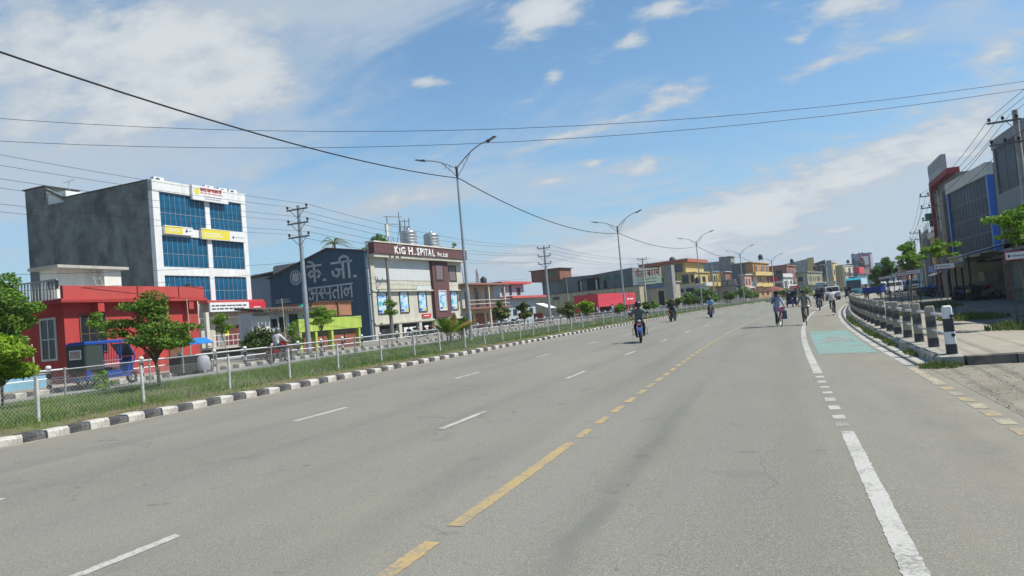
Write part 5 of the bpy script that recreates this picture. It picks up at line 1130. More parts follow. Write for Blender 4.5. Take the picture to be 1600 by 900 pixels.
# ---- olive yard wall and grey warehouse
r = HOUSE('yard_building', 'long low olive building with stained wall before the grey block', -25.0, 136.8); ol = wall('olive_plaster', (.36, .32, .21), .55, (.14, .13, .09)); BX(r, 'wall', ol, 0, 14, 0, 23.5, -.4, 4.95); BX(r, 'coping', cap, -.08, 14, -.1, 23.6, 4.953, 5.12)
WIN(r, 2.2, 1.2, 1.6, 1.7, end=True, x_end=0, fr=frame_white, pane=MAT('green_shutter', (.03, .22, .12), .6, .1, 3), nx=2).location = (0, 2.8, 1.3); WIN(r, 2, 3.7, 1.5, .6, end=True, fr=frame_dark, nx=1).location = (0, 18.5, 3.8); WIN(r, 2, 3.7, 1.3, .6, end=True, fr=frame_dark, nx=1).location = (0, 11.0, 3.8)
r = HOUSE('grey_block', 'long dark grey concrete block with broken openings behind the olive wall', -28.8, 151.0); gb = MAT('mossy_grey_render', (.165, .175, .165), .95, .28, .5, (1, 1, .4), dirt=(.08, .10, .08), dscale=.4, damt=.8)
BX(r, 'wall', gb, 0, 20, 0, 21.6, -.4, 8.6); m = MB(); m.prism([(-.1, 8.6), (21.7, 8.6), (21.7, 8.9), (9, 8.75), (-.1, 9.35)], -.03, 20, 'x'); m.build('parapet', gb, r)
for y_, w, h in ((12.8, 1.1, 2.6), (10.6, 3.0, 2.9), (6.7, .8, 2.2)): BX(r, 'opening', dark_void, -.012, -.003, y_ - w, y_, 5.2, 5.2 + h)
BX(r, 'door_frame', frame_white, -.06, -.013, 11.9, 12.15, 5.2, 7.6); BX(r, 'door_frame', frame_white, -.06, -.013, 8.2, 8.5, 5.2, 7.6); BX(r, 'lean_to', wall('rust_brown', (.13, .08, .06), .5), -.9, -.013, 7.2, 11.6, 7.95, 8.1)
for y_ in (3.0, 5.2): BX(r, 'green_panel', MAT('green_sheet', (.05, .16, .09), .7, .2, 3), -.05, -.004, y_, y_ + 1.2, 7.2, 8.2)
r = HOUSE('rooftop_room', 'reddish brown rooftop hut above the left end of the grey block', -45.2, 152.6, cat='rooftop hut', z=8.9); BX(r, 'wall', wall('brown_plaster', (.22, .10, .06), .4), 0, 6, -.0, 7.2, 0, 2.5); BX(r, 'roof_slab', cap, -.3, 6.3, -.4, 7.6, 2.503, 2.65); WIN(r, 1, .6, 1.0, 1.6, end=True, fr=frame_dark, pane=MAT('green_sheet', (.05, .16, .09)), nx=1).location = (0, 2.5, .55)
# ---- bright red shop
r = HOUSE('red_shop', 'bright red boxed shop with white lettering and red pillars', -24.3, 98.8); rsh = MAT('red_cladding', (.52, .045, .065), .5, .08, 1.2, (1, 1, 1))
BX(r, 'wall', wall('shop_inside', (.10, .06, .06), .4), .3, 16.5, .6, 3.3, -.3, 1.6)
for i in range(7): BX(r, 'fascia_panel', rsh, i * 2.43, i * 2.43 + 2.415, -.3, .597, 1.55, 3.42)
BX(r, 'side_panel', rsh, -.02, .28, .6, 3.3, -.3, 3.4); BX(r, 'roof', rsh, .0, 17, .6, 3.4, 3.3, 3.42)
for x in (.1, 6.5, 13.0, 16.6): BX(r, 'pillar', rsh, x, x + .35, -.25, .1, -.3, 1.547)
scribble(r, sign_white, 12.8, -.303, 2.25, 3.2, .4, 1, 15, fill=.95)
BX(r, 'shop_opening', dark_void, .6, 6.2, .58, .597, -.25, 1.4); BX(r, 'display', pane_grey, 7.2, 12.5, .57, .597, -.2, 1.4); BX(r, 'display', MAT('pink_poster', (.5, .2, .22), .6, .2, 2), 10.2, 11.6, .3, .34, -.2, 1.2)
BX(r, 'door', frame_dark, -.05, -.023, 1.2, 2.4, -.3, 1.6)
# ================================================================== far left row, houses along the bend
def roof_bits(r, W, D, H, mat, n=0):
    for k in range(n): m = MB(); x = .4 + k * W / max(1, n); [m.tube([(x + a * .15, .4 + b_ * .15, H), (x + a * .15 + RN.uniform(-.1, .1), .4 + b_ * .15, H + RN.uniform(.8, 1.5))], .03, 3) for a in (0, 1) for b_ in (0, 1)]; m.build('rebar', rb, r)
def BLOCK(kind, label, x, y, a, D, W, H, front, side=None, fwin=(), ewin=(), slab=None, par=.0, fr=None, pane=None, bal=(), balmat=None, rebar=0, shops=0, z=.3):
    """plain house: front and end walls, roof edge, balconies and windows given as (x, z, w, h)"""
    r = HOUSE(kind, label, x, y, a=math.radians(a), z=z)
    BX(r, 'wall', side or front, 0, W, .15, D, -.5, H)
    BX(r, 'front_wall', front, .01, W - .01, 0, .147, -.5, H - .002)
    BX(r, 'roof_slab', slab or front, -.15, W + .15, -.3, D + .1, H + .003, H + .22)
    if par: BX(r, 'parapet', front, 0, W, -.1, .1, H + .223, H + par); BX(r, 'parapet', side or front, 0, .15, .103, D, H + .223, H + par)
    for q in fwin: WIN(r, q[0], q[1], q[2], q[3], y=0, fr=fr, pane=pane, nx=2)
    for q in ewin: WIN(r, 0, q[1], q[2], q[3], end=True, fr=fr, pane=pane, nx=2).location = (0, q[0], q[1])
    for zz in bal:
        BX(r, 'balcony', balmat or front, -.1, W + .1, -1.1, -.003, zz - .15, zz)
        BX(r, 'balcony_wall', balmat or front, -.1, W + .1, -1.1, -1.0, zz + .003, zz + .85)
        for xx in (.0, W * .5, W - .25): BX(r, 'column', front, xx, xx + .25, -1.05, -.85, zz + .853, min(H, zz + 3.0))
    for k in range(shops): w = W / shops; BX(r, 'shutter', [dark_void, shutter_grey, shutter_brown][k % 3], k * w + .3, (k + 1) * w - .3, -.02, -.003, -.4, 2.3)
    roof_bits(r, W, D, H + .2, rb, rebar); return r
yel = wall('yellow_plaster', (.48, .37, .15), .35, (.33, .25, .10)); gray = wall('grey_render', (.25, .25, .24), .6, (.13, .13, .125)); dgray = wall('dark_render', (.125, .135, .14), .6, (.075, .08, .085)); pinkw = wall('pink_plaster', (.46, .26, .20), .35); orange = wall('orange_plaster', (.43, .22, .08), .3); whit = wall('white_plaster', (.56, .55, .52), .4, (.36, .35, .32)); brownb = MAT('brown_brick', (.27, .13, .085), .9, .25, 7, (1, 1, 3)); sheet = MAT('silver_sheet', (.27, .30, .31), .5, .08, 1.5, (5, 5, .3)); greeng = wall('grey_green_sheet', (.23, .27, .255), .3); olive = wall('olive_render', (.29, .275, .19), .5, (.16, .155, .11)); cream2 = wall('cream_render', (.50, .46, .36), .4)
# billboard house
r = BLOCK('sign_building', 'grey house with tall dark tower carrying a pale green Devanagari billboard', -19.5, 140, 8.9, 6.9, 6, 5.3, wall('beige_front', (.36, .30, .22), .5), wall('beige_end', (.40, .35, .27), .5, (.22, .19, .15)), fwin=((1, 1.2, 1.4, 1.6),))
BX(r, 'tower', gray, -.05, 2, -.4, 1.1, -.5, 8.6); BX(r, 'dark_door', dark_void, -.022, -.004, 1.5, 2.6, -.4, 3.8); BX(r, 'blue_board', MAT('blue_sign', (.10, .16, .24), .6, .15, 3), -.3, -.2, 1.3, 6.2, 4.4, 5.3)
bb = THING('billboard', 'pale green billboard with large red Devanagari heading, on the grey tower', 'billboard', (-19.5 - .4, 140, .3), PI / 2 - math.radians(8.9))
board = MAT('pale_green_board', (.80, .82, .60), .5, .06, 1); BX(bb, 'board', board, -.52, -.42, 1.15, 6.6, 5.35, 8.4)
for yy in (1.8, 3.9, 6.0): m = MB(); m.tube([(-.4, yy, 5.2), (-.4, yy, 8.3)], .05, 4); m.tube([(-.4, yy, 7.6), (.4, yy - .2, 5.4)], .04, 4); m.build('strut', mast, bb)
o = deva(['ga', 'au', 'ta', 'ma', 'sp', 'bra', 'da', 'ra', 'sa_r'], 1.15, .21)
me = o[0].build('heading', MAT('billboard_red', (.42, .02, .03), .5, .1, 2), bb); me.location = (-.525, 6.35, 6.85); me.rotation_euler = (0, 0, -PI / 2); me.scale = (4.95 / o[1], 1, 1)
scribble(bb, MAT('billboard_green', (.16, .30, .16), .6, .1, 2), -.525, 6.1, 6.15, 4.6, .5, 2, 21, end=True); scribble(bb, MAT('billboard_ink', (.10, .16, .10), .6, .1, 2), -.525, 6.0, 5.6, 4.0, .35, 1, 22, end=True, fill=.93)
# yellow house with red tiled roof
r = BLOCK('yellow_house', 'three storey yellow house with red tiled top roof', -17.5, 164.5, 10, 12.4, 17, 7.6, yel, yel, ewin=((11.2, 5.4, 1.0, 1.7), (8.4, 5.4, 1.2, 1.7), (6.6, 5.4, 2.4, 1.7), (2.9, 5.4, 1.5, 1.9), (.9, 5.5, 0.7, 1.7)), fwin=((2, 5.2, 2.5, 1.6), (6, 5.2, 2.5, 1.6), (11, 5.2, 2.5, 1.6)), bal=(4.5,))
BX(r, 'top_wall', yel, 1.2, 16, 2.2, 12.3, 7.823, 10.2); m = MB(); m.prism([(1.3, 10.25), (12.9, 10.2), (12.9, 10.75), (1.3, 11.0)], .2, 17, 'x'); m.build('tiled_roof', tile_red, r); m = MB(); m.prism([(12.9, 9.9), (12.9, 10.75), (5, 10.85), (5, 10.4)], .0, .2, 'x'); m.build('roof_edge', tile_red, r)
for q in ((7.0, 8.1, 1.2, 1.9), (5.0, 8.1, 1.5, 1.9), (2.9, 8.2, 2.3, 1.7)): WIN(r, 0, q[1], q[2], q[3], end=True, pane=pane_grey if q[2] > 2 else glass_dark, nx=2).location = (1.2, q[0] + 2.3, q[1])
BX(r, 'pink_banner', MAT('pink_banner', (.55, .14, .22), .5, .1, 2), .9, 1.15, 9.2, 10.3, 7.6, 9.9); BX(r, 'balcony_wall', yel, -.3, -.003, .0, 12.2, 4.3, 5.2); tk = THING('water_tank', 'small dark tank on the tiled roof of the yellow house', 'water tank', (-22.5, 168, 11.1)); MB().lathe([(.7, 0), (.7, .7), (.3, .95)], 10).build('tank_body', dark_metal, tk); MB().lathe([(.25, .94), (.25, 1.05)], 8).build('lid', dark_metal, tk)
r = BLOCK('yellow_annex', 'yellow annex with grilled windows right of the third street lamp', -14.6, 176, 10.7, 6.0, 5, 7.7, yel, yel, ewin=((4.6, 5.2, 1.4, 1.8), (2.9, 5.3, 2.3, 1.6)), fwin=((.8, 5.2, 1.4, 1.7), (2.8, 5.2, 1.4, 1.7)), pane=pane_grey, bal=(4.4,), slab=MAT('blue_grey_slab', (.20, .25, .31), .6, .1, 2))
# white low house and yard wall in front
r = BLOCK('white_house', 'low white house with flat overhanging roof before the yellow house', -15.3, 157, 9.7, 5.2, 5.5, 4.6, whit, wall('grey_white_render', (.40, .40, .39), .4), ewin=((3.6, 2.4, 1.8, 1.7), (4.7, 3.3, .6, .8)), fwin=((.8, 1.5, 1.6, 1.6), (3.2, 1.5, 1.6, 1.6)), slab=whit); BX(r, 'roof_fascia', whit, -.5, 6, -.9, -.303, 4.3, 5.0); BX(r, 'blue_board', MAT('blue_sign', (.10, .16, .24)), -.06, -.004, 1.3, 2.6, 2.3, 2.9)
r = HOUSE('yard_wall', 'stained grey yard wall with reddish end left of the white house', -20.2, 152, z=.3); BX(r, 'wall', gray, 0, .3, .4, 6.4, -.4, 4.4); BX(r, 'pier', brownb, -.1, .4, -.1, .397, -.4, 4.5)
# silver shed, dark tower, ruin
r = BLOCK('metal_hall', 'silver sheet metal hall above brown brick behind the yellow annex', -15.3, 221, 11.5, 9, 8, 12.2, brownb, brownb, ewin=((6, 6.5, 1.6, 1.4), (3.5, 6.5, 1.4, 1.4)), z=0); BX(r, 'sheet_wall', sheet, -.3, 8.3, -.3, 10, 8.4, 12.6)
r = BLOCK('dark_tower', 'dark grey concrete stair tower beside the silver hall', -12.4, 216, 11.5, 3.4, 4, 13.3, gray, gray, z=0); BX(r, 'flag_panel', brownb, -.05, -.004, .4, 2.6, 1.0, 6.0)
r = BLOCK('brown_house', 'brown brick wall with white ledges between annex and ruin', -13.4, 200, 11, 4, 6, 8.5, brownb, brownb, ewin=((3.0, 5.4, 1.0, 1.4), (3.4, 2.2, 1.5, 1.5)), slab=whit, z=0)
r = BLOCK('ruined_house', 'unfinished dark concrete house with rough stepped walls', -9.6, 178, 10.6, 8.5, 7.0, 4.0, dgray, gray, ewin=((6.5, 1.5, 1.4, 1.4), (3.2, 1.6, 1.3, 1.2)), rebar=3)
for (y0, y1, z1) in ((0, 1.9, 5.6), (2.2, 3.6, 6.6), (4.2, 6.0, 5.2), (6.5, 8.4, 6.0)): BX(r, 'wall_stub', gray, .05, .5, y0, y1, 4.223, z1)
BX(r, 'lintel', dgray, .02, .6, 1.9, 6.5, 5.2, 5.45)
r = BLOCK('pink_house', 'narrow pink house front with white ledges in front of the dark wall', -7.6, 180, 10.6, 1.2, 7, 6.4, pinkw, pinkw, fwin=((1, 4, 1.2, 1.5), (4, 4, 1.2, 1.5), (1, 1, 1.2, 1.5)), slab=whit); BX(r, 'ledge', whit, -.2, 7.2, -.5, 1.3, 3.2, 3.5); BX(r, 'side_pilaster', pinkw, -.12, -.004, .1, 1.1, -.4, 6.3)
# orange house with dark end wall
r = BLOCK('orange_house', 'orange and yellow house with balconies and a tall dark grey end wall', -6.5, 196.2, 11.4, 4.9, 21, 9.9, orange, dgray, fwin=((2, 1, 3, 2), (9, 1, 3, 2), (15, 1, 3, 2), (4, 4.2, 2.5, 2), (11, 4.2, 2.5, 2), (17, 4.2, 2.5, 2), (4, 7.3, 2.5, 2), (11, 7.3, 2.5, 2), (17, 7.3, 2.5, 2)), bal=(3.5, 6.6), balmat=wall('light_yellow', (.55, .40, .16), .3), slab=wall('light_yellow', (.55, .40, .16)), fr=frame_white)
BX(r, 'side_bay', orange, -.3, -.003, -.6, 1.3, 6.7, 9.6); BX(r, 'balcony_side', wall('light_yellow', (.55, .40, .16)), -.6, -.103, -1.2, .4, 6.45, 7.4); BX(r, 'white_board', sign_white, -.5, -.4, -1.3, .5, 3.6, 5.0); BX(r, 'lower_bay', orange, -.35, -.003, -.8, .9, 1.2, 2.9); BX(r, 'round_sign', wall('amber_sign', (.45, .20, .02), .2), -.4, -.36, 1.6, 3.0, .3, 2.0)
for yy in (-.8, .3): BX(r, 'column', whit, -.5, -.25, yy, yy + .25, 2.9, 6.4)
# brick top house, white shop with signs
r = BLOCK('brick_house', 'brown brick upper storey behind the white shop with the red board', 2.7, 250, 11.5, 9.0, 16, 10.2, brownb, brownb, ewin=((7.4, 7.6, 1.8, 1.5), (5.0, 7.8, 1.2, 1.2), (3.4, 7.6, 1.9, 1.5)), fwin=((2, 7.6, 2, 1.5), (8, 7.6, 2, 1.5)), par=.5, z=0)
r = BLOCK('white_shop', 'white two storey shop house with grilled balcony, red board and white board', 1.2, 222, 11.5, 9.0, 14, 5.9, whit, dgray, fwin=((1.0, 3.2, 2, 1.8), (5, 3.2, 2, 1.8), (9.5, 3.2, 2, 1.8)), bal=(3.0,), shops=3, z=0, slab=dgray, par=1.3)
m_ = whit
for yy, w in ((8.0, 2.2), (5.0, 1.7), (2.4, 2.0)): WIN(r, 0, 2.9, w, 1.9, end=True, fr=frame_white, pane=pane_grey, nx=4).location = (-.25, yy, 2.6)
BX(r, 'front_bay', whit, -.24, -.003, .2, 8.9, .2, 5.2); BX(r, 'white_board', sign_white, -.5, -.3, 6.4, 8.8, 5.0, 6.1); BX(r, 'red_board', sign_red, -.55, -.3, 1.6, 4.2, 5.2, 6.5); BX(r, 'red_door', sign_red, -.5, -.26, -.4, .6, .1, 2.8); BX(r, 'white_pier', whit, -.5, -.25, -1.1, -.42, .0, 5.0)
# grey green hall, black wall, olive house
r = BLOCK('grey_green_hall', 'large grey green hall with yellow stepped front', 12.0, 305, 11.5, 11.8, 12, 12.2, yel, greeng, fwin=((2, 6, 3, 2), (7, 6, 3, 2)), z=0, slab=greeng); m = MB(); m.prism([(.0, 12.2), (11.7, 12.2), (11.7, 12.5), (.0, 14.2)], .02, .6, 'x'); m.build('gable_parapet', greeng, r); BX(r, 'yellow_pier', yel, -.4, -.003, -1.6, .8, 9.0, 14.4); BX(r, 'lower_wall', whit, -.3, -.02, 1, 11, 4.5, 8.0)
r = BLOCK('dark_hall', 'black timber hall wall with light beams, beside the grey green hall', 17.5, 305, 11.5, 7.2, 8, 11.0, gray, MAT('black_sheet', (.035, .038, .045), .7, .2, 2), z=0); m = MB(); m.prism([(0, 11.2), (7.2, 11.2), (0, 13.0)], .03, .5, 'x'); m.build('gable', MAT('black_sheet', (.035, .038, .045)), r)
for yy in (1.5, 3.4, 5.2): BX(r, 'beam', gray, -.1, -.004, yy, yy + .25, 5, 11.5)
BX(r, 'end_panel', greeng, .0, 1, -2.2, -.303, 6.0, 12.6)
r = BLOCK('olive_house', 'wide olive grey house with small windows and column porch behind the white jeep', 8.7, 251, 11.5, 3.6, 30, 7.4, olive, olive, fwin=[(2 + k * 4, 4.8, 1.6, 1.4) for k in range(7)] + [(2 + k * 4, 1.2, 2, 1.8) for k in range(7)], ewin=((2.8, 4.8, 1.3, 1.4), (3.2, 1.4, 1.2, 1.5)), bal=(3.4,), z=0, slab=dgray, par=.5)
for k in range(5): BX(r, 'porch_column', whit, -.8, -.55, .0 + k * .75, .28 + k * .75, .0, 3.3)
BX(r, 'porch_slab', olive, -1.0, -.003, -.4, 3.7, 3.303, 3.6)
r = BLOCK('yellow_block', 'narrow yellow and grey block rising behind the olive house', 20.3, 309, 11.5, 2.4, 12, 11.6, yel, yel, fwin=((2, 7, 2, 2), (7, 7, 2, 2)), z=0, ewin=((1.8, 8, 1, 1.4),)); BX(r, 'pink_sign', MAT('pink_banner', (.55, .14, .22)), -.3, -.1, .4, 2.0, 7.0, 8.6)
r = BLOCK('striped_block', 'row of mixed shop fronts with white roof edge, grey, maroon and dark bays', 24.3, 315, 11.5, 2.9, 34, 10.4, cream2, olive, z=0, slab=whit, shops=5); 
for k, mt in enumerate((olive, cream2, wall('maroon_bay', (.20, .06, .07), .3), dgray, whit, wall('teal_bay', (.10, .25, .27), .3))): BX(r, 'front_bay', mt, .5 + k * 5.4, 5.6 + k * 5.4, -.4, -.02, .5, 9.6 - (k % 3) * .8); [WIN(r, 1.4 + k * 5.4 + q * 2.0, zz, 1.4, 1.6, y=-.4, nx=2) for q in (0, 1) for zz in (2.6, 6.0)]
r = BLOCK('red_sign_shop', 'far shop with bright red and green sign boards above the bus', 31.8, 345, 11.5, 4, 40, 6.5, wall('pale_cyan', (.36, .50, .55), .3), wall('pale_cyan', (.36, .50, .55)), z=0, shops=6)
for x0, x1, mt, z0, z1 in ((0.5, 20, sign_red, 7.0, 10.0), (20.5, 33, MAT('green_sheet', (.05, .16, .09)), 7.0, 9.4), (33.4, 38, sign_red, 6.8, 10)): BX(r, 'sign_board', mt, x0, x1, -1.2, -.8, z0, z1)
BX(r, 'sign_board', sign_red, -.5, -.3, -1, 3.8, 7, 9.5); BX(r, 'sign_panel', MAT('green_sheet', (.05, .16, .09)), -.56, -.503, -.6, 2.4, 5.0, 7.2)
r = BLOCK('blue_tower', 'distant grey blue tower block with a white panel framed in red', 46, 420, 11.5, 9, 12, 18.5, wall('blue_grey', (.20, .27, .36), .3), wall('blue_grey', (.20, .27, .36)), z=0, ewin=[(8, 5 + 4 * k, 2.2, 2) for k in range(3)]); BX(r, 'white_panel', sign_white, -.6, -.3, .8, 4.2, 12.4, 17.0); BX(r, 'red_frame', sign_red, -.28, -.003, .0, 5.0, 11.8, 17.6)
for k in range(4):
    r = BLOCK('distant_house', ['distant grey house left of the blue tower', 'distant teal house right of the blue tower', 'distant brown house at the end of the road', 'distant cream house at the end of the road'][k], (38, 58, 66, 74)[k], (420, 430, 440, 455)[k], 11.5, 9, 16, (13.5, 13, 11, 9.5)[k], (gray, wall('teal_bay', (.10, .25, .27)), brownb, cream2)[k], z=0, ewin=((7, 6, 2, 2), (3.5, 6, 2, 2), (7, 2, 2, 2)), slab=(gray, tile_red, brownb, whit)[k])
b = MB()
for k in range(3):
    t = tree(['left slim dark cypress far beyond the bus', 'middle slim dark cypress far beyond the bus', 'right slim dark cypress far beyond the bus'][k], (34.5 + k * 2.4, 385, 0), 17.5, .8, leaf_dark, 500, .55, 1.5, kind='cypress', seed=110 + k, r0=.15, nc=12, squash=2.2, group='far cypresses')

# ================================================================== right row
def RH(kind, label, x, y, a, z=.1, **k): return HOUSE(kind, label, x, y, left=False, a=math.radians(a), z=z, **k)
# grey block at the right edge (its front runs on past the picture)
r = RH('grey_building', 'grey concrete block with large dark glazed bays at the right edge', 15.0, 59.4, 0)
gw = wall('cool_grey_render', (.24, .255, .26), .3, (.16, .17, .18)); pd = MAT('dark_blue_glass', (.028, .048, .062), .3, .4, .6, spec=.03)
BX(r, 'wall', gw, .1, 41, .5, 14, -.2, 10.9); BX(r, 'parapet', gw, 0, 41.1, -.1, .6, 10.36, 11.0)
for x in [0.0 + 6.6 * k for k in range(7)]: BX(r, 'pier', gw, x, x + .35, -.03, .497, -.2, 10.357)
for z0, z1 in ((5.86, 7.15), (2.6, 3.2)): BX(r, 'floor_band', gw, .1, 41, -.08, .497, z0, z1)
for k in range(6):
    for (z0, z1) in ((7.15, 10.36), (3.2, 5.86)):
        x0 = 6.6 * k + .352; m = MB()
        for i in range(4): q = x0 + .03 + i * (6.2 - .06) / 3; m.box(q - .03, q + .03, .02, .08, z0 + .003, z1 - .003)
        for z in (z0 + .035, z1 - .035): m.box(x0 + .063, x0 + 6.18, .025, .075, z - .03, z + .03)
        f = m.build('window', MAT('grey_frame', (.16, .18, .19), .5, .1, 4), r)
        for i in range(3): BX(f, 'glass_pane', pd, x0 + .07 + i * 2.06, x0 + .07 + i * 2.06 + 1.96, .04, .06, z0 + .07, z1 - .07)
    BX(r, 'shutter', [shutter_grey, dark_void][k % 2], 6.6 * k + .6, 6.6 * k + 6.2, .3, .49, -.1, 2.9)
BX(r, 'added_shade_block', gw, 20.5, 41, .6, 14, 11.003, 13.4); BX(r, 'canopy', gw, 0, 41, -1.5, -.083, 3.0, 3.19)  # out-of-view rooftop block added to throw longer shade over the yard; canopy
# blue glass building
r = RH('glass_building', 'shop building with dark reflecting glass front between two blue columns and a cream top band', 16.5, 82.3, -2.6)
cr = wall('cream_band', (.56, .54, .47), .3, (.4, .38, .33)); blue_c = MAT('blue_column', (.03, .13, .42), .4, .1, 3); conc_g = wall('raw_concrete', (.25, .235, .19), .6, (.15, .14, .12))
BX(r, 'wall', conc_g, .2, 12.6, .4, 14, -.2, 10.9); BX(r, 'top_band', cr, 0, 12.6, -.15, .397, 9.95, 11.0)
for x in (.0, 12.15): BX(r, 'column', blue_c, x, x + .42, -.1, .38, 3.6, 9.947)
gl = MAT('reflecting_glass', (.03, .055, .075), .35, .5, .5, (1, 1, .4), spec=.03); fm = MAT('grey_frame', (.16, .18, .19))
m = MB()
for i in range(13): q = .47 + i * 11.63 / 12; m.box(q - .02, q + .02, .02, .07, 3.7, 9.94)
for z in (3.72, 5.25, 6.8, 8.35, 9.92): m.box(.45, 12.13, .025, .065, z - .025, z + .025)
f = m.build('window', fm, r)
for i in range(12):
    for k in range(4):
        z0 = (3.75, 5.28, 6.83, 8.38)[k]; o = BX(f, 'glass_pane', gl, .495 + i * .969, .495 + i * .969 + .925, .04, .06, z0, z0 + 1.49)
BX(r, 'floor_slab', conc_g, -.2, 12.8, -1.6, .2, 3.25, 3.6); BX(r, 'shutter', shutter_grey, .6, 6, .3, .397, -.1, 3.0); BX(r, 'shutter', dark_void, 6.5, 12, .3, .397, -.1, 3.0); BX(r, 'blue_sign', MAT('light_blue_sign', (.05, .30, .55), .5, .1, 2), 2.4, 4.0, -1.7, -1.61, 2.2, 3.5); BX(r, 'yellow_sign', MAT('dull_yellow', (.36, .33, .08), .6, .15, 3), 4.6, 9.5, -1.72, -1.61, 2.6, 3.6)
# red framed narrow building
r = RH('red_framed_building', 'narrow tall building with red frame, tiled roof parapet and pink balcony', 17.6, 94.5, 1.5)
redf = wall('dark_red_frame', (.30, .055, .06), .3); pkb = wall('pink_balcony', (.45, .20, .15), .3); tiles_ = MAT('grey_tiles', (.33, .34, .33), .6, .15, 3)
BX(r, 'wall', wall('mid_grey_plaster', (.22, .22, .21), .4), .3, 11.2, .4, 12, -.2, 12.2); BX(r, 'frame_top', redf, 0, 11.3, -.4, .7, 12.2, 12.75); BX(r, 'frame_side', redf, 0, .55, -.4, .38, -.2, 12.197); BX(r, 'roof_parapet', tiles_, -.1, 8.0, -.3, .2, 12.753, 14.7)  # plain mid grey wall inside the red frame
for k in range(8): BX(r, 'parapet_block', tiles_, .1 + k, .75 + k, -.36, -.303, 13.6, 14.4)
BX(r, 'bay', conc_g, 1.2, 5.6, -.1, .397, 3.5, 11.0); WIN(r, 6.0, 8.2, 4.2, 2.8, y=.4, pane=gl, nx=3, nz=2); BX(r, 'teal_panel', MAT('teal_panel', (.03, .22, .27), .5, .1, 3), 6.0, 10.2, .2, .38, 6.4, 8.1)
BX(r, 'balcony', pkb, 6.5, 11, -1.2, .397, 4.9, 5.2); BX(r, 'balcony_wall', pkb, 6.5, 11, -1.2, -1.1, 5.203, 6.1)
for x in (6.6, 10.6): BX(r, 'column', pkb, x, x + .3, -1.15, -.9, -.2, 4.897)
BX(r, 'shutter', dark_void, 1, 10.5, .3, .397, -.1, 3)
BX(r, 'green_sign', MAT('green_board', (.03, .24, .12), .5, .1, 2), -.9, -.05, -1.0, .2, 8.5, 9.3)
# yellow building and those behind it
r = RH('yellow_shop', 'yellow shop house with cream band left of the red framed building', 19.3, 109, 4); BX(r, 'wall', yel, 0, 12, 0, 11, -.2, 7.0); BX(r, 'roof_band', cr, -.15, 12.2, -.25, 11.2, 7.003, 7.8); WIN(r, 2, 4.5, 2, 1.6); WIN(r, 7, 4.5, 2, 1.6); BX(r, 'blue_board', blue_c, .5, 11, -.6, -.3, 2.6, 3.4); BX(r, 'shutter', dark_void, 1, 11, -.03, -.004, -.1, 2.4)
r = RH('dark_house', 'dark unfinished house between the far poles and the yellow shop', 21.0, 125, 6); BX(r, 'wall', dgray, 0, 12, 0, 10, -.2, 7.6); BX(r, 'parapet', gray, 0, 12, -.05, .2, 7.603, 8.6); WIN(r, 2, 4.5, 2, 1.8); WIN(r, 7, 4.5, 2, 1.8); roof_bits(r, 12, 9, 8.5, rb, 3)
r = RH('teal_house', 'pale teal house behind the right trees', 24.2, 152, 9); BX(r, 'wall', wall('pale_teal', (.33, .48, .44), .3), 0, 20, 0, 10, -.2, 4.6); BX(r, 'roof_slab', whit, -.2, 20.2, -.6, 10, 4.603, 4.8); WIN(r, 2, 1.2, 3, 2, pane=pane_grey); WIN(r, 8, 1.2, 3, 2, pane=pane_grey); WIN(r, 14, 1.2, 3, 2, pane=pane_grey)
for k in range(4): r = RH('right_far_house', ['grey far house behind the right trees', 'white far house behind the right trees', 'brown far house near the road end on the right', 'cream far house near the road end on the right'][k], (29, 36, 46, 60)[k], (176, 212, 260, 330)[k], 11.5); BX(r, 'wall', (gray, whit, brownb, cream2)[k], 0, 22, 0, 10, -.2, (6, 5.5, 7, 8)[k]); BX(r, 'roof_slab', whit, -.2, 22.2, -.4, 10, (6, 5.5, 7, 8)[k] + .003, (6, 5.5, 7, 8)[k] + .2); [WIN(r, 2 + q * 5, 1.5, 2, 1.8) for q in range(4)]

# ---- stall with awnings
st = THING('roadside_stall', 'dark timber roadside stall with tarpaulin roof and sloping awnings before the glass building', 'stall', (13.2, 62.5, .1), -PI / 2 - .05)
tarp = MAT('blue_grey_tarpaulin', (.06, .075, .13), .7, .2, 2); yb = MAT('yellow_banner', (.34, .32, .10), .7, .2, 2); pc = MAT('pale_cloth', (.45, .44, .38), .8, .15, 2); dk = MAT('dark_timber', (.05, .045, .04), .9, .3, 4); gawn = MAT('grey_awning', (.17, .17, .16), .8, .2, 2)
m = MB(); m.prism([(-1.2, 3.0), (3.5, 4.0), (3.5, 4.08), (-1.2, 3.08)], -.2, 8.4, 'x'); m.build('roof', tarp, st); BX(st, 'banner', yb, .6, 4.6, -1.14, -1.1, 2.35, 3.0); BX(st, 'cloth', pc, 4.9, 6.5, -1.16, -1.1, 2.3, 3.2); m = MB(); m.prism([(-2.6, 1.9), (-1.22, 2.55), (-1.22, 2.6), (-2.6, 1.95)], .2, 4.2, 'x'); m.build('awning', gawn, st); m = MB(); m.prism([(-2.7, 2.1), (-1.22, 2.7), (-1.22, 2.75), (-2.7, 2.15)], 4.6, 8.2, 'x'); m.build('awning', gawn, st)
for x in (0, 2.7, 5.4, 8.1): m = MB(); m.tube([(x, -1.1, 0), (x, -1.1, 3.0)], .06, 6); m.build('post', dk, st)
BX(st, 'back_wall', dk, 0, 8.1, 2.6, 2.8, 0, 3.2); BX(st, 'counter', dk, .5, 7.6, -1.0, -.4, 0, 1.0); BX(st, 'shelf', pc, 1, 3.0, .6, 1.4, 1.2, 1.9); BX(st, 'side_wall', wall('pale_green_board', (.30, .33, .22), .5), 0, .08, -1, 2.6, 0, 2.6); BX(st, 'yellow_strip', yb, 4.8, 7.6, -1.04, -1.003, .55, .75)
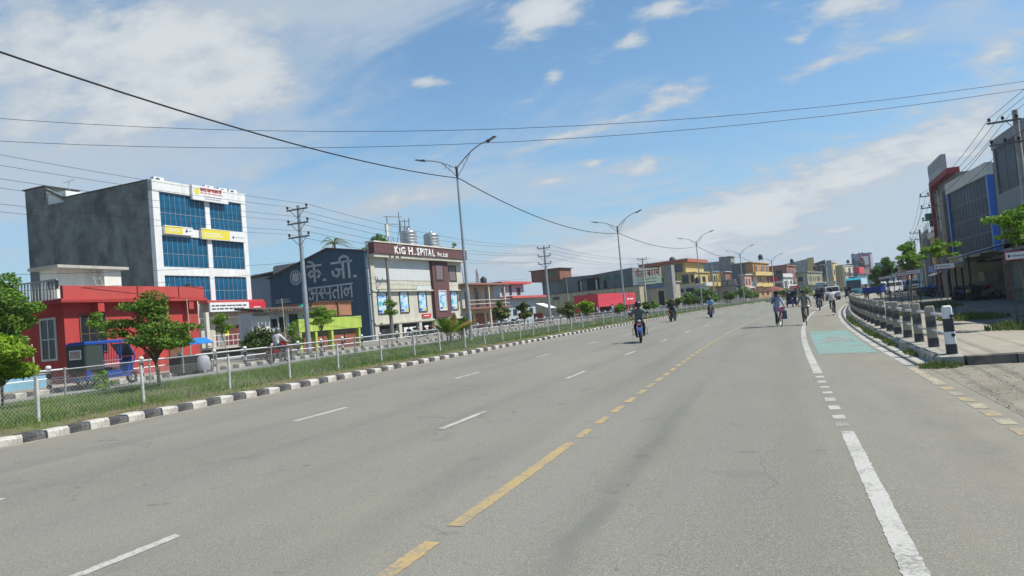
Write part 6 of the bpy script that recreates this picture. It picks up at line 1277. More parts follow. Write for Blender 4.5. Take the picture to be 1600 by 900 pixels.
hut = THING('shop_hut', 'grey sheet metal kiosk behind the nearest tree guard', 'kiosk', (12.6, 50.5, .1), -PI / 2); BX(hut, 'wall', MAT('grey_green_sheet_metal', (.10, .12, .115), .6, .1, 2, (6, 1, .3)), 0, 9, 0, 3, -.1, 2.5); BX(hut, 'side_door', wall('rust_door', (.15, .09, .075), .4), .3, 1.6, -.04, -.003, 0, 2.2); BX(hut, 'roof', dk, -.3, 9.3, -.8, 3.2, 2.503, 2.6); BX(hut, 'ledge', gawn, 1.8, 8.8, -.3, -.003, .75, .82)
# tanks, signs and stored things on the far houses
bp_ = MAT('black_plastic', (.02, .02, .022))
for i, (x, y, z, lab) in enumerate(((-11.0, 200, 9.2, 'black water tank on the brown brick house'), (-4.0, 201, 10.6, 'black water tank on the orange house'), (4.6, 256, 10.9, 'black water tank on the brick top house'), (11.5, 257, 8.0, 'black water tank on the olive house'), (27, 322, 11.0, 'black water tank on the mixed shop row'), (-16.5, 160, 5.0, 'black water tank on the low white house'), (18.6, 101, 8.0, 'black water tank on the yellow shop on the right'))):
    t = THING('water_tank', lab, 'water tank', (x, y, z), 0, 'black tanks on far roofs'); MB().lathe([(.55, .25), (.6, .4), (.56, .5), (.6, .9), (.56, 1.0), (.6, 1.3), (.25, 1.6)], 12).build('tank_body', bp_, t); MB().lathe([(.25, 1.59), (.25, 1.7)], 8).build('lid', bp_, t)
    m = MB(); [m.tube([(.4 * a, .4 * b_, -.5), (.4 * a, .4 * b_, .27)], .05, 4) for a in (-1, 1) for b_ in (-1, 1)]; m.build('stand', dark_metal, t)
for i, (x, y, z, w, h, mt, lab) in enumerate(((-20.4, 138, 1.0, 1.6, 1.0, sign_yellow, 'small yellow hoarding before the billboard house'), (-14.6, 155, 2.2, 2.2, .8, blue_c, 'small blue hoarding before the low white house'), (-8.0, 176, 2.4, 1.6, .9, sign_white, 'white hoarding before the pink house'), (-5.4, 193, 2.0, 1.6, 1.5, MAT('amber_sign', (.45, .20, .02)), 'amber hoarding at the foot of the dark end wall'), (2.6, 219, 2.2, 2.4, .9, sign_red, 'red hoarding before the white shop'), (10.8, 247, 2.4, 2.8, 1.0, MAT('teal_bay', (.10, .25, .27)), 'teal hoarding before the olive house'), (15.0, 262, 2.6, 3.0, 1.1, sign_white, 'white hoarding along the olive house'))):
    t = THING('hoarding', lab, 'hoarding', (x, y, .3), -head(y), 'hoardings along the far shops'); bd_ = BX(t, 'board', mt, 0, w, -.05, .05, z, z + h); scribble(bd_, sign_white if mt is not sign_white else ink_red, .15, -.053, z + .2, w - .3, h - .4, 2, 60 + i)
    for q in (.15, w - .15): m = MB(); m.tube([(q, .1, -.4), (q, .1, z + h)], .04, 5); m.build('post', dark_metal, t)
# ================================================================== people (bodies grown from a jointed skeleton)
skin_m = MAT('brown_skin', (.20, .105, .065), .6, .08, 6); hair_m = MAT('black_hair', (.012, .011, .011), .5, .2, 20); shoe_m = MAT('dark_shoe', (.03, .028, .027), .6, .2, 8); eye_m = MAT('eye', (.35, .33, .30), .3, .1, 4)
def cloth(name, col): return MAT(name, col, .95, .14, 9, bump=.4, bscale=30)
def person(label, loc, rotz, J, shirt, trous, sleeve=True, head='hair', head_mat=None, group=None, extra=()):
    """J: joints; one continuous skin, coloured by the bone it belongs to"""
    names = list(J); idx = {n: i for i, n in enumerate(names)}
    E = [('pelvis', 'belly'), ('belly', 'chest'), ('chest', 'neck'), ('neck', 'chin'), ('chin', 'crown')]
    for s in 'lr': E += [('chest', s + 'sho'), (s + 'sho', s + 'elb'), (s + 'elb', s + 'wri'), (s + 'wri', s + 'palm'), ('pelvis', s + 'hip'), (s + 'hip', s + 'kne'), (s + 'kne', s + 'ank'), (s + 'ank', s + 'toe')]
    RAD = {'pelvis': .145, 'belly': .135, 'chest': .17, 'neck': .058, 'chin': .085, 'crown': .088, 'sho': .085, 'elb': .056, 'wri': .037, 'palm': .036, 'hip': .105, 'kne': .068, 'ank': .045, 'toe': .036}
    me = bpy.data.meshes.new('skeleton'); me.from_pydata([J[n] for n in names], [(idx[a], idx[b]) for a, b in E], [])
    tmp = bpy.data.objects.new('skeleton', me); COL.objects.link(tmp); md = tmp.modifiers.new('skin', 'SKIN'); ss = tmp.modifiers.new('sub', 'SUBSURF'); ss.levels = 1; ss.render_levels = 1
    if not me.skin_vertices: bpy.context.view_layer.objects.active = tmp
    lay = me.skin_vertices[0] if me.skin_vertices else me.attributes and None
    for i, n in enumerate(names):
        k = n if n in RAD else n[1:]; q = RAD[k]; lay.data[i].radius = (q * (1.12 if k in ('chest', 'belly', 'pelvis') else 1), q * (.8 if k in ('chest', 'belly') else 1)); lay.data[i].use_root = (n == 'pelvis')
    dg = bpy.context.evaluated_depsgraph_get(); dg.update(); body = bpy.data.meshes.new_from_object(tmp.evaluated_get(dg)); bpy.data.objects.remove(tmp)
    body.name = 'body'; body.materials.clear()
    for m in (skin_m, shirt, trous, shoe_m, eye_m, hair_m): body.materials.append(m)
    seg = []
    for a, b_ in E:
        k = b_[1:] if b_[0] in 'lr' and b_ not in RAD else b_
        mi = {'belly': 1, 'chest': 1, 'neck': 0, 'chin': 0, 'crown': 0, 'sho': 1, 'elb': 1, 'wri': 1 if sleeve else 0, 'palm': 0, 'hip': 2, 'kne': 2, 'ank': 2, 'toe': 3}[k]
        if sleeve is None and k == 'elb': mi = 0
        seg.append((Vector(J[a]), Vector(J[b_]), mi, RAD[k]))
    for p in body.polygons:
        c = p.center; best = 9; mi = 1
        for a, b_, m_, q in seg:
            d = b_ - a; t = max(0, min(1, (c - a).dot(d) / max(1e-6, d.length_squared))); e = (c - (a + d * t)).length - q * .5
            if e < best: best = e; mi = m_
        p.material_index = mi; p.use_smooth = True
    # fingers, nose, ears and eyes joined to the same body
    m = MB(); f = (Vector(J['crown']) - Vector(J['chin'])); hc = Vector(J['chin']).lerp(Vector(J['crown']), .4); fw = Vector(J.get('face', (0, 1, 0))).normalized(); sd = fw.cross(Vector((0, 0, 1))).normalized()
    m.tube([hc + fw * .07 + Vector((0, 0, .035)), hc + fw * .112 + Vector((0, 0, -.01)), hc + fw * .085 + Vector((0, 0, -.03))], [.012, .019, .012], 5, 0)
    for s in (-1, 1):
        m.ball(hc + sd * s * .088 + Vector((0, 0, .0)), .014, .022, .034, 6, 4, 0); m.ball(hc + fw * .082 + sd * s * .034 + Vector((0, 0, .03)), .014, .01, .010, 6, 4, 4); m.tube([hc + fw * .088 + sd * s * .012 + Vector((0, 0, .058)), hc + fw * .075 + sd * s * .055 + Vector((0, 0, .055))], .006, 4, 5)
    m.tube([hc + fw * .086 + sd * .028 + Vector((0, 0, -.058)), hc + fw * .095 + Vector((0, 0, -.06)), hc + fw * .086 - sd * .028 + Vector((0, 0, -.058))], .008, 4, 0)
    for s in 'lr':
        w, p = Vector(J[s + 'wri']), Vector(J[s + 'palm']); d = (p - w).normalized(); side = Vector((1 if s == 'r' else -1, 0, 0)); side = (side - d * side.dot(d)).normalized(); dn = d.cross(side).normalized()
        if dn.z > 0: dn = -dn
        for k in range(4):
            o = p + side * (.028 - .019 * k) + d * .012; l = (.062, .07, .066, .052)[k]
            m.tube([o, o + d * l * .45, o + d * l * .6 + dn * l * .4, o + d * l * .25 + dn * l * .75], [.0095, .009, .0085, .007], 5, 0)
        o = w.lerp(p, .55) - side * .032; m.tube([o, o - side * .018 + d * .025 + dn * .012, o - side * .008 + d * .04 + dn * .035], [.011, .0105, .008], 5, 0)
    b = bmesh.new(); b.from_mesh(body); n0 = len(b.verts)
    vs = [b.verts.new(v) for v in m.v]
    for fc, mi in zip(m.f, m.mi):
        try: q = b.faces.new([vs[i] for i in fc]); q.material_index = mi; q.smooth = True
        except ValueError: pass
    b.to_mesh(body); b.free()
    root = THING('person', label, 'person', loc, rotz, group); OBJ('body', body, root)
    top = Vector(J['crown']); mid = Vector(J['chin']).lerp(top, .55)
    h = MB()
    if head == 'helmet':
        prof = [(.125, -.10), (.142, -.02), (.14, .06), (.115, .125), (.06, .16), (.0, .168)]; h.lathe(prof, 16, Matrix.Translation(mid))
        ht = h.build('helmet', head_mat, root); v = MB(); vs = []
        for zz, rr_ in ((-.045, .141), (.045, .146)):
            for i in range(9):
                a = math.atan2(fw.y, fw.x) + (i - 4) * .24; vs.append(mid + Vector((rr_ * 1.03 * math.cos(a), rr_ * 1.03 * math.sin(a), zz)))
        v.add(vs, [(i, i + 1, i + 10, i + 9) for i in range(8)]); v.build('visor', glass_dark, ht)
    else:
        h.ball(mid - fw * .018 + Vector((0, 0, .035)), .105, .105, .10, 12, 7); h.ball(mid - fw * .05 - Vector((0, 0, .02)), .09, .075, .09, 10, 6); h.build('hair', hair_m, root)
    return root
def sit(pelz=.9, pely=-.18, lean=.12, hands=(.33, .42, 1.04), feet=((.17, .05, .34), (.17, .05, .34)), knees=((.2, .30, .72), (.2, .30, .72)), head=0.0, up=0.0):
    J = {'pelvis': (0, pely, pelz), 'belly': (0, pely + lean * .4, pelz + .22), 'chest': (0, pely + lean * 1.1, pelz + .44), 'neck': (0, pely + lean * 1.5, pelz + .57), 'chin': (0, pely + lean * 1.8, pelz + .665), 'crown': (0, pely + lean * 1.8, pelz + .78)}
    for k, s in enumerate('lr'):
        g = -1 if s == 'l' else 1; sh = (g * .205, pely + lean * 1.05, pelz + .49); hx, hy, hz_ = hands
        J[s + 'sho'] = sh; J[s + 'elb'] = (g * (hx + .02), (sh[1] + hy) * .5 - .06, (sh[2] + hz_) * .5 - .09); J[s + 'wri'] = (g * hx, hy - .04, hz_ + .02); J[s + 'palm'] = (g * (hx - .01), hy + .03, hz_ + .01)
        fx, fy, fz = feet[k]; kx, ky, kz = knees[k]
        J[s + 'hip'] = (g * .10, pely + .04, pelz - .03); J[s + 'kne'] = (g * kx, ky, kz); J[s + 'ank'] = (g * fx, fy, fz); J[s + 'toe'] = (g * (fx + .01), fy + .17, fz - .055)
    return J
# ---- motorcycles
def wheel(root, y, r, w=.05, spokes=5, rim_mat=None, tyre=.05):
    m = MB(); m.torus((0, y, r), r - tyre, tyre, 22, 7, 'x'); wh = m.build('wheel', rubber, root)
    m = MB(); m.torus((0, y, r), r - tyre * 1.75, .016, 18, 5, 'x'); m.tube([(-w, y, r), (w, y, r)], .045, 8)
    for k in range(spokes): a = 2 * PI * k / spokes; m.tube([(0, y, r), (0, y + (r - tyre * 1.7) * math.cos(a), r + (r - tyre * 1.7) * math.sin(a))], .014 if spokes < 9 else .003, 4)
    m.build('rim', rim_mat or dark_metal, wh); return wh
bike_black = MAT('bike_black_paint', (.018, .018, .022), .3, .1, 5, spec=.5); bike_blue = MAT('bike_blue_paint', (.015, .07, .30), .3, .1, 4, spec=.5); plate_red = MAT('red_number_plate', (.36, .03, .035), .5, .08, 4); tail_red = MAT('red_tail_lens', (.35, .01, .01), .3, .1, 4); bike_red = MAT('bike_red_paint', (.16, .015, .02), .35, .1, 4); amber = MAT('amber_lens', (.6, .2, .02), .3, .1, 3); headl = MAT('headlight_lens', (.42, .44, .45), .15, .05, 3, spec=.6)
def motorbike(label, loc, rotz, paint, fender, group, light=True, plate=True):
    r = THING('motorcycle', label, 'motorcycle', loc, rotz, group)
    wheel(r, .66, .30); wheel(r, -.62, .30, tyre=.06)
    for s in (-1, 1): m = MB(); m.tube([(s * .085, .66, .30), (s * .085, .50, .72), (s * .085, .44, .92)], [.026, .028, .024], 7); m.build('fork', chrome, r)
    m = MB()
    for i in range(9):
        a = math.radians(35 + i * 13); 
    pts = [(0, .66 + .36 * math.cos(a), .30 + .36 * math.sin(a)) for a in [math.radians(30 + i * 9) for i in range(8)]]
    for p, q in zip(pts[:-1], pts[1:]): m.add([(-.055, p[1], p[2]), (.055, p[1], p[2]), (.055, q[1], q[2]), (-.055, q[1], q[2]), (-.04, p[1], p[2] + .02), (.04, p[1], p[2] + .02), (.04, q[1], q[2] + .02), (-.04, q[1], q[2] + .02)], [(0, 1, 2, 3), (4, 5, 6, 7), (0, 4, 7, 3), (1, 5, 6, 2)])
    m.build('front_fender', fender, r)
    m = MB(); m.prism([(.52, .84), (.44, 1.06), (.30, 1.10), (.22, .95), (.30, .80)], -.13, .13, 'x'); m.build('headlamp_cowl', paint, r)
    m = MB(); m.ball((0, .50, .93), .075, .045, .065, 12, 7); m.build('headlight', headl, r)
    for s in (-1, 1): m = MB(); m.ball((s * .19, .42, .93), .045, .03, .03, 8, 5); m.build('indicator', amber, r)
    m = MB(); m.lathe([(.06, -.26), (.15, -.2), (.175, 0), (.15, .18), (.05, .26)], 10, Matrix.Translation((0, .12, .88)) @ Matrix.Rotation(PI / 2, 4, 'X') @ Matrix.Scale(.75, 4, (0, 1, 0))); m.build('fuel_tank', paint, r)
    m = MB(); m.prism([(-.70, .86), (-.62, .92), (-.1, .80), (-.06, .73), (-.6, .76)], -.13, .13, 'x'); m.build('seat', rubber, r)
    m = MB(); m.prism([(-.78, .80), (-.62, .83), (-.05, .70), (.05, .55), (-.35, .52)], -.10, .10, 'x'); m.build('side_panel', paint, r)
    m = MB(); m.prism([(.25, .30), (.30, .62), (-.05, .66), (-.18, .36), (-.05, .24)], -.13, .13, 'x')
    for k in range(5): m.box(-.15, .15, .18, .34, .36 + k * .05, .385 + k * .05)
    m.build('engine', MAT('engine_grey', (.10, .10, .10), .5, .2, 6, metal=.4), r)
    m = MB(); m.tube([(.0, .44, .9), (.0, .1, .72), (0, -.1, .45), (0, -.62, .30)], .03, 6); m.tube([(.08, -.15, .4), (.08, -.62, .30)], .022, 5); m.tube([(-.08, -.15, .4), (-.08, -.62, .30)], .022, 5); m.build('frame', bike_black, r)
    m = MB(); m.tube([(.13, .28, .34), (.14, .0, .24), (.16, -.35, .28), (.17, -.80, .40)], [.024, .03, .05, .055], 8); m.build('exhaust', dark_metal, r)
    m = MB(); m.tube([(-.37, .36, 1.02), (-.2, .38, 1.06), (0, .42, 1.02), (.2, .38, 1.06), (.37, .36, 1.02)], .014, 6)
    for s in (-1, 1): m.tube([(s * .27, .365, 1.03), (s * .39, .355, 1.02)], .02, 7)
    m.build('handlebar', dark_metal, r)
    for s in (-1, 1): m = MB(); m.tube([(s * .24, .38, 1.05), (s * .34, .36, 1.26)], .008, 4); m.ball((s * .38, .36, 1.28), .075, .02, .045, 8, 5); m.build('mirror', bike_black, r)
    if plate: m = MB(); m.box(-.12, .12, .60, .612, .73, .87); pl_ = m.build('number_plate', plate_red, r); m = MB(); [m.box(-.09 + i * .05, -.06 + i * .05, .6125, .615, .77, .83) for i in range(4)]; m.build('lettering', sign_white, pl_)
    m = MB(); m.box(-.11, .11, -.80, -.79, .52, .68); m.build('rear_plate', plate_red, r); m = MB(); m.ball((0, -.78, .80), .08, .03, .04, 8, 5); m.build('tail_light', tail_red, r)
    m = MB(); m.tube([(-.34, .15, .34), (-.12, .2, .40), (.12, .2, .40), (.34, .15, .34)], .014, 5); m.tube([(-.30, .30, .36), (-.32, .34, .62), (-.1, .34, .66)], .013, 5); m.tube([(.30, .30, .36), (.32, .34, .62), (.1, .34, .66)], .013, 5); m.build('crash_guard', dark_metal, r)
    m = MB(); pts = [(0, -.62 + .38 * math.cos(a), .30 + .38 * math.sin(a)) for a in [math.radians(60 + i * 20) for i in range(7)]]; m.tube(pts, .045, 5); m.build('rear_fender', bike_black, r)
    return r
MG = 'motorcycles on the carriageway'
MLOC = {'m1': P(-5.85, 31.3, 0), 'm2': P(-8.9, 57.4, 0), 'm3': P(-6.9, 62.6, 0)}
def on_road(x, y): t = x - dx(y); return Vector((x, y, rz(t)))
b1 = on_road(-5.84, 31.16); b2 = on_road(-8.1, 57.5); b3 = on_road(-5.6, 62.3)
A1, A2, A3 = PI + .17, -.12, PI + .17
motorbike('dark motorcycle with blue front fender coming towards the viewer', b1, A1, bike_black, bike_blue, MG)
grey_t = cloth('grey_green_tshirt', (.13, .155, .15)); navy_c = cloth('navy_cloth', (.02, .028, .055)); dark_j = cloth('dark_jacket', (.022, .024, .032)); lblue = cloth('light_blue_shirt', (.24, .42, .58)); black_tr = cloth('black_trousers', (.018, .018, .02)); helm_b = MAT('black_helmet', (.012, .012, .014), .25, .1, 4, spec=.6); helm_g = MAT('grey_helmet', (.12, .12, .13), .3, .1, 4, spec=.6)
person('rider in a grey T-shirt and black helmet on the nearest motorcycle', b1, A1, sit(.90, hands=(.36, .36, 1.045)), grey_t, navy_c, False, 'helmet', helm_b, 'motorcycle riders')
motorbike('dark scooter like motorcycle riding away next to the median', b2, A2, bike_black, bike_black, MG); person('rider in dark jacket seen from behind beside the median', b2, A2, sit(.90, hands=(.36, .36, 1.045)), dark_j, black_tr, True, 'helmet', helm_b, 'motorcycle riders')
motorbike('black motorcycle with white headlamp coming along by the far kerb', b3, A3, bike_black, bike_black, MG); person('rider in a light blue shirt on the far left motorcycle', b3, A3, sit(.90, hands=(.36, .36, 1.045)), lblue, black_tr, True, 'helmet', helm_b, 'motorcycle riders')
b4 = on_road(3.0, 66); motorbike('small dark motorcycle behind the cyclist with the backpack', b4, PI - .05, bike_black, bike_black, MG); person('rider in dark clothes half hidden behind the cyclist with the backpack', b4, PI - .05, sit(.90, hands=(.36, .36, 1.045)), dark_j, black_tr, True, 'helmet', helm_b, 'motorcycle riders')
b5 = Vector((-24.3, 30.3, .42)); motorbike('red motorcycle on the service road behind the wire fences', b5, -.05, bike_red, bike_red, None); person('rider in a white checked shirt and grey helmet on the service road', b5, -.05, sit(.92, hands=(.36, .36, 1.045)), cloth('white_shirt', (.50, .49, .50)), navy_c, True, 'helmet', helm_g)
# ---- bicycles
def bicycle(label, loc, rotz, paint, group):
    r = THING('bicycle', label, 'bicycle', loc, rotz, group); wheel(r, .54, .33, .03, 14, chrome, .019); wheel(r, -.52, .33, .03, 14, chrome, .019)
    m = MB(); m.tube([(0, -.16, .30), (0, -.28, .86)], .017, 6); m.tube([(0, -.26, .76), (0, .36, .80)], .018, 6); m.tube([(0, -.16, .30), (0, .38, .70)], .018, 6); m.tube([(0, .35, .86), (0, .40, .62)], .02, 6)
    for s in (-1, 1): m.tube([(0, -.16, .30), (s * .05, -.52, .33)], .011, 5); m.tube([(0, -.26, .78), (s * .05, -.52, .33)], .010, 5)
    m.build('frame', paint, r); m = MB()
    for s in (-1, 1): m.tube([(s * .045, .40, .64), (s * .045, .54, .33)], .013, 5)
    m.build('fork', paint, r); m = MB(); m.tube([(-.30, .24, .98), (-.24, .34, 1.0), (0, .36, .98), (.24, .34, 1.0), (.30, .24, .98)], .013, 6); m.tube([(0, .355, .86), (0, .36, .98)], .014, 6); [m.tube([(s * .26, .31, .995), (s * .305, .20, .975)], .019, 6) for s in (-1, 1)]; m.build('handlebar', chrome, r)
    m = MB(); m.prism([(-.42, .90), (-.38, .95), (-.14, .93), (-.14, .90)], -.07, .07, 'x'); m.build('saddle', rubber, r)
    m = MB(); m.tube([(-.03, -.16, .30), (.03, -.16, .30)], .10, 14); m.tube([(.06, -.16, .30), (.06, -.10, .14)], .012, 5); m.tube([(-.06, -.16, .30), (-.06, -.22, .46)], .012, 5); m.build('crank', dark_metal, r)
    for s, y, z in ((1, -.10, .14), (-1, -.22, .46)): MB().box(s * .06, s * .16, y - .04, y + .04, z - .012, z + .012).build('pedal', rubber, r)
    for y in (.54, -.52): m = MB(); m.tube([(0, y + .355 * math.cos(a), .33 + .355 * math.sin(a)) for a in [math.radians(20 + i * 18) for i in range(8)]], .018, 5); m.build('mudguard', paint, r)
    return r
PED = dict(feet=((.12, -.24, .50), (.12, -.12, .20)), knees=((.13, .12, .86), (.12, .08, .62)))
CG, CP = 'bicycles on the road', 'cyclists'
c1 = on_road(-.2, 40.4); a1 = PI + .2; c2 = on_road(1.12, 40.3); a2 = PI - .04; c3 = on_road(3.2, 52.7); a3 = -.10
pinkp = MAT('maroon_bike_paint', (.30, .04, .09), .35, .1, 4); bicycle('maroon bicycle ridden under a brown umbrella', c1, a1, pinkp, CG); bicycle('black bicycle of the cyclist with a backpack', c2, a2, bike_black, CG); bicycle('black bicycle riding away in the bike lane', c3, a3, bike_black, CG)
pale_b = cloth('pale_blue_shirt', (.30, .38, .56)); navy_t = cloth('navy_trousers', (.035, .055, .11))
J = sit(.98, -.26, .06, hands=(.29, .22, 1.0), **PED); J['rwri'] = (.17, .06, 1.38); J['rpalm'] = (.14, .11, 1.41); J['relb'] = (.27, -.08, 1.2)
person('cyclist in a pale blue shirt holding a brown umbrella overhead', c1, a1, J, pale_b, navy_t, False, 'hair', group=CP)
um = THING('umbrella', 'open reddish brown umbrella over the cyclist in pale blue', 'umbrella', c1, a1); m = MB(); k = 8; ap = Vector((.12, .10, 2.12)); ring = []
for i in range(k): a = 2 * PI * (i + .5) / k; ring.append((ap + Vector((.36 * math.cos(a), .36 * math.sin(a), -.09)), ap + Vector((.62 * math.cos(a), .62 * math.sin(a), -.27))))
for i in range(k):
    (q1, o1), (q2, o2) = ring[i], ring[(i + 1) % k]; md_ = (o1 + o2) * .5 + Vector((0, 0, .035)); md_ += (Vector((ap.x, ap.y, md_.z)) - md_) * .06; qm = (q1 + q2) * .5; n = Vector((0, 0, -.006))
    m.add([ap, q1, q2], [(0, 1, 2)]); m.add([q1, o1, md_, o2, q2], [(0, 1, 2, 4), (2, 3, 4)])
m.build('canopy', cloth('umbrella_cloth', (.20, .09, .075)), um)
for i in range(k): m = MB(); m.tube([ap, ring[i][0] - Vector((0, 0, .008)), ring[i][1]], .005, 4); m.build('rib', dark_metal, um)
m = MB(); m.tube([(.14, .11, 1.30), tuple(ap + Vector((0, 0, .06)))], .009, 5); m.build('shaft', dark_metal, um); m = MB(); m.tube([(.14, .11, 1.30), (.14, .11, 1.40)], .016, 6); m.build('handle', rubber, um)
bg1 = THING('bag', 'dark blue bag hanging from the handlebar of the maroon bicycle', 'bag', c1, a1); m = MB(); m.prism([(-.17, .36), (.17, .36), (.14, .80), (-.12, .80)], -.40, -.22, 'x'); m.build('bag_body', cloth('navy_bag', (.04, .08, .16)), bg1); m = MB(); m.tube([(-.31, -.08, .8), (-.30, .20, .99), (-.31, .1, .8)], .01, 4); m.build('strap', dark_metal, bg1)
bk = THING('basket', 'pink basket on the front of the maroon bicycle', 'basket', c1, a1); m = MB(); m.prism([(-.15, .78), (.15, .78), (.19, 1.02), (-.19, 1.02)], .42, .66, 'y'); m.build('basket_body', cloth('pink_cloth', (.42, .16, .24)), bk); m = MB(); m.tube([(-.19, .42, 1.02), (.19, .42, 1.02), (.19, .66, 1.02), (-.19, .66, 1.02), (-.19, .42, 1.02)], .01, 4); m.build('rim', chrome, bk)
gshirt = cloth('grey_shirt', (.26, .26, .26)); kh = cloth('khaki_trousers', (.13, .125, .09)); person('bareheaded cyclist in grey shirt and khaki trousers coming along the white line', c2, a2, sit(.98, -.26, .12, hands=(.29, .22, 1.0), **PED), gshirt, kh, False, 'hair', group=CP)
bp_ = THING('backpack', 'dark backpack on the cyclist in the grey shirt', 'backpack', c2, a2); m = MB(); m.lathe([(.06, -.2), (.14, -.16), (.15, .05), (.11, .2), (.03, .23)], 10, T3(0, -.36, 1.28)); m.build('pack', black_tr, bp_)
for s in (-1, 1): m = MB(); m.tube([(s * .12, -.30, 1.46), (s * .13, -.14, 1.52), (s * .13, .02, 1.36), (s * .15, -.1, 1.14)], .018, 4); m.build('strap', black_tr, bp_)
person('cyclist in a white sleeveless vest seen from behind in the bike lane', c3, a3, sit(.98, -.26, .14, hands=(.29, .22, 1.0), **PED), cloth('white_vest', (.55, .55, .55)), cloth('dark_olive_trousers', (.05, .055, .045)), None, 'hair', group=CP)

# ---- electric rickshaws
canvas_g = MAT('dark_green_canvas', (.035, .05, .045), .85, .15, 3, bump=.2); rk_blue = MAT('rickshaw_blue', (.014, .055, .26), .35, .08, 3, spec=.5); rk_navy = MAT('rickshaw_navy', (.012, .022, .085), .35, .1, 3, spec=.5); rk_mid = MAT('rickshaw_mid_blue', (.02, .075, .26), .35, .1, 3, spec=.5); seat_m = MAT('brown_seat', (.10, .07, .05), .7, .2, 5)
def rickshaw(label, loc, rotz, body, roofm, canv, closed=False, group=None):
    r = THING('electric_rickshaw', label, 'rickshaw', loc, rotz, group)
    for x, y in ((0, 1.12), (-.46, -.72), (.46, -.72)):
        m = MB(); m.torus((x, y, .25), .20, .055, 20, 7, 'x'); w = m.build('wheel', rubber, r); m = MB(); m.torus((x, y, .25), .135, .014, 16, 5, 'x'); m.tube([(x - .05, y, .25), (x + .05, y, .25)], .05, 8); [m.tube([(x, y, .25), (x, y + .14 * math.cos(a), .25 + .14 * math.sin(a))], .008, 4) for a in [k * .785 for k in range(8)]]; m.build('rim', chrome, w)
    BX(r, 'floor', body, -.46, .46, -1.25, .75, .33, .42)
    for s in (-1, 1):
        m = MB(); pts = [(s * .47, -.72 + .33 * math.cos(a), .25 + .33 * math.sin(a)) for a in [math.radians(i * 22.5) for i in range(9)]]
        for p, q in zip(pts[:-1], pts[1:]): m.add([(p[0] - .09, p[1], p[2]), (p[0] + .09, p[1], p[2]), (q[0] + .09, q[1], q[2]), (q[0] - .09, q[1], q[2])], [(0, 1, 2, 3)])
        m.build('fender', body, r); BX(r, 'side_skirt', body, s * .44, s * .49, -1.25, -1.06, .42, .72); BX(r, 'side_skirt', body, s * .44, s * .49, -.36, .3, .42, .62)
    BX(r, 'roof', roofm, -.54, .54, -1.32, 1.0, 1.70, 1.77); m = MB(); m.prism([(-.5, 1.77), (.5, 1.77), (.4, 1.82), (-.4, 1.82)], -1.25, .9, 'y'); m.build('roof_top', roofm, r)
    # rear cab of canvas with a window
    BX(r, 'rear_canvas', canv, -.50, .50, -1.30, -1.26, .72, 1.695); fr_ = BX(r, 'rear_window', frame_white, -.32, .32, -1.318, -1.302, 1.16, 1.52); BX(fr_, 'pane', MAT('hazy_plastic', (.30, .22, .19), .4, .2, 3), -.28, .28, -1.326, -1.32, 1.20, 1.48)
    for s in (-1, 1):
        BX(r, 'side_canvas', canv, s * .48, s * .515, -1.255, -.55, .72, 1.695)
        m = MB(); m.tube([(s * .48, -.53, .42), (s * .48, -.53, 1.69)], .018, 5); m.tube([(s * .48, .28, .42), (s * .48, .28, 1.69)], .018, 5); m.tube([(s * .46, .62, 1.69), (s * .42, .98, 1.10), (s * .30, .90, .55), (s * .40, .60, .42)], .028, 6); m.build('pillar', body, r)
        m = MB(); m.tube([(s * .50, -.53, 1.02), (s * .50, .28, 1.02)], .016, 5); m.tube([(s * .50, -.53, .78), (s * .50, .1, .78)], .016, 5); m.tube([(s * .50, -1.2, .74), (s * .50, -.72, .98), (s * .50, -.53, 1.02)], .016, 5); m.build('guard_rail', chrome, r)
        BX(r, 'tail_light', tail_red, s * .30, s * .42, -1.275, -1.255, .50, .60)
        m = MB(); m.tube([(s * .36, .98, 1.25), (s * .50, 1.0, 1.42)], .008, 4); m.ball((s * .53, 1.0, 1.46), .05, .015, .07, 8, 5); m.build('mirror', dark_metal, r)
    for k in range(7): m = MB(); x = -.42 + k * .14; m.tube([(x, .22, .82), (x, .26, 1.66)], .012, 4); m.build('seat_back_bar', body, r)
    BX(r, 'passenger_seat', seat_m, -.44, .44, -1.2, -.72, .42, .80); BX(r, 'seat_back', seat_m, -.44, .44, -1.24, -1.14, .80, 1.2); BX(r, 'driver_seat', seat_m, -.42, .42, -.1, .25, .42, .78)
    m = MB(); m.prism([(.80, .42), (1.02, .55), (1.0, 1.10), (.94, 1.12), (.72, .5)], -.24, .24, 'x'); m.build('front_apron', body, r)
    m = MB(); m.add([(-.42, .985, 1.13), (.42, .985, 1.13), (.45, .64, 1.66), (-.45, .64, 1.66), (-.42, .965, 1.13), (.42, .965, 1.13), (.45, .62, 1.66), (-.45, .62, 1.66)], [(0, 1, 2, 3), (7, 6, 5, 4), (0, 4, 5, 1), (2, 6, 7, 3), (1, 5, 6, 2), (0, 3, 7, 4)]); m.build('windscreen', glass_dark if closed else MAT('clear_screen', (.07, .09, .10), .1, .1, 3), r)
    m = MB(); m.ball((0, 1.02, .92), .10, .05, .09, 12, 6); m.build('headlight', headl, r); m = MB(); m.tube([(-.32, .72, 1.08), (0, .80, 1.10), (.32, .72, 1.08)], .014, 5); m.tube([(0, .80, 1.1), (0, 1.06, .5), (0, 1.12, .25)], .024, 6); m.build('handlebar', dark_metal, r)
    m = MB(); pts = [(0, 1.12 + .30 * math.cos(a), .25 + .30 * math.sin(a)) for a in [math.radians(20 + i * 20) for i in range(8)]]; [m.add([(-.08, p[1], p[2]), (.08, p[1], p[2]), (.08, q[1], q[2]), (-.08, q[1], q[2])], [(0, 1, 2, 3)]) for p, q in zip(pts[:-1], pts[1:])]; m.build('front_fender', body, r)
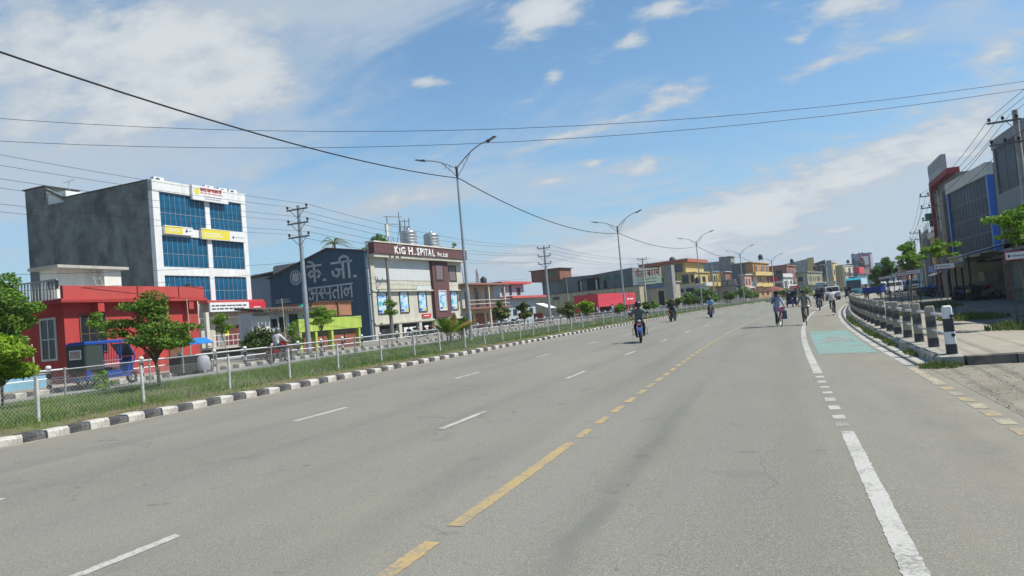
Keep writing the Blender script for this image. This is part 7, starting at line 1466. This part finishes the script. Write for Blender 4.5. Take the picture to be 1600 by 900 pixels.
    if closed:
        for s in (-1, 1): BX(r, 'side_canvas', canv, s * .48, s * .515, -.52, .27, .95, 1.695)
        BX(r, 'number_plate', plate_red, -.14, .14, 1.055, 1.065, .62, .74); BX(r, 'route_board', sign_white, .05, .38, .72, .735, 1.50, 1.66)
        m = MB(); m.prism([(.6, .40), (.95, .45), (1.0, .75), (.6, .75)], -.47, .47, 'x'); m.build('front_shell', body, r)
    return r
rickshaw('parked blue electric rickshaw with dark green rear canvas and blue roof by the red house', (-25.35, 21.15, .40), -.02, rk_blue, rk_blue, canvas_g)
def head_pos(x, y): return on_road(x, y)
TG = 'electric rickshaws on the carriageway'
rickshaw('dark navy electric rickshaw facing the viewer beside the umbrella cyclist', on_road(1.1, 85), PI + .05, rk_navy, MAT('grey_roof', (.22, .23, .24), .6, .1, 3), rk_navy, True, TG)
rickshaw('blue electric rickshaw between the backpack cyclist and the white jeep', on_road(5.0, 106), PI + .02, rk_mid, rk_navy, rk_mid, True, TG)
rickshaw('dark electric rickshaw to the right of the white jeep', on_road(10.0, 124), PI - .1, rk_navy, rk_navy, rk_navy, True, TG)
ds = sit(.82, .06, .08, hands=(.30, .68, 1.08), feet=((.14, .55, .48), (.14, .55, .48)), knees=((.14, .52, .86), (.14, .52, .86)))
for (x, y, a_), lab in (((1.1, 85, PI + .05), 'driver of the navy rickshaw beside the umbrella cyclist'), ((5.0, 106, PI + .02), 'driver of the blue rickshaw left of the white jeep')): person(lab, on_road(x, y), a_, ds, cloth('maroon_shirt', (.16, .05, .05)), black_tr, False, 'hair', group='rickshaw drivers')

# ---- cars and buses: side outline extruded, with panes, lamps, wheels
def car(kind, label, cat, loc, rotz, L, W, prof, paint, wins, wheels, wr=.33, front=None, group=None, roofrack=False, stripe=None):
    r = THING(kind, label, cat, loc, rotz, group); hw = W / 2
    m = MB(); m.prism(prof, -hw, hw, 'x'); m.build('body', paint, r)
    for (poly, nm) in wins['side']:
        for s in (-1, 1): m = MB(); m.prism(poly, s * (hw + .004), s * (hw + .014), 'x'); m.build(nm, glass_dark, r)
    (y0, z0), (y1, z1) = wins['front']; d = .012; fw_ = wins.get('fw', .86) * hw
    m = MB(); m.add([(-fw_, y0 + d, z0), (fw_, y0 + d, z0), (fw_ * .93, y1 + d, z1), (-fw_ * .93, y1 + d, z1), (-fw_, y0 - .01, z0), (fw_, y0 - .01, z0), (fw_ * .93, y1 - .01, z1), (-fw_ * .93, y1 - .01, z1)], [(0, 1, 2, 3), (7, 6, 5, 4), (0, 4, 5, 1), (2, 6, 7, 3), (1, 5, 6, 2), (0, 3, 7, 4)]); m.build('windscreen', glass_dark, r)
    for y in wheels:
        for s in (-1, 1): m = MB(); m.tube([(s * (hw - .2), y, wr), (s * (hw + .01), y, wr)], wr, 18); w = m.build('wheel', rubber, r); m = MB(); m.tube([(s * (hw + .012), y, wr), (s * (hw + .02), y, wr)], wr * .6, 12); m.build('hub', chrome, w)
    yf = L / 2; zf = wins.get('lamp', .75)
    for s in (-1, 1): m = MB(); m.tube([(s * hw * .72, yf - .02, zf), (s * hw * .72, yf + .03, zf)], .12 if L < 6 else .16, 12); m.build('headlight', headl, r); m = MB(); m.tube([(s * hw, yf - .5, zf + .5), (s * (hw + .18), yf - .35, zf + .6)], .015, 4); m.box(s * (hw + .12), s * (hw + .30), yf - .38, yf - .32, zf + .45, zf + .72); m.build('mirror', dark_metal, r)
    BX(r, 'grille', dark_metal, -hw * .5, hw * .5, yf, yf + .02, zf - .12, zf + .12); BX(r, 'bumper', wins.get('bump', dark_metal), -hw * .98, hw * .98, yf, yf + .12, .32, .52); BX(r, 'number_plate', plate_red, -.22, .22, yf + .121, yf + .13, .36, .5)
    if roofrack:
        zt = max(p[1] for p in prof)
        for q in range(5): m = MB(); y = -L * .35 + q * L * .15; m.tube([(-hw * .85, y, zt + .12), (hw * .85, y, zt + .12)], .02, 4); m.build('rack_bar', dark_metal, r)
    return r
white_car = MAT('white_car_paint', (.62, .63, .63), .3, .05, 3, spec=.5); teal_bus = MAT('teal_bus_paint', (.03, .34, .40), .3, .1, 2, spec=.5)
car('jeep', 'white boxy jeep with roof rack coming behind the cyclists', 'jeep', on_road(7.0, 113), PI + .0, 4.2, 1.8, [(-2.1, .45), (-2.1, 1.95), (1.0, 2.0), (1.15, 1.95), (1.35, 1.22), (2.1, 1.12), (2.1, .45)], white_car, dict(side=[([(-1.9, 1.25), (-1.9, 1.8), (-.9, 1.8), (-.9, 1.25)], 'side_window'), ([(-.8, 1.25), (-.8, 1.8), (.95, 1.8), (1.15, 1.25)], 'side_window')], front=((1.345, 1.26), (1.16, 1.88)), lamp=.86, fw=.9), (-1.3, 1.3), .36, roofrack=True)
bus = car('bus', 'teal coach bus with wide dark windscreen at the end of the road', 'bus', on_road(13.2, 150), PI - .10, 10.5, 2.5, [(-5.25, .4), (-5.25, 3.1), (4.7, 3.25), (5.1, 2.9), (5.25, 1.3), (5.25, .4)], teal_bus, dict(side=[([(-4.9, 1.6), (-4.9, 2.7), (-1.7, 2.7), (-1.7, 1.6)], 'side_window'), ([(-1.6, 1.6), (-1.6, 2.7), (1.6, 2.7), (1.6, 1.6)], 'side_window'), ([(1.7, 1.6), (1.7, 2.7), (4.6, 2.7), (4.9, 1.6)], 'side_window')], front=((5.245, 1.40), (5.105, 2.85)), lamp=.85, fw=.94, bump=teal_bus), (-3.2, 3.4), .48)
BX(bus, 'front_panel', MAT('light_teal', (.20, .48, .52), .35, .1, 2), -1.15, 1.15, 5.252, 5.262, .98, 1.3); BX(bus, 'air_unit', MAT('pale_blue_unit', (.45, .56, .62), .5, .1, 2), -.9, .9, -2, 4.2, 3.26, 3.5); BX(bus, 'roof_hatch', dark_metal, -.35, .35, 4.0, 4.6, 3.22, 3.45); [BX(bus, 'wiper', dark_metal, s * .1, s * .7, 5.262, 5.28, 1.44, 1.47) for s in (-1, 1)]
van_p = [(-2.3, .4), (-2.3, 1.9), (.9, 1.98), (1.5, 1.75), (2.0, 1.15), (2.3, 1.0), (2.3, .4)]; van_w = dict(side=[([(-2.1, 1.15), (-2.1, 1.7), (-.6, 1.7), (-.6, 1.15)], 'side_window'), ([(-.5, 1.15), (-.5, 1.7), (1.2, 1.7), (1.75, 1.15)], 'side_window')], front=((1.98, 1.19), (1.53, 1.72)), lamp=.78, fw=.9)
PK = 'white vans standing on the right side'
car('minibus', 'white minibus parked nearest beyond the railing on the right', 'minibus', (16.0, 127, .1), PI - .75, 4.6, 1.75, van_p, white_car, van_w, (-1.4, 1.5), .33, group=PK); car('minibus', 'second white minibus parked behind the first on the right', 'minibus', (20.6, 142, .1), PI - .6, 4.6, 1.75, van_p, white_car, van_w, (-1.4, 1.5), .33, group=PK); car('minibus', 'third white minibus half hidden by the guarded saplings', 'minibus', (21.4, 134, .1), PI - .4, 4.6, 1.75, van_p, white_car, van_w, (-1.4, 1.5), .33, group=PK)
cart = THING('cart', 'dark blue flat cart standing behind the far end of the bollard railing', 'cart', P(5.2, 70, .12), -.5); cb = MAT('cart_blue', (.02, .045, .22), .5, .1, 3); BX(cart, 'tray', cb, -.8, .8, -.5, .5, .95, 1.42); BX(cart, 'tray_floor', dark_metal, -.75, .75, -.45, .45, .88, .947)
for x in (-.7, .7):
    for y in (-.4, .4): m = MB(); m.tube([(x, y, 0), (x, y, .95)], .03, 5); m.build('leg', dark_metal, cart)
stand = {'pelvis': (0, 0, .93), 'belly': (0, .01, 1.12), 'chest': (0, .0, 1.33), 'neck': (0, 0, 1.47), 'chin': (0, .02, 1.56), 'crown': (0, .02, 1.67)}
for s, g in (('l', -1), ('r', 1)): stand.update({s + 'sho': (g * .19, 0, 1.39), s + 'elb': (g * .25, -.03, 1.12), s + 'wri': (g * .26, .06, .89), s + 'palm': (g * .26, .09, .82), s + 'hip': (g * .09, 0, .9), s + 'kne': (g * .1, .02, .5), s + 'ank': (g * .1, -.02, .08), s + 'toe': (g * .11, .15, .03)})
person('bareheaded person in white behind the far end of the bollard railing', P(4.6, 72, .12), 2.6, stand, cloth('white_vest', (.55, .55, .55)), kh, True, 'hair')
person('person in light blue standing before the red shop, left one', (-23.1, 94.0, .5), -1.2, stand, lblue, navy_t, True, 'hair', group='people before the red shop'); person('person in light blue standing before the red shop, right one', (-22.0, 98.5, .5), -1.6, stand, lblue, navy_t, True, 'hair', group='people before the red shop')
# ---- parked motorcycles and scooters
PG = 'parked motorcycles'
proto = motorbike('red and black motorcycle parked first in the row before the timber stall', (12.6, 60.6, .1), -1.9, bike_red, bike_black, PG)
for (x, y, z, a, lab) in ((12.2, 57.8, .1, -2.1, 'motorcycle parked second before the timber stall'), (12.5, 55.0, .1, -1.8, 'motorcycle parked before the yellow strip of the stall'), (13.8, 72, .1, -2.2, 'motorcycle parked behind the third tree guard'), (13.6, 75, .1, -2.0, 'motorcycle parked beside the dark pole'), (13.9, 78, .1, -1.7, 'motorcycle parked beyond the dark pole'), (14.2, 81, .1, -2.1, 'motorcycle parked before the red framed building'), (14.4, 85, .1, -1.9, 'motorcycle parked before the pink balcony'), (14.8, 89, .1, -2.1, 'motorcycle parked at the far end of the right row'),
                         (-32.6, 60.2, .5, -1.5, 'motorcycle parked left of the hospital entrance'), (-32.4, 63.0, .5, -1.7, 'motorcycle parked before the first hospital opening'), (-32.2, 65.6, .5, -1.4, 'motorcycle parked before the white hospital display'), (-32.0, 68.3, .5, -1.6, 'motorcycle parked before the hospital name plate'), (-30.6, 79.0, .5, -1.2, 'pale scooter parked before the beige house'), (-30.2, 82.0, .5, -1.4, 'motorcycle parked before the beige house shutters')):
    d_ = DUP(proto, (x, y, z), a, lab)
    swap(d_, {'bike_red_paint': white_car if 'pale' in lab else RN.choice([bike_black, bike_blue, bike_red])})
# ---- stall with blue sheets and pale bundle at the red house
t = THING('market_cart', 'small cart under blue tarpaulins behind the spreading tree', 'cart', (-26.2, 25.4, .5), PI / 2 - .02); bt = MAT('blue_tarpaulin', (.02, .17, .50), .6, .12, 3)
for x0 in (0, .95): m = MB(); m.prism([(-.55, 1.25), (-.1, 1.5), (.3, 1.45), (.3, 1.49), (-.1, 1.54), (-.55, 1.29)], x0, x0 + .9, 'x'); m.build('sheet', bt, t)
for x in (0, 1.85): m = MB(); m.tube([(x, -.5, 0), (x, -.5, 1.27)], .025, 5); m.build('post', rail_dark, t)
BX(t, 'counter', dark_void, 0, 1.85, -.35, .35, 0, .75); m = MB(); m.lathe([(.3, 0), (.36, .25), (.28, .6), (.12, .75)], 10, T3(1.25, -.42, .0)); m.build('sack', MAT('pale_sack', (.32, .33, .35), .9, .25, 6, bump=.5), t)
t = THING('sign_cut_out', 'small white cut-out board hanging inside the spreading tree', 'board', (-28.4, 26.4, 2.5), PI / 2); m = MB(); m.prism([(0, .0), (.5, -.1), (.9, .1), (1.0, .32), (.6, .42), (.2, .36), (.35, .22)], -.03, .03); m.build('board_panel', white_paint, t); m = MB(); m.tube([(.5, 0, .3), (.5, .6, .6)], .02, 4); m.build('bracket', rail_dark, t)
# ------------------------------------------------------------------ the air between here and the far houses
hz = MB().box(-1450, 1450, -350, 1550, -1.6, 60).build('haze', [], None, 'stuff')
hm = bpy.data.materials.new('haze_air'); hm.use_nodes = True; t = hm.node_tree; t.nodes.clear()
o_ = t.nodes.new('ShaderNodeOutputMaterial'); v_ = t.nodes.new('ShaderNodeVolumePrincipled'); v_.inputs['Color'].default_value = (.86, .92, 1.0, 1); v_.inputs['Density'].default_value = .00028; v_.inputs['Anisotropy'].default_value = .25
t.links.new(v_.outputs[0], o_.inputs['Volume']); hz.data.materials.append(hm)
